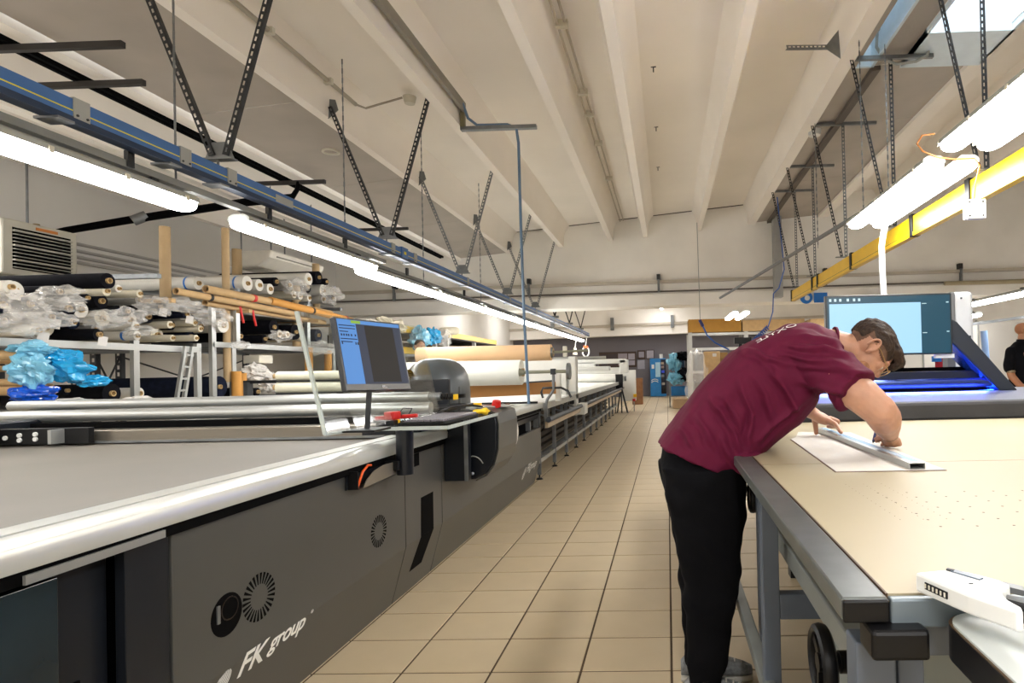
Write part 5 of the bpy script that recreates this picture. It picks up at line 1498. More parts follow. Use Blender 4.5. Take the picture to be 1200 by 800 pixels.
# rack steelwork
def rack(label, ys, zs, z_top, x0=-6.35, x1=-4.98, beam_m=STEEL, post_m=ALU, brace=True, loc=None):
    t = thing('storage_rack', label, 'rack', (x1, ys[0], 0))
    for y in ys:
        MB().box(x1 - 0.04, x1, y - 0.03, y + 0.03, 0, z_top).build('post', post_m, t)
        b = MB(); slotted(b, (x0, y, 0), (x0, y, z_top), 0.07, 0.05, (0, -1, 0), pitch=0.08, hole=0.045)
        b.build('rear_post', DARK_STEEL, t, fix=False)
    for z in zs:
        MB().box(x1 - 0.03, x1 + 0.005, ys[0], ys[-1], z - 0.06, z).build('beam', post_m, t)
        MB().box(x0 - 0.02, x0 + 0.02, ys[0], ys[-1], z - 0.06, z).build('beam', beam_m, t)
        n = max(2, int((ys[-1] - ys[0]) / 0.45))
        for k in range(n + 1):
            y = ys[0] + (ys[-1] - ys[0]) * k / n
            MB().box(x0, x1, y - 0.02, y + 0.02, z - 0.05, z - 0.01).build('shelf_bar', beam_m, t)
    if brace:
        for a, c in zip(ys[:-1], ys[1:]):
            MB().cyl((x0 + 0.02, a, 1.05), (x0 + 0.02, c, 1.62), 0.01, n=6).build('brace', DARK_STEEL, t)
            MB().cyl((x0 + 0.03, a, 1.62), (x0 + 0.03, c, 1.05), 0.01, n=6).build('brace', DARK_STEEL, t)
    return t
rack('grey steel rack holding the near left heap of rolls', (4.1, 5.41, 6.15), (1.115, 1.685), 1.72)
rack('steel rack with tall pale posts holding the white and far rolls', (6.36, 6.66, 8.7), (1.10, 1.75), 2.2)
t = thing('upper_rack', 'timber and steel upper tier carrying the white rolls', 'rack', (-5.5, 7.5, 2.1))
for y in (5.6, 6.66, 8.0, 8.8):
    MB().box(-6.4, -4.78, y - 0.025, y + 0.025, 2.09, 2.13).build('arm', CARD, t)
    MB().box(-6.4, -4.92, y - 0.025, y + 0.025, 2.33, 2.375).build('arm', STEEL, t)
for y in (6.66, 8.0):
    MB().box(-4.975, -4.93, y - 0.03, y + 0.03, 1.75, 2.35).build('post', ALU, t)
MB().box(-6.2, -5.05, 5.6, 8.8, 2.10, 2.11).build('shelf_sheet', STEEL, t)
pole = mat('pale_wood_pole', '#b79c74', 0.7, var=0.08)
for k, (x, y, z0, z1, r) in enumerate(((-5.02, 6.60, 1.30, 3.06, 0.038), (-5.25, 6.05, 2.1, 2.95, 0.05), (-6.0, 8.1, 2.3, 3.15, 0.06), (-5.1, 8.0, 1.76, 2.72, 0.055), (-5.3, 8.8, 2.375, 3.05, 0.05))):
    tag(MB().cyl((x, y, z0), (x, y, z1), r, n=12).build('upright_tube', pole, smooth=True), ['tall pale upright tube in front of the white rolls', 'thick brown upright tube left of the tall pale one', 'slanted looking brown tube far behind the white rolls', 'pale upright tube by the far heap', 'thin upright tube behind the far heap'][k], 'tube', 'upright tubes')
for k, (x, y, z0, z1) in enumerate(((-4.93, 6.62, 1.12, 1.42), (-5.0, 6.80, 1.12, 1.40), (-4.95, 8.02, 1.30, 1.74), (-4.99, 8.55, 1.10, 1.72))):
    tag(MB().cyl((x, y, z0), (x, y, z1), 0.05, n=12).build('paper_sleeve_tube', mat('amber_card', '#c98f42', 0.7), smooth=True), ['amber upright tube at the foot of the pale post', 'short amber tube just right of the pale post', 'amber upright tube with white label on the lower tier', 'thin amber tube seen right of the acrylic sheet'][k], 'tube', 'amber upright tubes')
# ladder leaning in the rack
t = thing('step_ladder', 'small aluminium ladder leaning against the rack', 'ladder', (-4.93, 6.0, 1.12))
for dy in (0, 0.09):
    MB().bar((-4.94, 5.80 + dy, 1.12), (-4.94, 5.92 + dy, 1.68), 0.03, 0.03).build('rail', ALU, t)
for k in range(4):
    MB().box(-4.95, -4.93, 5.82 + 0.03 * k, 5.93 + 0.03 * k, 1.22 + 0.12 * k, 1.24 + 0.12 * k).build('rung', ALU, t)
# crumpled white sheets under the racks
for i, (c, rx, ry, rz, lab) in enumerate((((-5.0, 7.05, 1.40), .10, .18, .10, 'crumpled white sheet on the lower tier by the amber tube'), ((-5.0, 7.3, 1.28), .1, .16, .12, 'crumpled white sheet standing behind the black rolls'), ((-4.95, 5.35, 1.15), .08, .2, .04, 'torn white paper beside the thick black roll'), ((-4.9, 4.72, 1.17), .08, .16, .035, 'white paper scraps under the blue bags'))):
    crumple(c, rx, ry, rz, lab, PAPER, 70 + i, cat='paper', name='crumpled_paper')
tag(MB().box(-5.2, -5.0, 7.1, 7.35, 1.52, 1.62).build('carton', CREAM_PL, bev=0.005), 'small cream box with yellow label on the lower tier', 'box')
# red clamps on the long tubes
for k, (y, z) in enumerate(((6.52, 2.05), (6.72, 2.03), (7.6, 2.03))):
    tag(MB().tube([(-4.8, y, z + 0.1), (-4.79, y + 0.01, z), (-4.80, y + 0.05, z - 0.08)], 0.012, 6).build('red_strap', RED, smooth=True), ['left red strap hanging under the tubes', 'second red strap hanging under the tubes', 'right red strap hanging under the amber tube'][k], 'strap', 'red straps')

# two pale rolls on a low trestle behind the gantry
for k, (z, r, lab) in enumerate(((1.352, 0.045, 'upper long pale roll behind the gantry tubes'), (1.243, 0.055, 'lower long pale roll behind the gantry tubes'))):
    t = thing('fabric_roll', lab, 'fabric roll', (-3.1, 5.6, z - r))
    MB().cyl((-3.76, 5.6, z), (-2.45, 5.6, z - 0.01), r, n=20).build('fabric', mat('ivory_fabric', '#dfdcc6', 0.6), t, smooth=True)
    MB().cyl((-3.80, 5.6, z), (-3.76, 5.6, z), r * 0.5, n=14).build('core', CARD_CORE, t, smooth=True)
t = thing('roll_trestle', 'dark trestle bar carrying the two pale rolls behind the gantry', 'trestle', (-3.1, 5.66, 0.95))
MB().box(-4.15, -2.3, 5.66, 5.70, 1.285, 1.315).build('bar', BLACK, t)
for x in (-4.1, -2.4):
    MB().box(x - 0.02, x + 0.02, 5.62, 5.70, 0.949, 1.30).build('post', DARK_STEEL, t)
MB().box(-3.76, -2.4, 5.56, 5.66, 1.18, 1.19).build('rest', DARK_STEEL, t)
MB().box(-3.76, -2.4, 5.56, 5.66, 1.298, 1.306).build('rest', DARK_STEEL, t)

# ------------------------------------------------------------------ unit heater and air conditioner
def build_heater():
    t = thing('unit_heater', 'grey louvred unit heater high on the left behind the racks', 'heater', (-6.8, 6.4, 2.45))
    x = -6.55
    MB().box(-7.35, -6.62, 5.62, 6.36, 2.44, 2.98).build('casing', mat('heater_grey', '#8f8e86', 0.5), t, bev=0.05)
    MB().box(-6.64, -6.57, 5.66, 6.42, 2.44, 3.0).build('front_frame', mat('heater_beige', '#bdb9ab', 0.5), t, bev=0.02)
    MB().box(-6.572, -6.566, 5.76, 6.34, 2.50, 2.92).build('dark_core', BLACKM, t)
    for k in range(11):
        z = 2.515 + k * 0.037
        w = 0.03 if k % 4 == 2 else 0.012
        MB().bar((-6.555, 5.76, z), (-6.555, 6.34, z), 0.03, w * 0.6).build('louvre', mat('heater_louvre', '#a5a297', 0.5), t)
    MB().box(-6.566, -6.56, 5.98, 6.2, 2.935, 2.965).build('orange_label', mat('orange_label', '#c77a35', 0.6), t)
    MB().cyl((-7.4, 5.9, 2.70), (-7.36, 5.9, 2.70), 0.22, n=20).build('fan_ring', BLACK, t, smooth=True)
    MB().cyl((-6.8, 6.2, 2.98), (-6.8, 6.2, 3.06), 0.03, n=10).build('valve', mat('brass', '#7d6a3a', 0.35, 0.7), t, smooth=True)
    for y in (5.8, 6.2):
        MB().cyl((-6.9, y, 2.98), (-6.9, y, zb(-6.9) + 0.4), 0.012, n=6).build('hanger_rod', STEEL, t)
build_heater()
def build_ac():
    t = thing('air_conditioner', 'white ceiling hung air conditioner above the upper rolls', 'air conditioner', (-6.2, 9.0, 3.05))
    MB().prism([(-6.42, 3.21), (-6.42, 3.0), (-6.3, 2.96), (-5.95, 2.97), (-5.78, 3.10), (-5.74, 3.21)], 'y', 8.45, 9.8).build('casing', mat('ac_white', '#ebe6da', 0.45), t, bev=0.03)
    MB().box(-5.775, -5.755, 8.6, 9.65, 3.125, 3.14).build('outlet_slot', mat('ac_slot', '#8c877c', 0.5), t)
    MB().box(-6.28, -5.98, 8.6, 9.6, 2.95, 2.962).build('grille', mat('ac_grille', '#b7b2a6', 0.5), t)
    for y in (8.6, 9.6):
        for x in (-6.3, -5.85):
            MB().cyl((x, y, 3.2), (x, y, zb(x) + 0.4), 0.01, n=6).build('hanger_rod', STEEL, t)
build_ac()
# ------------------------------------------------------------------ farther racks on the left, yellow beams
def build_yellow_rack():
    t = thing('pallet_rack', 'tall rack with yellow beams far along the left side', 'rack', (-5.0, 13.5, 0))
    for y in (10.7, 12.6, 13.3, 15.2, 17.0):
        MB().box(-5.05, -4.97, y - 0.04, y + 0.04, 0, 2.28).build('post', mat('pale_grey_post', '#b4b4b0', 0.4, 0.2), t)
        MB().box(-6.2, -6.12, y - 0.04, y + 0.04, 0, 2.28).build('post', mat('pale_grey_post', '#b4b4b0', 0.4, 0.2), t)
    for y0, y1, z in ((10.7, 12.6, 2.14), (13.3, 15.2, 2.16), (15.2, 17.0, 2.15), (10.7, 12.6, 1.74), (13.3, 15.2, 1.55), (15.2, 17.0, 1.55)):
        MB().box(-5.0, -4.94, y0, y1, z, z + 0.12).build('beam', YELLOW, t)
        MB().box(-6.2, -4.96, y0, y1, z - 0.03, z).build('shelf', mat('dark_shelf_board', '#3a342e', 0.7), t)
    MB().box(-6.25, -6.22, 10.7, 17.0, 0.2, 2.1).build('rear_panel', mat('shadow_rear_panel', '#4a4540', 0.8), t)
build_yellow_rack()
for i, (c, rx, ry, rz, lab, m) in enumerate((((-4.85, 11.45, 2.02), .14, .35, .22, 'pale blue bag hanging on the yellow rack', BAG_LBLUE), ((-4.85, 12.1, 2.13), .12, .28, .16, 'bright blue bag on the yellow rack', BAG_BLUE), ((-4.85, 12.75, 2.12), .12, .25, .18, 'clear wrap right of the blue bags on the yellow rack', BAG),
        ((-4.9, 10.3, 2.2), .2, .5, .12, 'beige rags on top of the yellow rack', FAB_CREAM), ((-4.9, 9.4, 2.15), .2, .4, .1, 'pale rags on top of the far rack behind the monitor', FAB_WHITE))):
    crumple(c, rx, ry, rz, lab, m, 90 + i, group='bags and rags on the yellow rack')
for k in range(4):
    tag(MB().box(-6.0, -5.1, 13.5 + k * 0.85, 14.2 + k * 0.85, 1.67, 2.0).build('dark_carton', mat('dark_carton', ['#4a3a2c', '#3c4048', '#5a4630', '#40352c'][k], 0.8)), 'dark carton on the yellow rack, %s from the near end' % ORD(k), 'box', 'cartons on the yellow rack')
tag(MB().cyl((-5.0, 13.0, 2.28), (-4.9, 13.6, 2.33), 0.09, n=12).build('short_roll', FAB_CREAM, smooth=True), 'short pale roll on the yellow rack beside the clear wrap', 'roll')

# ------------------------------------------------------------------ far wall
def framed(x0, x1, z0, z1, label, panes):
    t = thing('notice_board', label, 'board', ((x0 + x1) / 2, Y_WALL - 0.05, z0))
    MB().box(x0, x1, Y_WALL - 0.06, Y_WALL - 0.005, z0, z1).build('frame', mat('brown_frame', '#3f2e28', 0.6), t)
    for a, b_, c, d, col in panes:
        MB().box(a, b_, Y_WALL - 0.07, Y_WALL - 0.055, c, d).build('sheet', mat('sheet_' + col, '#' + col, 0.7), t)
framed(-3.34, -1.50, 1.45, 2.22, 'long brown framed notice board on the far grey wall', ((-3.25, -2.45, 1.55, 2.1, '3a3034'), (-2.4, -1.95, 1.55, 2.13, '8f8890'), (-1.9, -1.58, 1.82, 2.12, '94909a'), (-1.9, -1.58, 1.55, 1.78, '9894a0')))
framed(-1.45, -1.05, 1.83, 2.27, 'small dark framed picture on the far wall', ((-1.38, -1.12, 1.92, 2.2, '8e8a94'),))
framed(-1.02, -0.62, 1.84, 2.28, 'small pale framed picture on the far wall beside the dark one', ((-0.99, -0.65, 1.87, 2.25, 'a09ca4'),))
tag(MB().box(-1.45, -1.1, Y_WALL - 0.02, Y_WALL, 1.35, 1.8).build('wall_notice', mat('pale_notice', '#9a9aa6', 0.7)), 'pale paper notice below the small framed pictures', 'notice')
def build_vending():
    t = thing('vending_machine', 'blue vending machine against the far grey wall', 'vending machine', (-0.45, 28.5, 0))
    MB().box(-0.82, -0.06, 28.2, 28.95, 0.02, 1.84).build('cabinet', mat('vending_blue', '#0f6fae', 0.35, var=0.1), t, bev=0.02)
    MB().box(-0.30, -0.06, 28.17, 28.2, 0.15, 1.78).build('glass_front', mat('vending_dark', '#141a2c', 0.2), t)
    MB().box(-0.56, -0.33, 28.18, 28.2, 0.95, 1.65).build('pale_panel', mat('vending_pale', '#9fc4d8', 0.4), t)
    MB().box(-0.74, -0.62, 28.18, 28.2, 1.35, 1.55).build('keypad', WHITE_PL, t)
    for k, (x, z, c) in enumerate(((-0.22, 1.6, '9a8a78'), (-0.22, 1.42, '7a6a68'), (-0.20, 1.2, '2040d0'), (-0.22, 1.0, '58606c'), (-0.2, 0.62, '8a8480'))):
        MB().box(x - 0.07, x + 0.07, 28.15, 28.17, z - 0.06, z + 0.06).build('product_window', mat('vend_' + c, '#' + c, 0.5), t)
    MB().box(-0.24, -0.08, 28.15, 28.17, 0.2, 0.5).build('dispense_flap', BLACK, t)
    b = MB()
    for a0 in (0.0, 1.1):
        b.tube([(-0.60 + 0.16 * math.cos(a), 28.19, 0.66 + a0 * 0.08 + 0.10 * math.sin(a)) for a in [0.3 + 0.25 * k for k in range(12)]], 0.02, 5)
    b.build('white_swirl', WHITE_PL, t)
build_vending()
tag(MB().cyl((-0.28, 28.5, 1.84), (-0.28, 28.5, 2.05), 0.09, n=12).build('bottle', WHITE_PL, smooth=True), 'white container standing on the blue vending machine', 'bottle')

# ------------------------------------------------------------------ racks in the middle distance, behind the man
def build_mid_rack():
    t = thing('storage_rack', 'grey steel rack with long cartons on top behind the man', 'rack', (2.4, 18.5, 0))
    for x in (0.72, 2.42, 4.78):
        for y in (18.0, 19.2):
            MB().box(x - 0.06, x + 0.06, y - 0.05, y + 0.05, 0, 2.42).build('post', mat('pale_grey_post', '#b4b4b0', 0.4, 0.2), t)
    for z in (0.5, 1.25, 1.95, 2.40):
        for a, c in ((0.72, 2.42), (2.42, 4.78)):
            MB().box(a, c, 17.96, 18.02, z - 0.08, z).build('beam', mat('pale_grey_post', '#b4b4b0', 0.4, 0.2), t)
            MB().box(a, c, 18.0, 19.2, z - 0.03, z - 0.005).build('shelf', mat('grey_shelf', '#6d6a68', 0.6), t)
build_mid_rack()
tag(MB().box(0.68, 2.28, 17.95, 18.8, 2.42, 2.82).build('long_carton', mat('ochre_carton', '#a87b32', 0.8), bev=0.01), 'long ochre carton on top of the middle rack', 'box')
tag(MB().box(2.32, 4.2, 17.95, 18.8, 2.42, 2.76).build('long_carton', CARD, bev=0.01), 'long brown carton on the rack, partly hidden by the man', 'box')
tag(MB().box(4.3, 4.75, 17.6, 18.4, 2.42, 2.72).build('carton', CARD, bev=0.01), 'square brown carton right of the long ones near the screen', 'box')
GI = 'dark boxes stored in the middle rack'
for k in range(9):
    x = 0.86 + (k % 5) * 0.62; z = (0.5, 1.25)[k // 5] if k < 9 else 1.25
    tag(MB().box(x, x + 0.45, 18.1, 18.7, z, z + 0.4 + 0.1 * (k % 2)).build('stored_box', mat('stored_%d' % (k % 4), ['#23262b', '#3c444d', '#1b4a6b', '#5a5148'][k % 4], 0.7), bev=0.01), ['black', 'slate', 'blue', 'grey brown'][k % 4] + ' box in the middle rack, %s along its %s shelf' % (ORD(k % 5), ['lower', 'upper'][k // 5]), 'box', GI)
# wrapped cardboard bundle
t = thing('wrapped_bundle', 'tall cardboard bundle in clear film behind the man', 'package', (1.15, 15.2, 0))
MB().box(0.95, 1.35, 15.0, 15.4, 0.12, 1.75).build('carton', CARD, t, bev=0.01)
MB().box(1.36, 1.55, 15.05, 15.35, 0.12, 1.72).build('carton', mat('dark_card', '#8a6a3e', 0.8), t, bev=0.01)
s0 = Vector((2.2, 9.1, 4.4))
b = MB(); b.ball((0.78, 15.1, 0.98), 0.30, 0.25, 0.86, 22, 16, lambda d: 1 + 0.35 * noise.noise(d * 3 + s0)); b.build('film_wrap', BAG, t)
MB().box(1.16, 1.26, 14.99, 15.0, 1.62, 1.70).build('label', PAPER, t)
t = thing('pallet_trolley', 'low dark trolley under the wrapped bundle', 'trolley', (1.1, 15.2, 0))
MB().box(0.6, 1.6, 14.9, 15.5, 0.06, 0.12).build('deck', DARK_STEEL, t)
for x in (0.7, 1.5):
    MB().cyl((x, 14.95, 0.03), (x, 15.0, 0.03), 0.03, n=12).build('wheel', BLACK, t)
    MB().cyl((x, 15.4, 0.03), (x, 15.45, 0.03), 0.03, n=12).build('wheel', BLACK, t)
tag(MB().box(0.15, 0.72, 19.6, 20.2, 0.0, 0.35).build('wrapped_pallet', mat('beige_carton', '#b59877', 0.8), bev=0.05), 'low beige wrapped parcel on the floor beside the middle rack', 'package')
for i, (c, rx, ry, rz, lab, m) in enumerate((((0.24, 20.2, 1.55), .22, .2, .28, 'pale blue bag on the shelf end in the far aisle', BAG_LBLUE), ((0.28, 20.2, 1.0), .26, .2, .2, 'pale blue bag hanging lower in the far aisle', BAG_LBLUE), ((0.55, 20.2, 1.75), .3, .2, .14, 'black bag on top of the far shelf', BLACKM), ((0.62, 20.2, 1.15), .3, .2, .2, 'dark bundle on the far shelf', FAB_BLACK))):
    crumple(c, rx, ry, rz, lab, m, 120 + i, group='bags on the far shelf')
t = thing('small_shelf', 'open shelf unit with blue and black goods in the far aisle', 'shelf', (0.5, 20.6, 0))
for z in (0.4, 0.9, 1.35, 1.7):
    MB().box(0.05, 0.9, 20.3, 20.9, z - 0.03, z).build('shelf', mat('grey_shelf', '#6d6a68', 0.6), t)
for x in (0.05, 0.86):
    MB().box(x, x + 0.05, 20.28, 20.33, 0, 1.9).build('post', STEEL, t)
tag(MB().box(0.12, 0.80, 20.3, 20.8, 0.4, 0.72).build('blue_crate', mat('vending_blue', '#0f6fae', 0.35, var=0.1), bev=0.02), 'blue crate at the bottom of the far shelf', 'crate')
tag(MB().box(0.35, 0.6, 20.3, 20.7, 1.35, 1.62).build('goods_box', mat('slate_goods', '#31506e', 0.6), bev=0.02), 'slate blue box on the far shelf', 'box')
tag(MB().box(0.64, 0.82, 20.3, 20.7, 1.35, 1.64).build('goods_box', BLACK, bev=0.02), 'black box on the far shelf', 'box')
# black gun rest poking out left of the shirt
t = thing('tool_stand', 'black and orange tool stand beside the wrapped bundle', 'tool', (1.0, 9.5, 0))
MB().cyl((0.98, 9.5, 0.0), (0.98, 9.5, 1.02), 0.02, n=8).build('pole', BLACK, t)
MB().bar((0.84, 9.5, 1.03), (1.05, 9.5, 1.13), 0.05, 0.06).build('arm', BLACK, t, bev=0.01)
MB().box(0.99, 1.05, 9.48, 9.52, 1.14, 1.20).build('orange_cap', ORANGE, t)
MB().box(0.8, 1.2, 9.35, 9.65, 0.0, 0.03).build('base', DARK_STEEL, t)
t = thing('tall_black_stand', 'tall black stand with small boxes behind the shirt', 'stand', (1.35, 10.5, 0))
MB().box(1.28, 1.34, 10.48, 10.52, 0, 1.80).build('pole', BLACK, t)
MB().box(1.2, 1.5, 10.45, 10.55, 1.75, 1.86).build('head', BLACK, t)
MB().box(1.1, 1.6, 10.3, 10.7, 0, 0.03).build('base', BLACK, t)
# coiled blue air hoses
def coil(p, q, n, r, tr, label, m):
    P = Vector(p); Q = Vector(q); ax = (Q - P).normalized()
    s = ax.cross(Vector((0, 1, 0))).normalized(); u = ax.cross(s)
    pts = [P.lerp(Q, k / (n * 10)) + s * r * math.cos(2 * PI * k / 10) + u * r * math.sin(2 * PI * k / 10) for k in range(n * 10 + 1)]
    return tag(MB().tube(pts, tr, 5).build('coiled_hose', m, smooth=True), label, 'hose')
bh = mat('blue_hose', '#2f62b8', 0.4)
coil((1.60, 11.5, 1.75), (1.98, 11.5, 2.1), 12, 0.04, 0.012, 'blue coiled air hose hanging behind the man', bh)
tag(MB().tube([(1.98, 11.5, 2.1), (2.08, 11.5, 2.4), (2.1, 11.5, 2.75), (2.2, 11.45, 2.85), (2.3, 11.4, 3.2), (2.2, 11.4, 4.6)], 0.012, 6).build('hose_drop', bh, smooth=True), 'blue hose rising from the coil to the lamp', 'hose')
tag(MB().tube([(0.72, 12.8, 4.5), (0.74, 12.8, 2.37)], 0.008, 5).build('drop_cable', GREY_PL, smooth=True), 'thin grey drop cable in front of the ochre carton', 'cable')
t = thing('hose_gun', 'blue air line with blue grip slanting behind the man', 'hose', (0.9, 12.8, 1.6))
MB().cyl((0.73, 12.8, 2.38), (0.80, 12.8, 2.24), 0.035, n=10).build('grip', mat('navy_plastic', '#28337a', 0.4), t, smooth=True)
MB().tube([(0.80, 12.8, 2.24), (0.88, 12.8, 2.05), (1.05, 12.8, 1.88), (1.35, 12.8, 1.72)], 0.018, 6).build('line', bh, t, smooth=True)

# ------------------------------------------------------------------ right hall beyond the plotter
t = thing('sewing_bench', 'white work bench with machines beyond the plotter', 'bench', (4.5, 9.5, 0))
MB().box(3.0, 7.5, 9.2, 10.2, 0.86, 0.90).build('bench_top', WHITE_PL, t)
for x in (3.1, 4.6, 6.0, 7.3):
    MB().box(x, x + 0.06, 9.3, 9.36, 0, 0.86).build('leg', STEEL, t)
MB().box(3.0, 7.5, 10.15, 10.2, 0.2, 0.86).build('back_panel', WHITE_PL, t)
tag(MB().box(3.2, 3.75, 9.3, 9.8, 0.90, 1.05).build('cloth_pile', mat('red_cloth', '#a3142c', 0.8), bev=0.04), 'red and navy cloth pile on the white bench right of the head', 'cloth')
tag(MB().box(3.5, 3.9, 9.28, 9.6, 0.90, 1.0).build('cloth_pile', FAB_NAVY, bev=0.04), 'navy cloth pile beside the red one', 'cloth')
t = thing('red_chair', 'red upholstered chair with blue clip beyond the plotter', 'chair', (4.08, 8.6, 0))
MB().box(3.86, 4.22, 8.55, 8.62, 1.02, 1.42).build('backrest', mat('crimson_cloth', '#94112a', 0.8), t, bev=0.04)
MB().box(3.85, 4.25, 8.6, 9.05, 0.48, 0.56).build('seat', mat('crimson_cloth', '#94112a', 0.8), t, bev=0.03)
MB().cyl((4.05, 8.8, 0.05), (4.05, 8.8, 0.50), 0.03, n=10).build('column', BLACK, t)
MB().box(4.0, 4.1, 8.62, 8.66, 0.55, 1.05).build('back_post', BLACK, t)
for a in range(5):
    MB().bar((4.05, 8.8, 0.05), (4.05 + 0.26 * math.cos(a * 1.257), 8.8 + 0.26 * math.sin(a * 1.257), 0.03), 0.03, 0.03).build('foot', BLACK, t)
MB().box(3.80, 3.93, 8.53, 8.56, 1.35, 1.43).build('blue_clip', BLUE_PL, t)
tag(crumple((4.30, 8.7, 1.22), .12, .08, .16, 'red cloth hanging beside the chair back', mat('crimson_cloth', '#94112a', 0.8), 150, amp=0.15, cat='cloth', name='hanging_cloth'), 'red cloth hanging beside the chair back', 'cloth')
tag(MB().bar((3.4, 9.0, 1.20), (4.7, 9.0, 1.22), 0.02, 0.03).build('rail_bar', DARK_STEEL), 'thin dark rail crossing behind the screen stand', 'bar')
t = thing('hall_partition', 'white partition with cabinets in the right hall', 'partition', (7, 13.1, 0))
MB().box(3.6, 11.9, 13.05, 13.15, 0, 2.2).build('panel', WALL_WHITE, t)
for x in (4.4, 5.6, 6.8, 8.0, 9.2):
    MB().box(x, x + 0.03, 13.03, 13.05, 0, 2.2).build('joint', GREY_PL, t)
tag(MB().bar((5.2, 10.8, 1.98), (7.6, 10.2, 2.25), 0.05, 0.05).build('rail_pipe', STEEL), 'grey pipe sloping above the dark shirted person', 'pipe')
tag(MB().cyl((5.05, 9.4, 0.90), (5.0, 9.4, 1.82), 0.05, n=10).build('blue_curtain_pole', mat('pale_blue_tube', '#8fb0e0', 0.4), smooth=True), 'pale blue vertical tube left of the dark shirted person', 'tube')
for k in range(7):
    x = 5.1 + 0.22 * k
    tag(MB().cyl((x, 8.9, 0.99), (x, 8.9, 1.12 + 0.03 * (k % 3)), 0.035, 0.025, 10).build('thread_cone', WHITE_PL, smooth=True), 'white thread cone on the bench by the person, %s from left' % ORD(k), 'thread cone', 'thread cones')
t = thing('side_table', 'white side table holding thread cones in the right hall', 'table', (5.7, 8.9, 0))
MB().box(4.9, 6.8, 8.6, 9.15, 0.95, 0.99).build('table_top', WHITE_PL, t)
for x in (4.95, 6.7):
    MB().box(x, x + 0.05, 8.7, 8.75, 0, 0.95).build('leg', STEEL, t)
tag(MB().box(4.35, 4.9, 12.9, 13.3, 2.78, 2.86).build('unlit_lamp', CREAM_PL, bev=0.02), 'unlit cream tube lamp on the cross beam at right', 'lamp')
tag(MB().box(6.2, 8.0, Y_BEAM - 0.2, Y_BEAM - 0.1, 3.05, 3.14).build('unlit_lamp', mat('old_cream', '#a99c80', 0.5), bev=0.03), 'dull unlit tube lamp on the beam at the right edge', 'lamp')
t = thing('blue_sign', 'small blue round and square safety sign above the screen', 'sign', (3.3, 12.8, 2.75))
MB().cyl((3.15, Y_BEAM - 0.15, 2.86), (3.15, Y_BEAM - 0.14, 2.86), 0.14, n=20).build('round_sign', BLUE_PL, t)
MB().box(3.32, 3.62, Y_BEAM - 0.15, Y_BEAM - 0.14, 2.74, 2.96).build('square_sign', BLUE_PL, t)
MB().cyl((3.17, Y_BEAM - 0.152, 2.85), (3.17, Y_BEAM - 0.156, 2.85), 0.06, n=12).build('white_symbol', WHITE_PL, t)
# ------------------------------------------------------------------ people
def cap_chain(b, pts, rad, n=14):
    """chain of tapered capsules"""
    P = [Vector(p) for p in pts]
    for i in range(len(P) - 1):
        if (P[i + 1] - P[i]).length > 1e-5:
            b.cyl(P[i], P[i + 1], rad[i], rad[i + 1], n)
    for p, r in zip(P, rad):
        b.ball(p, r * 1.0, None, None, n, 8)
def oball(b, c, ax, rr, nu=20, nv=14):
    """ellipsoid with its own axes"""
    m = MB(); m.ball((0, 0, 0), 1, 1, 1, nu, nv)
    c = Vector(c)
    vs = [c + ax[0] * (v[0] * rr[0]) + ax[1] * (v[1] * rr[1]) + ax[2] * (v[2] * rr[2]) for v in m.v]
    b.add(vs, m.f)
def voxel_skin(b, name, m, parent, voxel, smooth=6, disp=None, factor=0.5):
    me = b.mesh(name, (0, 0, 0), fix=True)
    o = bpy.data.objects.new(name + '_tmp', me)
    COL.objects.link(o)
    md = o.modifiers.new('r', 'REMESH'); md.mode = 'VOXEL'; md.voxel_size = voxel
    if smooth:
        sm = o.modifiers.new('s', 'SMOOTH'); sm.iterations = smooth; sm.factor = factor
    bpy.context.view_layer.update()
    dg = bpy.context.evaluated_depsgraph_get()
    res = bpy.data.meshes.new_from_object(o.evaluated_get(dg))
    bpy.data.objects.remove(o)
    if disp:
        ns = [v.normal.copy() for v in res.vertices]
        for v, nn in zip(res.vertices, ns):
            v.co = v.co + nn * disp(v.co, nn)
    off = wloc(parent) if parent else Vector((0, 0, 0))
    res.transform(Matrix.Translation(-off))
    res.name = name
    res.materials.clear(); res.materials.append(m)
    res.polygons.foreach_set('use_smooth', [True] * len(res.polygons))
    res.update()
    r = bpy.data.objects.new(name, res)
    COL.objects.link(r)
    r.parent = parent
    return r
def ell_ring(c, d1, a1, d2, a2, n=28, p=2.2):
    out = []
    for k in range(n):
        t = 2 * PI * k / n
        cs, sn = math.cos(t), math.sin(t)
        out.append(Vector(c) + d1 * (a1 * math.copysign(abs(cs) ** (2 / p), cs)) + d2 * (a2 * math.copysign(abs(sn) ** (2 / p), sn)))
    return out
def skin_mat(name, col):
    m = mat(name, col, 0.5, var=0.1, scale=22, bump=0.08, bscale=180)
    b = m.node_tree.nodes['Principled BSDF']
    b.inputs['Subsurface Weight'].default_value = 0.15
    b.inputs['Subsurface Radius'].default_value = (0.02, 0.008, 0.004)
    b.inputs['Subsurface Scale'].default_value = 0.5
    return m
SKIN = skin_mat('skin_light', '#b98a70')
SKIN2 = skin_mat('skin_tan', '#b27a58')
HAIR = mat('brown_hair', '#33241a', 0.6, spec=0.3, var=0.5, scale=40, bump=0.6, bscale=120, stretch=(1, 6, 1))
HAIR_FADE = mat('faded_hair', '#6d5140', 0.8, var=0.2, scale=60, bump=0.3, bscale=300)
SHIRT = mat('burgundy_jersey', '#580a2c', 0.8, spec=0.25, var=0.06, scale=30, bump=0.06, bscale=400)
TROUSERS = mat('black_jersey', '#0c0c0f', 0.9, spec=0.1, var=0.2, scale=8, bump=0.1, bscale=220)
YV = Vector((0, 1, 0))

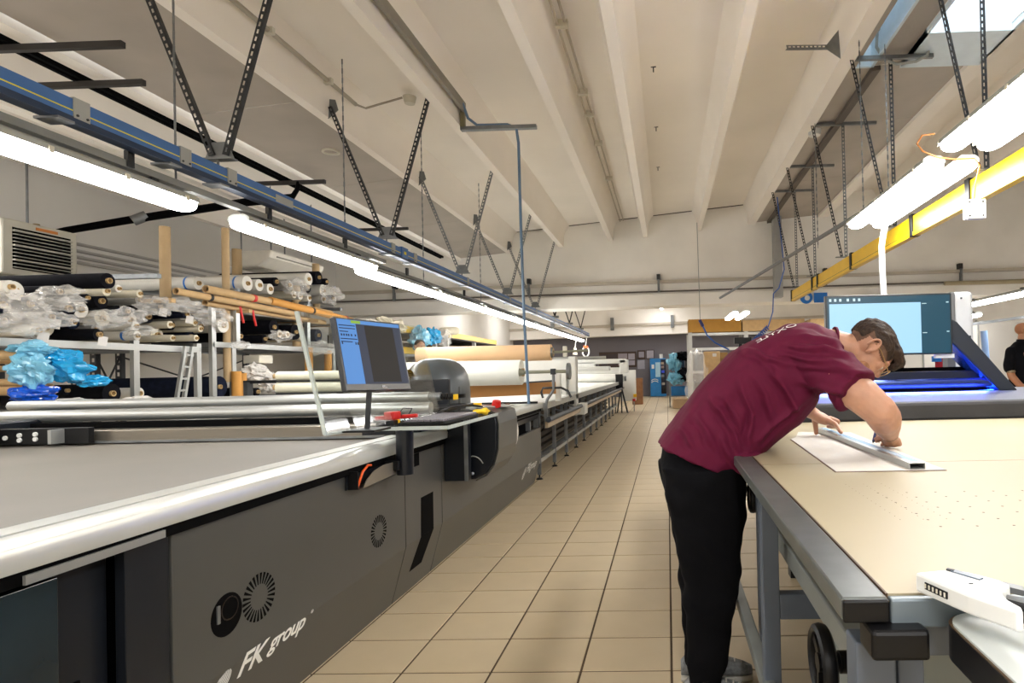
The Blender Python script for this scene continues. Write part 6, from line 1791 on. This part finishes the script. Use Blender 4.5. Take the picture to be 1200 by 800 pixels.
def head_prims(b, c, u, w, s, k=1.0, ears=True):
    c = Vector(c)
    P = lambda a, f, t: c + (u * a + w * f + s * t) * k
    ax = (u, w, s)
    oball(b, P(0.022, -0.006, 0), ax, (0.085 * k, 0.100 * k, 0.075 * k))
    oball(b, P(-0.035, 0.032, 0), ax, (0.072 * k, 0.066 * k, 0.062 * k))
    oball(b, P(-0.070, 0.040, 0), ax, (0.045 * k, 0.052 * k, 0.052 * k))
    oball(b, P(-0.095, 0.064, 0), ax, (0.022 * k, 0.024 * k, 0.026 * k))
    oball(b, P(0.022, 0.080, 0), ax, (0.016 * k, 0.018 * k, 0.056 * k))
    oball(b, P(0.0, 0.095, 0), ax, (0.030 * k, 0.013 * k, 0.010 * k))
    oball(b, P(-0.022, 0.106, 0), ax, (0.013 * k, 0.016 * k, 0.016 * k))
    oball(b, P(-0.056, 0.090, 0), ax, (0.007 * k, 0.012 * k, 0.026 * k))
    oball(b, P(-0.068, 0.088, 0), ax, (0.007 * k, 0.012 * k, 0.022 * k))
    for t in (-1, 1):
        oball(b, P(-0.012, 0.070, 0.036 * t), ax, (0.02 * k, 0.016 * k, 0.024 * k))
        oball(b, P(0.006, 0.080, 0.032 * t), ax, (0.009 * k, 0.009 * k, 0.013 * k))
        if ears:
            # ear: rim ring plus lobe
            ring = []
            for j in range(11):
                a = -0.6 + 4.6 * j / 10
                ring.append(P(-0.006 + 0.031 * math.sin(a), -0.016 - 0.018 * math.cos(a), (0.078 + 0.010) * t))
            cap_chain(b, ring, [0.0058 * k] * 11, 8)
            oball(b, P(-0.008, -0.008, 0.076 * t), ax, (0.026 * k, 0.014 * k, 0.009 * k))
            oball(b, P(-0.036, -0.004, 0.078 * t), ax, (0.010 * k, 0.008 * k, 0.007 * k))

def build_man():
    t = thing('person', 'man in burgundy shirt and black trousers bending over the pattern table', 'person', (0.17, 2.45, 0))
    # ------------- skin: one continuous figure
    b = MB()
    hc = Vector((0.818, 2.40, 1.402)); u = Vector((0.89, 0, 0.456)).normalized(); w = Vector((0.456, 0, -0.89)).normalized()
    head_prims(b, hc, u, w, YV)
    cap_chain(b, [(0.60, 2.43, 1.42), (0.67, 2.42, 1.425), (0.745, 2.41, 1.405)], [0.075, 0.062, 0.058], 18)
    # trunk and legs (mostly under clothes)
    cap_chain(b, [(0.13, 2.45, 0.98), (0.25, 2.45, 1.14), (0.40, 2.44, 1.28), (0.56, 2.43, 1.37)], [0.13, 0.12, 0.13, 0.11], 16)
    cap_chain(b, [(0.57, 2.27, 1.37), (0.57, 2.6, 1.37)], [0.06, 0.06])
    for y in (2.36, 2.55):
        cap_chain(b, [(0.13, y, 0.95), (0.15, y, 0.52), (0.12, y, 0.10)], [0.085, 0.055, 0.04])
        cap_chain(b, [(0.11, y, 0.06), (0.26, y, 0.045)], [0.035, 0.03])
    # near arm
    cap_chain(b, [(0.595, 2.25, 1.36), (0.635, 2.185, 1.285), (0.70, 2.14, 1.225), (0.755, 2.125, 1.172), (0.785, 2.165, 1.143), (0.825, 2.25, 1.108), (0.862, 2.325, 1.066)],
              [0.070, 0.070, 0.066, 0.060, 0.060, 0.052, 0.034], 18)
    # near hand: palm, four fingers closed on the pen, thumb
    cap_chain(b, [(0.862, 2.325, 1.066), (0.880, 2.365, 1.045), (0.888, 2.39, 1.036)], [0.031, 0.031, 0.028], 14)
    oball(b, (0.888, 2.385, 1.036), (Vector((0.75, 0.55, -0.3)).normalized(), Vector((-0.6, 0.8, 0.1)).normalized(), Vector((0.2, 0.1, 1)).normalized()), (0.042, 0.040, 0.026))
    kn = [((0.900, 2.425, 1.050), (0.866, 2.440, 1.062), (0.838, 2.410, 1.052), (0.826, 2.392, 1.042)),
          ((0.915, 2.408, 1.040), (0.888, 2.432, 1.042), (0.854, 2.424, 1.030), (0.838, 2.408, 1.026)),
          ((0.920, 2.388, 1.028), (0.906, 2.418, 1.020), (0.876, 2.424, 1.012), (0.862, 2.412, 1.012)),
          ((0.916, 2.366, 1.020), (0.908, 2.392, 1.012), (0.884, 2.402, 1.011), (0.870, 2.394, 1.012))]
    for f in kn:
        cap_chain(b, f, [0.0105, 0.0095, 0.0085, 0.0072], 10)
    cap_chain(b, [(0.866, 2.365, 1.045), (0.846, 2.352, 1.052), (0.830, 2.358, 1.044), (0.819, 2.370, 1.038)], [0.0135, 0.0115, 0.0095, 0.008], 10)
    # far arm
    cap_chain(b, [(0.585, 2.63, 1.36), (0.60, 2.72, 1.28), (0.615, 2.80, 1.20), (0.635, 2.825, 1.155), (0.68, 2.83, 1.118)], [0.068, 0.062, 0.056, 0.046, 0.032], 16)
    # far hand: flat palm, index on the ruler, thumb planted, others folded
    oball(b, (0.722, 2.815, 1.090), (Vector((0.86, -0.25, -0.42)).normalized(), Vector((0.3, 0.95, 0.05)).normalized(), Vector((0.4, -0.2, 0.9)).normalized()), (0.056, 0.044, 0.027))
    cap_chain(b, [(0.68, 2.83, 1.118), (0.70, 2.825, 1.104)], [0.031, 0.029], 12)
    cap_chain(b, [(0.748, 2.780, 1.078), (0.770, 2.740, 1.066), (0.774, 2.700, 1.048), (0.774, 2.668, 1.036)], [0.0145, 0.0125, 0.0108, 0.0095], 10)
    for k, (dx, dy, dz) in enumerate(((0.010, 0.020, 0.004), (0.012, 0.042, 0.004), (0.008, 0.062, 0.0))):
        p = Vector((0.760 + dx, 2.795 + dy, 1.080 + dz))
        cap_chain(b, [p, p + Vector((0.030, -0.008, -0.012)), p + Vector((0.022, -0.006, -0.036)), p + Vector((0.0, 0.0, -0.036))], [0.0140, 0.0122, 0.0105, 0.009], 10)
    cap_chain(b, [(0.700, 2.842, 1.085), (0.706, 2.850, 1.050), (0.709, 2.852, 1.014)], [0.0155, 0.0130, 0.0105], 10)
    body = voxel_skin(b, 'body', SKIN, t, 0.0038, 5)
    # ------------- eyes, hair, glasses
    P = lambda a, f, s: hc + u * a + w * f + YV * s
    for s in (-1, 1):
        e = MB(); e.ball(P(-0.006, 0.080, 0.032 * s), 0.0115, None, None, 12, 8); e.build('eye', mat('eye_white', '#d8d2cc', 0.2), body, smooth=True)
    ax = (u, w, YV)
    def trim(o, keep):
        bm = bmesh.new(); bm.from_mesh(o.data)
        of = wloc(o)
        dead = []
        for v in bm.verts:
            d = v.co + of - hc
            if not keep(d.dot(u), d.dot(w), abs(d.y)): dead.append(v)
        bmesh.ops.delete(bm, geom=dead, context='VERTS')
        bm.to_mesh(o.data); bm.free()
    b = MB()
    oball(b, P(0.024, -0.008, 0), ax, (0.094, 0.108, 0.0805))
    oball(b, P(0.074, 0.050, 0), ax, (0.036, 0.058, 0.060))
    oball(b, P(0.074, 0.092, -0.005), ax, (0.026, 0.036, 0.046))
    oball(b, P(0.052, 0.108, -0.012), ax, (0.026, 0.016, 0.034))
    rn = Vector((3.3, 1.2, 8.8))
    hair = voxel_skin(b, 'hair', HAIR, body, 0.004, 3, disp=lambda p, n: 0.0045 * noise.noise(Vector((p.x * 40 + p.z * 20, p.y * 150, p.z * 50)) + rn))
    trim(hair, lambda a, f, q: a > 0.024 + 0.006 * math.sin(f * 60) - (0.05 if f < -0.06 else 0) + (0.03 if (f > 0.075 and f < 0.09 and a < 0.05) else 0))
    b = MB()
    oball(b, P(0.022, -0.008, 0), ax, (0.0865, 0.1025, 0.0775))
    fd = voxel_skin(b, 'hair_fade', HAIR_FADE, body, 0.0045, 3)
    trim(fd, lambda a, f, q: a > (0.004 if f < 0.02 else 0.0) - (0.05 if f < -0.05 else 0) and f < 0.075)
    b = MB()
    oball(b, P(-0.060, 0.040, 0), ax, (0.046, 0.046, 0.0615))
    voxel_skin(b, 'stubble', mat('beard_stubble', '#a2714f', 0.7, var=0.2, scale=90), body, 0.005, 2)
    g = MB()
    g.tube([P(0.006, -0.018, -0.083), P(0.010, 0.02, -0.083), P(0.004, 0.07, -0.079), P(-0.002, 0.108, -0.072)], 0.0022, 6)
    g.tube([P(0.006, -0.018, 0.083), P(0.010, 0.02, 0.083), P(0.004, 0.07, 0.079), P(-0.002, 0.108, 0.072)], 0.0022, 6)
    for s in (-1, 1):
        g.tube([P(-0.006 + 0.021 * math.sin(a), 0.110, 0.040 * s + 0.030 * math.cos(a)) for a in [2 * PI * k / 18 for k in range(19)]], 0.0018, 6)
    g.tube([P(0.004, 0.112, -0.012), P(0.007, 0.114, 0), P(0.004, 0.112, 0.012)], 0.002, 6)
    g.build('glasses', mat('pale_gold_metal', '#b59a6a', 0.3, 0.8), body, smooth=True)
    # bracelet
    br = []
    axw = Vector((0.4, 0.8, -0.42)).normalized(); s1 = axw.cross(Vector((0, 0, 1))).normalized(); s2 = axw.cross(s1)
    for off, rr in ((0.0, 0.0365), (0.018, 0.0345)):
        m = MB(); m.tube([Vector((0.850, 2.300, 1.078)) + axw * off + s1 * rr * math.cos(a) + s2 * rr * math.sin(a) for a in [2 * PI * k / 22 for k in range(23)]], 0.0016, 5)
        m.build('bracelet', mat('thin_cord', '#7d7264', 0.6), body, smooth=True)
    # ------------- shirt
    Bk = [(-0.046, 1.040), (0.022, 1.132), (0.089, 1.211), (0.168, 1.314), (0.268, 1.410), (0.381, 1.467), (0.504, 1.506), (0.597, 1.512), (0.668, 1.488)]
    Fr = [(0.256, 0.900), (0.326, 0.935), (0.388, 0.985), (0.457, 1.042), (0.530, 1.105), (0.585, 1.168), (0.630, 1.235), (0.680, 1.320), (0.712, 1.385)]
    Yh = [0.202, 0.198, 0.185, 0.185, 0.20, 0.21, 0.205, 0.15, 0.082]
    rings = []
    for (bx, bz), (fx, fz), yh in zip(Bk, Fr, Yh):
        B_, F_ = Vector((bx, 2.44, bz)), Vector((fx, 2.44, fz))
        c = (B_ + F_) / 2; d = (F_ - B_); a = d.length / 2; d.normalize()
        rings.append(ell_ring(c, d, a, YV, yh, 32, 2.5))
    b = MB(); b.loft(rings)
    cap_chain(b, [(0.53, 2.32, 1.385), (0.585, 2.262, 1.355), (0.645, 2.178, 1.280)], [0.105, 0.096, 0.088], 20)
    cap_chain(b, [(0.575, 2.60, 1.385), (0.60, 2.68, 1.32), (0.61, 2.75, 1.26)], [0.098, 0.092, 0.082], 20)
    b.cyl((0.640, 2.186, 1.289), (0.676, 2.140, 1.243), 0.090, 0.090, 24)
    # shirt tail drape in front, resting on the table edge
    b.ball((0.30, 2.36, 0.965), 0.075, 0.15, 0.055, 18, 12)
    rs = Vector((5.1, 2.2, 7.7))
    FOLDS = [(0.283,1.268,0.322,1.143), (0.322,1.143,0.300,1.029), (0.174,1.198,0.237,1.112), (0.120,1.140,0.183,1.041), (0.220,1.210,0.276,1.111), (0.054,1.099,0.092,1.050),
             (0.243,1.112,0.273,1.013), (0.200,1.064,0.240,0.982), (0.485,1.419,0.661,1.383), (0.451,1.381,0.628,1.338), (0.499,1.341,0.676,1.311), (0.513,1.275,0.616,1.241),
             (0.385,1.337,0.463,1.205), (0.351,1.273,0.397,1.141), (0.433,1.287,0.495,1.172), (0.322,1.404,0.434,1.352), (0.534,1.448,0.678,1.412), (0.363,1.077,0.479,1.179)]
    def fold(p, n):
        q = Vector((p.x - 0.3, p.y - 2.44, p.z - 1.2))
        a = q.x * 0.72 + q.z * 0.69           # along the trunk
        c = -q.x * 0.69 + q.z * 0.72          # across it
        wq = Vector((a * 5 + c * 4.0, c * 11 - a * 4.0 + q.y * 2.0, q.y * 5)) + rs
        d = 0.010 * noise.noise(wq) + 0.005 * noise.noise(wq * 2.3 + rs)
        k = max(0.0, min(1.0, (2.46 - p.y) / 0.08))
        if k > 0:
            wob = noise.noise(p * 16 + rs) * 0.012
            for (x0, z0, x1, z1) in FOLDS:
                ex, ez = x1 - x0, z1 - z0
                L2 = ex * ex + ez * ez
                t_ = ((p.x - x0) * ex + (p.z - z0) * ez) / L2
                if t_ < -0.3 or t_ > 1.3: continue
                L = math.sqrt(L2)
                s_ = ((p.x - x0) * ez - (p.z - z0) * ex) / L + wob
                if abs(s_) > 0.06: continue
                fade = max(0.0, 1 - ((t_ - 0.5) / 0.8) ** 2)
                d += k * fade * (0.013 * math.exp(-(s_ / 0.010) ** 2) - 0.011 * math.exp(-((s_ - 0.022) / 0.011) ** 2))
        return d
    sh = voxel_skin(b, 'shirt', SHIRT, body, 0.0055, 8, disp=fold)
    # ribbed neckband
    m = MB(); m.tube([Vector((0.676, 2.42, 1.424)) + Vector((0.2, 0, 0.98)) * (0.067 * math.cos(a)) + YV * (0.067 * math.sin(a)) for a in [2 * PI * k / 26 for k in range(27)]], 0.007, 6)
    m.build('neckband', SHIRT, sh, smooth=True)
    # lettering on the upper back
    wp = mat('white_print', '#e9e9e6', 0.5)
    rt_ = Vector((-0.90, 0, -0.30)).normalized(); upv = Vector((-0.16, 0.83, 0.53)).normalized()
    nrm = upv.cross(rt_) * -1
    mt = Matrix((rt_, upv, rt_.cross(upv))).transposed().to_4x4(); mt.translation = (0.520, 2.322, 1.502)
    me_t = text_mesh('OXYLE', 0.062, wp, 'lettering', sh, mt, extrude=0.0, spacing=0.9)
    # lay the letters on the cloth
    off = wloc(sh)
    from mathutils.bvhtree import BVHTree
    bm = bmesh.new(); bm.from_mesh(sh.data); bv = BVHTree.FromBMesh(bm)
    for v in me_t.data.vertices:
        loc, n, i, d = bv.find_nearest(v.co)
        if loc is not None: v.co = loc + n * 0.0015
    bm.free()
    # ------------- trousers
    b = MB()
    zz = [0.95, 0.84, 0.755, 0.62, 0.49, 0.39, 0.27, 0.17, 0.075]
    xl = [-0.035, -0.022, 0.0, 0.022, 0.040, 0.048, 0.052, 0.056, 0.060]
    xr = [0.305, 0.305, 0.298, 0.280, 0.270, 0.247, 0.230, 0.213, 0.198]
    yh = [0.105, 0.105, 0.100, 0.090, 0.080, 0.074, 0.070, 0.066, 0.060]
    for y0, dx in ((2.355, 0.0), (2.545, -0.012)):
        rings = [ell_ring(((l + r) / 2 + dx, y0, z), Vector((1, 0, 0)), (r - l) / 2, YV, h, 26, 2.3) for z, l, r, h in zip(zz, xl, xr, yh)]
        b.loft(rings)
    rings = [ell_ring((cx, 2.45, cz), Vector((ca, 0, sa)), r1, YV, r2, 28, 2.3) for cx, cz, ca, sa, r1, r2 in
             ((0.135, 0.86, 1, 0, 0.165, 0.185), (0.132, 0.93, 0.98, -0.15, 0.175, 0.190), (0.128, 0.985, 0.93, -0.36, 0.160, 0.178), (0.140, 1.03, 0.88, -0.47, 0.12, 0.15))]
    b.loft(rings)
    rt2 = Vector((1.7, 4.2, 3.9))
    def crease(p, n):
        k = 1.0 + 1.2 * math.exp(-((p.z - 0.47) ** 2) / 0.01) + 0.8 * math.exp(-((p.z - 0.12) ** 2) / 0.006)
        return 0.012 * k * noise.noise(Vector((p.x * 5, p.y * 5, p.z * 13 + p.x * 6)) + rt2)
    tr = voxel_skin(b, 'trousers', TROUSERS, body, 0.007, 4, disp=crease)
    m = MB(); m.tube([(0.105, 2.294, 0.035), (0.11, 2.292, 0.08), (0.12, 2.291, 0.098), (0.14, 2.291, 0.094), (0.17, 2.293, 0.083), (0.19, 2.298, 0.085)], 0.0018, 5)
    m.build('loose_thread', mat('pale_thread', '#b9b3a8', 0.7), tr, smooth=True)
    # ------------- shoes
    for y, nm in ((2.355, 0), (2.555, 1)):
        sec = [(0.030, 0.030, 0.026, 0.060), (0.055, 0.040, 0.038, 0.085), (0.12, 0.042, 0.040, 0.095), (0.19, 0.043, 0.042, 0.082), (0.25, 0.044, 0.046, 0.062), (0.30, 0.042, 0.040, 0.048), (0.335, 0.036, 0.020, 0.034)]
        rings = [ell_ring((x, y, 0.022 + h / 2), YV, hw, Vector((0, 0, 1)), h / 2, 18, 2.4) for x, _, hw, h in sec]
        m = MB(); m.loft(rings); up_ = m.build('shoe', mat('grey_shoe_mesh', '#77797a', 0.7, var=0.35, scale=60, bump=0.3, bscale=90), body, smooth=True)
        rings = [ell_ring((x, y, 0.014), YV, hw + 0.005, Vector((0, 0, 1)), 0.0135, 18, 3) for x, _, hw, h in sec]
        m = MB(); m.loft(rings); m.build('sole', mat('pale_rubber_sole', '#b5b2aa', 0.6), up_, smooth=True)
        for k in range(4):
            x = 0.20 + 0.028 * k
            m = MB(); m.tube([(x, y - 0.034, 0.075 - 0.007 * k), (x + 0.006, y, 0.108 - 0.010 * k), (x, y + 0.034, 0.075 - 0.007 * k)], 0.003, 5); m.build('lace', mat('pale_thread', '#b9b3a8', 0.7), up_, smooth=True)
build_man()
pn = thing('pen', 'dark blue pen held in the near hand against the ruler', 'pen', (0.808, 2.357, 1.0265))
MB().cyl((0.808, 2.357, 1.0265), (0.812, 2.364, 1.033), 0.001, 0.004, 10).build('tip', DARK_STEEL, pn, smooth=True)
MB().cyl((0.812, 2.364, 1.033), (0.872, 2.452, 1.128), 0.0052, n=12).build('barrel', mat('navy_pen', '#1c2a66', 0.35), pn, smooth=True)

# ------------------------------------------------------------------ person at the right edge
def build_second():
    X, Y = 4.72, 7.9
    t = thing('person', 'bald person in black polo shirt with lanyard at the right edge', 'person', (X, Y, 0))
    b = MB()
    u = Vector((0.05, 0, 1)).normalized(); w = Vector((0.93, -0.35, -0.03)).normalized(); s = u.cross(w)
    w = s.cross(u)
    hc = Vector((X + 0.0, Y, 1.735))
    head_prims(b, hc, u, w, s, 1.0)
    cap_chain(b, [(X - 0.02, Y, 1.48), (X - 0.01, Y, 1.66)], [0.07, 0.06], 16)
    cap_chain(b, [(X, Y, 0.95), (X - 0.01, Y, 1.2), (X - 0.02, Y, 1.38)], [0.15, 0.15, 0.15], 16)
    cap_chain(b, [(X - 0.17, Y - 0.02, 1.46), (X + 0.17, Y + 0.02, 1.46)], [0.06, 0.06])
    for dx in (-0.09, 0.09):
        cap_chain(b, [(X + dx, Y, 0.95), (X + dx, Y, 0.5), (X + dx, Y, 0.09)], [0.09, 0.06, 0.04])
        cap_chain(b, [(X + dx, Y, 0.05), (X + dx + 0.12, Y - 0.06, 0.04)], [0.04, 0.035])
    cap_chain(b, [(X - 0.19, Y - 0.03, 1.42), (X - 0.235, Y - 0.06, 1.27), (X - 0.22, Y - 0.08, 1.14), (X - 0.15, Y - 0.12, 1.03), (X - 0.07, Y - 0.16, 0.96)], [0.062, 0.054, 0.047, 0.042, 0.030], 14)
    oball(b, (X - 0.03, Y - 0.175, 0.925), (Vector((0.7, -0.3, -0.6)).normalized(), Vector((0.3, 0.95, 0)), Vector((0.6, 0, 0.75))), (0.048, 0.032, 0.022))
    for k in range(4):
        p = Vector((X - 0.01, Y - 0.195 + 0.018 * k, 0.905))
        cap_chain(b, [p, p + Vector((0.022, -0.005, -0.028)), p + Vector((0.028, -0.003, -0.055))], [0.0095, 0.009, 0.008], 8)
    cap_chain(b, [(X - 0.04, Y - 0.2, 0.93), (X - 0.015, Y - 0.215, 0.90), (X + 0.005, Y - 0.22, 0.875)], [0.011, 0.010, 0.008], 8)
    cap_chain(b, [(X + 0.19, Y + 0.03, 1.42), (X + 0.235, Y + 0.02, 1.25), (X + 0.24, Y - 0.02, 1.13), (X + 0.2, Y - 0.12, 1.03)], [0.062, 0.054, 0.047, 0.034], 14)
    body = voxel_skin(b, 'body', SKIN2, t, 0.006, 4)
    b = MB(); oball(b, (X - 0.225, Y - 0.075, 1.20), (Vector((1, 0, 0)), YV, Vector((0, 0, 1))), (0.056, 0.056, 0.03)); b.build('tattoo', mat('ink_on_skin', '#8a7a5e', 0.6, var=0.5, scale=60), body, smooth=True)
    b = MB()
    rings = [ell_ring((cx, Y, cz), Vector((1, 0, 0)), a, YV, d, 26, 2.4) for cx, cz, a, d in ((X, 0.93, 0.185, 0.135), (X - 0.005, 1.15, 0.185, 0.14), (X - 0.015, 1.38, 0.21, 0.14), (X - 0.02, 1.50, 0.185, 0.11), (X - 0.015, 1.59, 0.085, 0.08))]
    b.loft(rings)
    cap_chain(b, [(X - 0.18, Y - 0.02, 1.46), (X - 0.225, Y - 0.05, 1.30), (X - 0.232, Y - 0.06, 1.24)], [0.072, 0.072, 0.070], 16)
    cap_chain(b, [(X + 0.18, Y + 0.02, 1.43), (X + 0.225, Y + 0.02, 1.30), (X + 0.235, Y + 0.01, 1.23)], [0.072, 0.07, 0.068], 16)
    sh = voxel_skin(b, 'polo_shirt', mat('black_polo', '#101014', 0.85, var=0.2, spec=0.1), body, 0.009, 4, disp=lambda p, n: 0.006 * noise.noise(p * 9))
    m = MB(); m.ring((X - 0.015, Y, 1.56), (X - 0.01, Y, 1.615), 0.078, 0.070, 18); m.build('collar', mat('black_polo', '#101014', 0.85, var=0.2, spec=0.1), sh, smooth=True)
    m = MB(); m.tube([(X - 0.05, Y - 0.085, 1.54), (X - 0.03, Y - 0.14, 1.42), (X + 0.04, Y - 0.155, 1.28), (X + 0.09, Y - 0.155, 1.22)], 0.006, 6); m.build('lanyard', mat('pale_thread', '#b9b3a8', 0.7), sh, smooth=True)
    b = MB()
    for dx in (-0.09, 0.09):
        cap_chain(b, [(X + dx, Y, 0.95), (X + dx, Y, 0.5), (X + dx, Y, 0.12)], [0.11, 0.085, 0.07], 16)
    voxel_skin(b, 'trousers', mat('dark_grey_trousers', '#2b2b30', 0.85), body, 0.012, 3)
    for dx in (-0.09, 0.09):
        m = MB(); m.ball((X + dx + 0.06, Y - 0.03, 0.04), 0.13, 0.055, 0.045, 16, 8); m.build('shoe', BLACK, body, smooth=True)
build_second()

# ------------------------------------------------------------------ person half hidden behind the kraft roll
def build_third():
    X, Y = -4.42, 10.45
    t = thing('person', 'dark haired person whose head top shows above the kraft roll', 'person', (X, Y, 0))
    b = MB()
    u = Vector((0, 0, 1)); w = Vector((0.7, -0.7, 0)).normalized(); s = u.cross(w)
    hc = Vector((X, Y, 1.835))
    head_prims(b, hc, u, w, s, 1.05)
    cap_chain(b, [(X, Y, 1.55), (X, Y, 1.76)], [0.07, 0.06], 16)
    cap_chain(b, [(X, Y, 1.0), (X, Y, 1.47)], [0.15, 0.15], 16)
    for dx in (-0.09, 0.09):
        cap_chain(b, [(X + dx, Y, 1.02), (X + dx, Y, 0.54), (X + dx, Y, 0.06)], [0.09, 0.06, 0.045])
        cap_chain(b, [(X + dx * 2.1, Y, 1.51), (X + dx * 2.7, Y - 0.05, 1.22), (X + dx * 2.4, Y - 0.2, 1.07)], [0.06, 0.05, 0.04])
    body = voxel_skin(b, 'body', SKIN, t, 0.008, 4)
    b = MB(); oball(b, hc + Vector((-0.01, 0.015, 0.045)), (u, w, s), (0.085, 0.10, 0.088)); voxel_skin(b, 'hair', HAIR, body, 0.008, 3, disp=lambda p, n: 0.006 * noise.noise(p * 40))
    b = MB()
    rings = [ell_ring((X, Y, cz), Vector((1, 0, 0)), a, YV, d, 24, 2.4) for cz, a, d in ((0.98, 0.18, 0.135), (1.43, 0.205, 0.14), (1.56, 0.17, 0.105), (1.62, 0.08, 0.075))]
    b.loft(rings)
    voxel_skin(b, 'shirt', mat('dark_blue_shirt', '#26304a', 0.8), body, 0.012, 3)
    b = MB()
    for dx in (-0.09, 0.09):
        cap_chain(b, [(X + dx, Y, 1.02), (X + dx, Y, 0.54), (X + dx, Y, 0.08)], [0.11, 0.085, 0.07], 16)
    voxel_skin(b, 'trousers', mat('dark_grey_trousers', '#2b2b30', 0.85), body, 0.012, 3)
build_third()
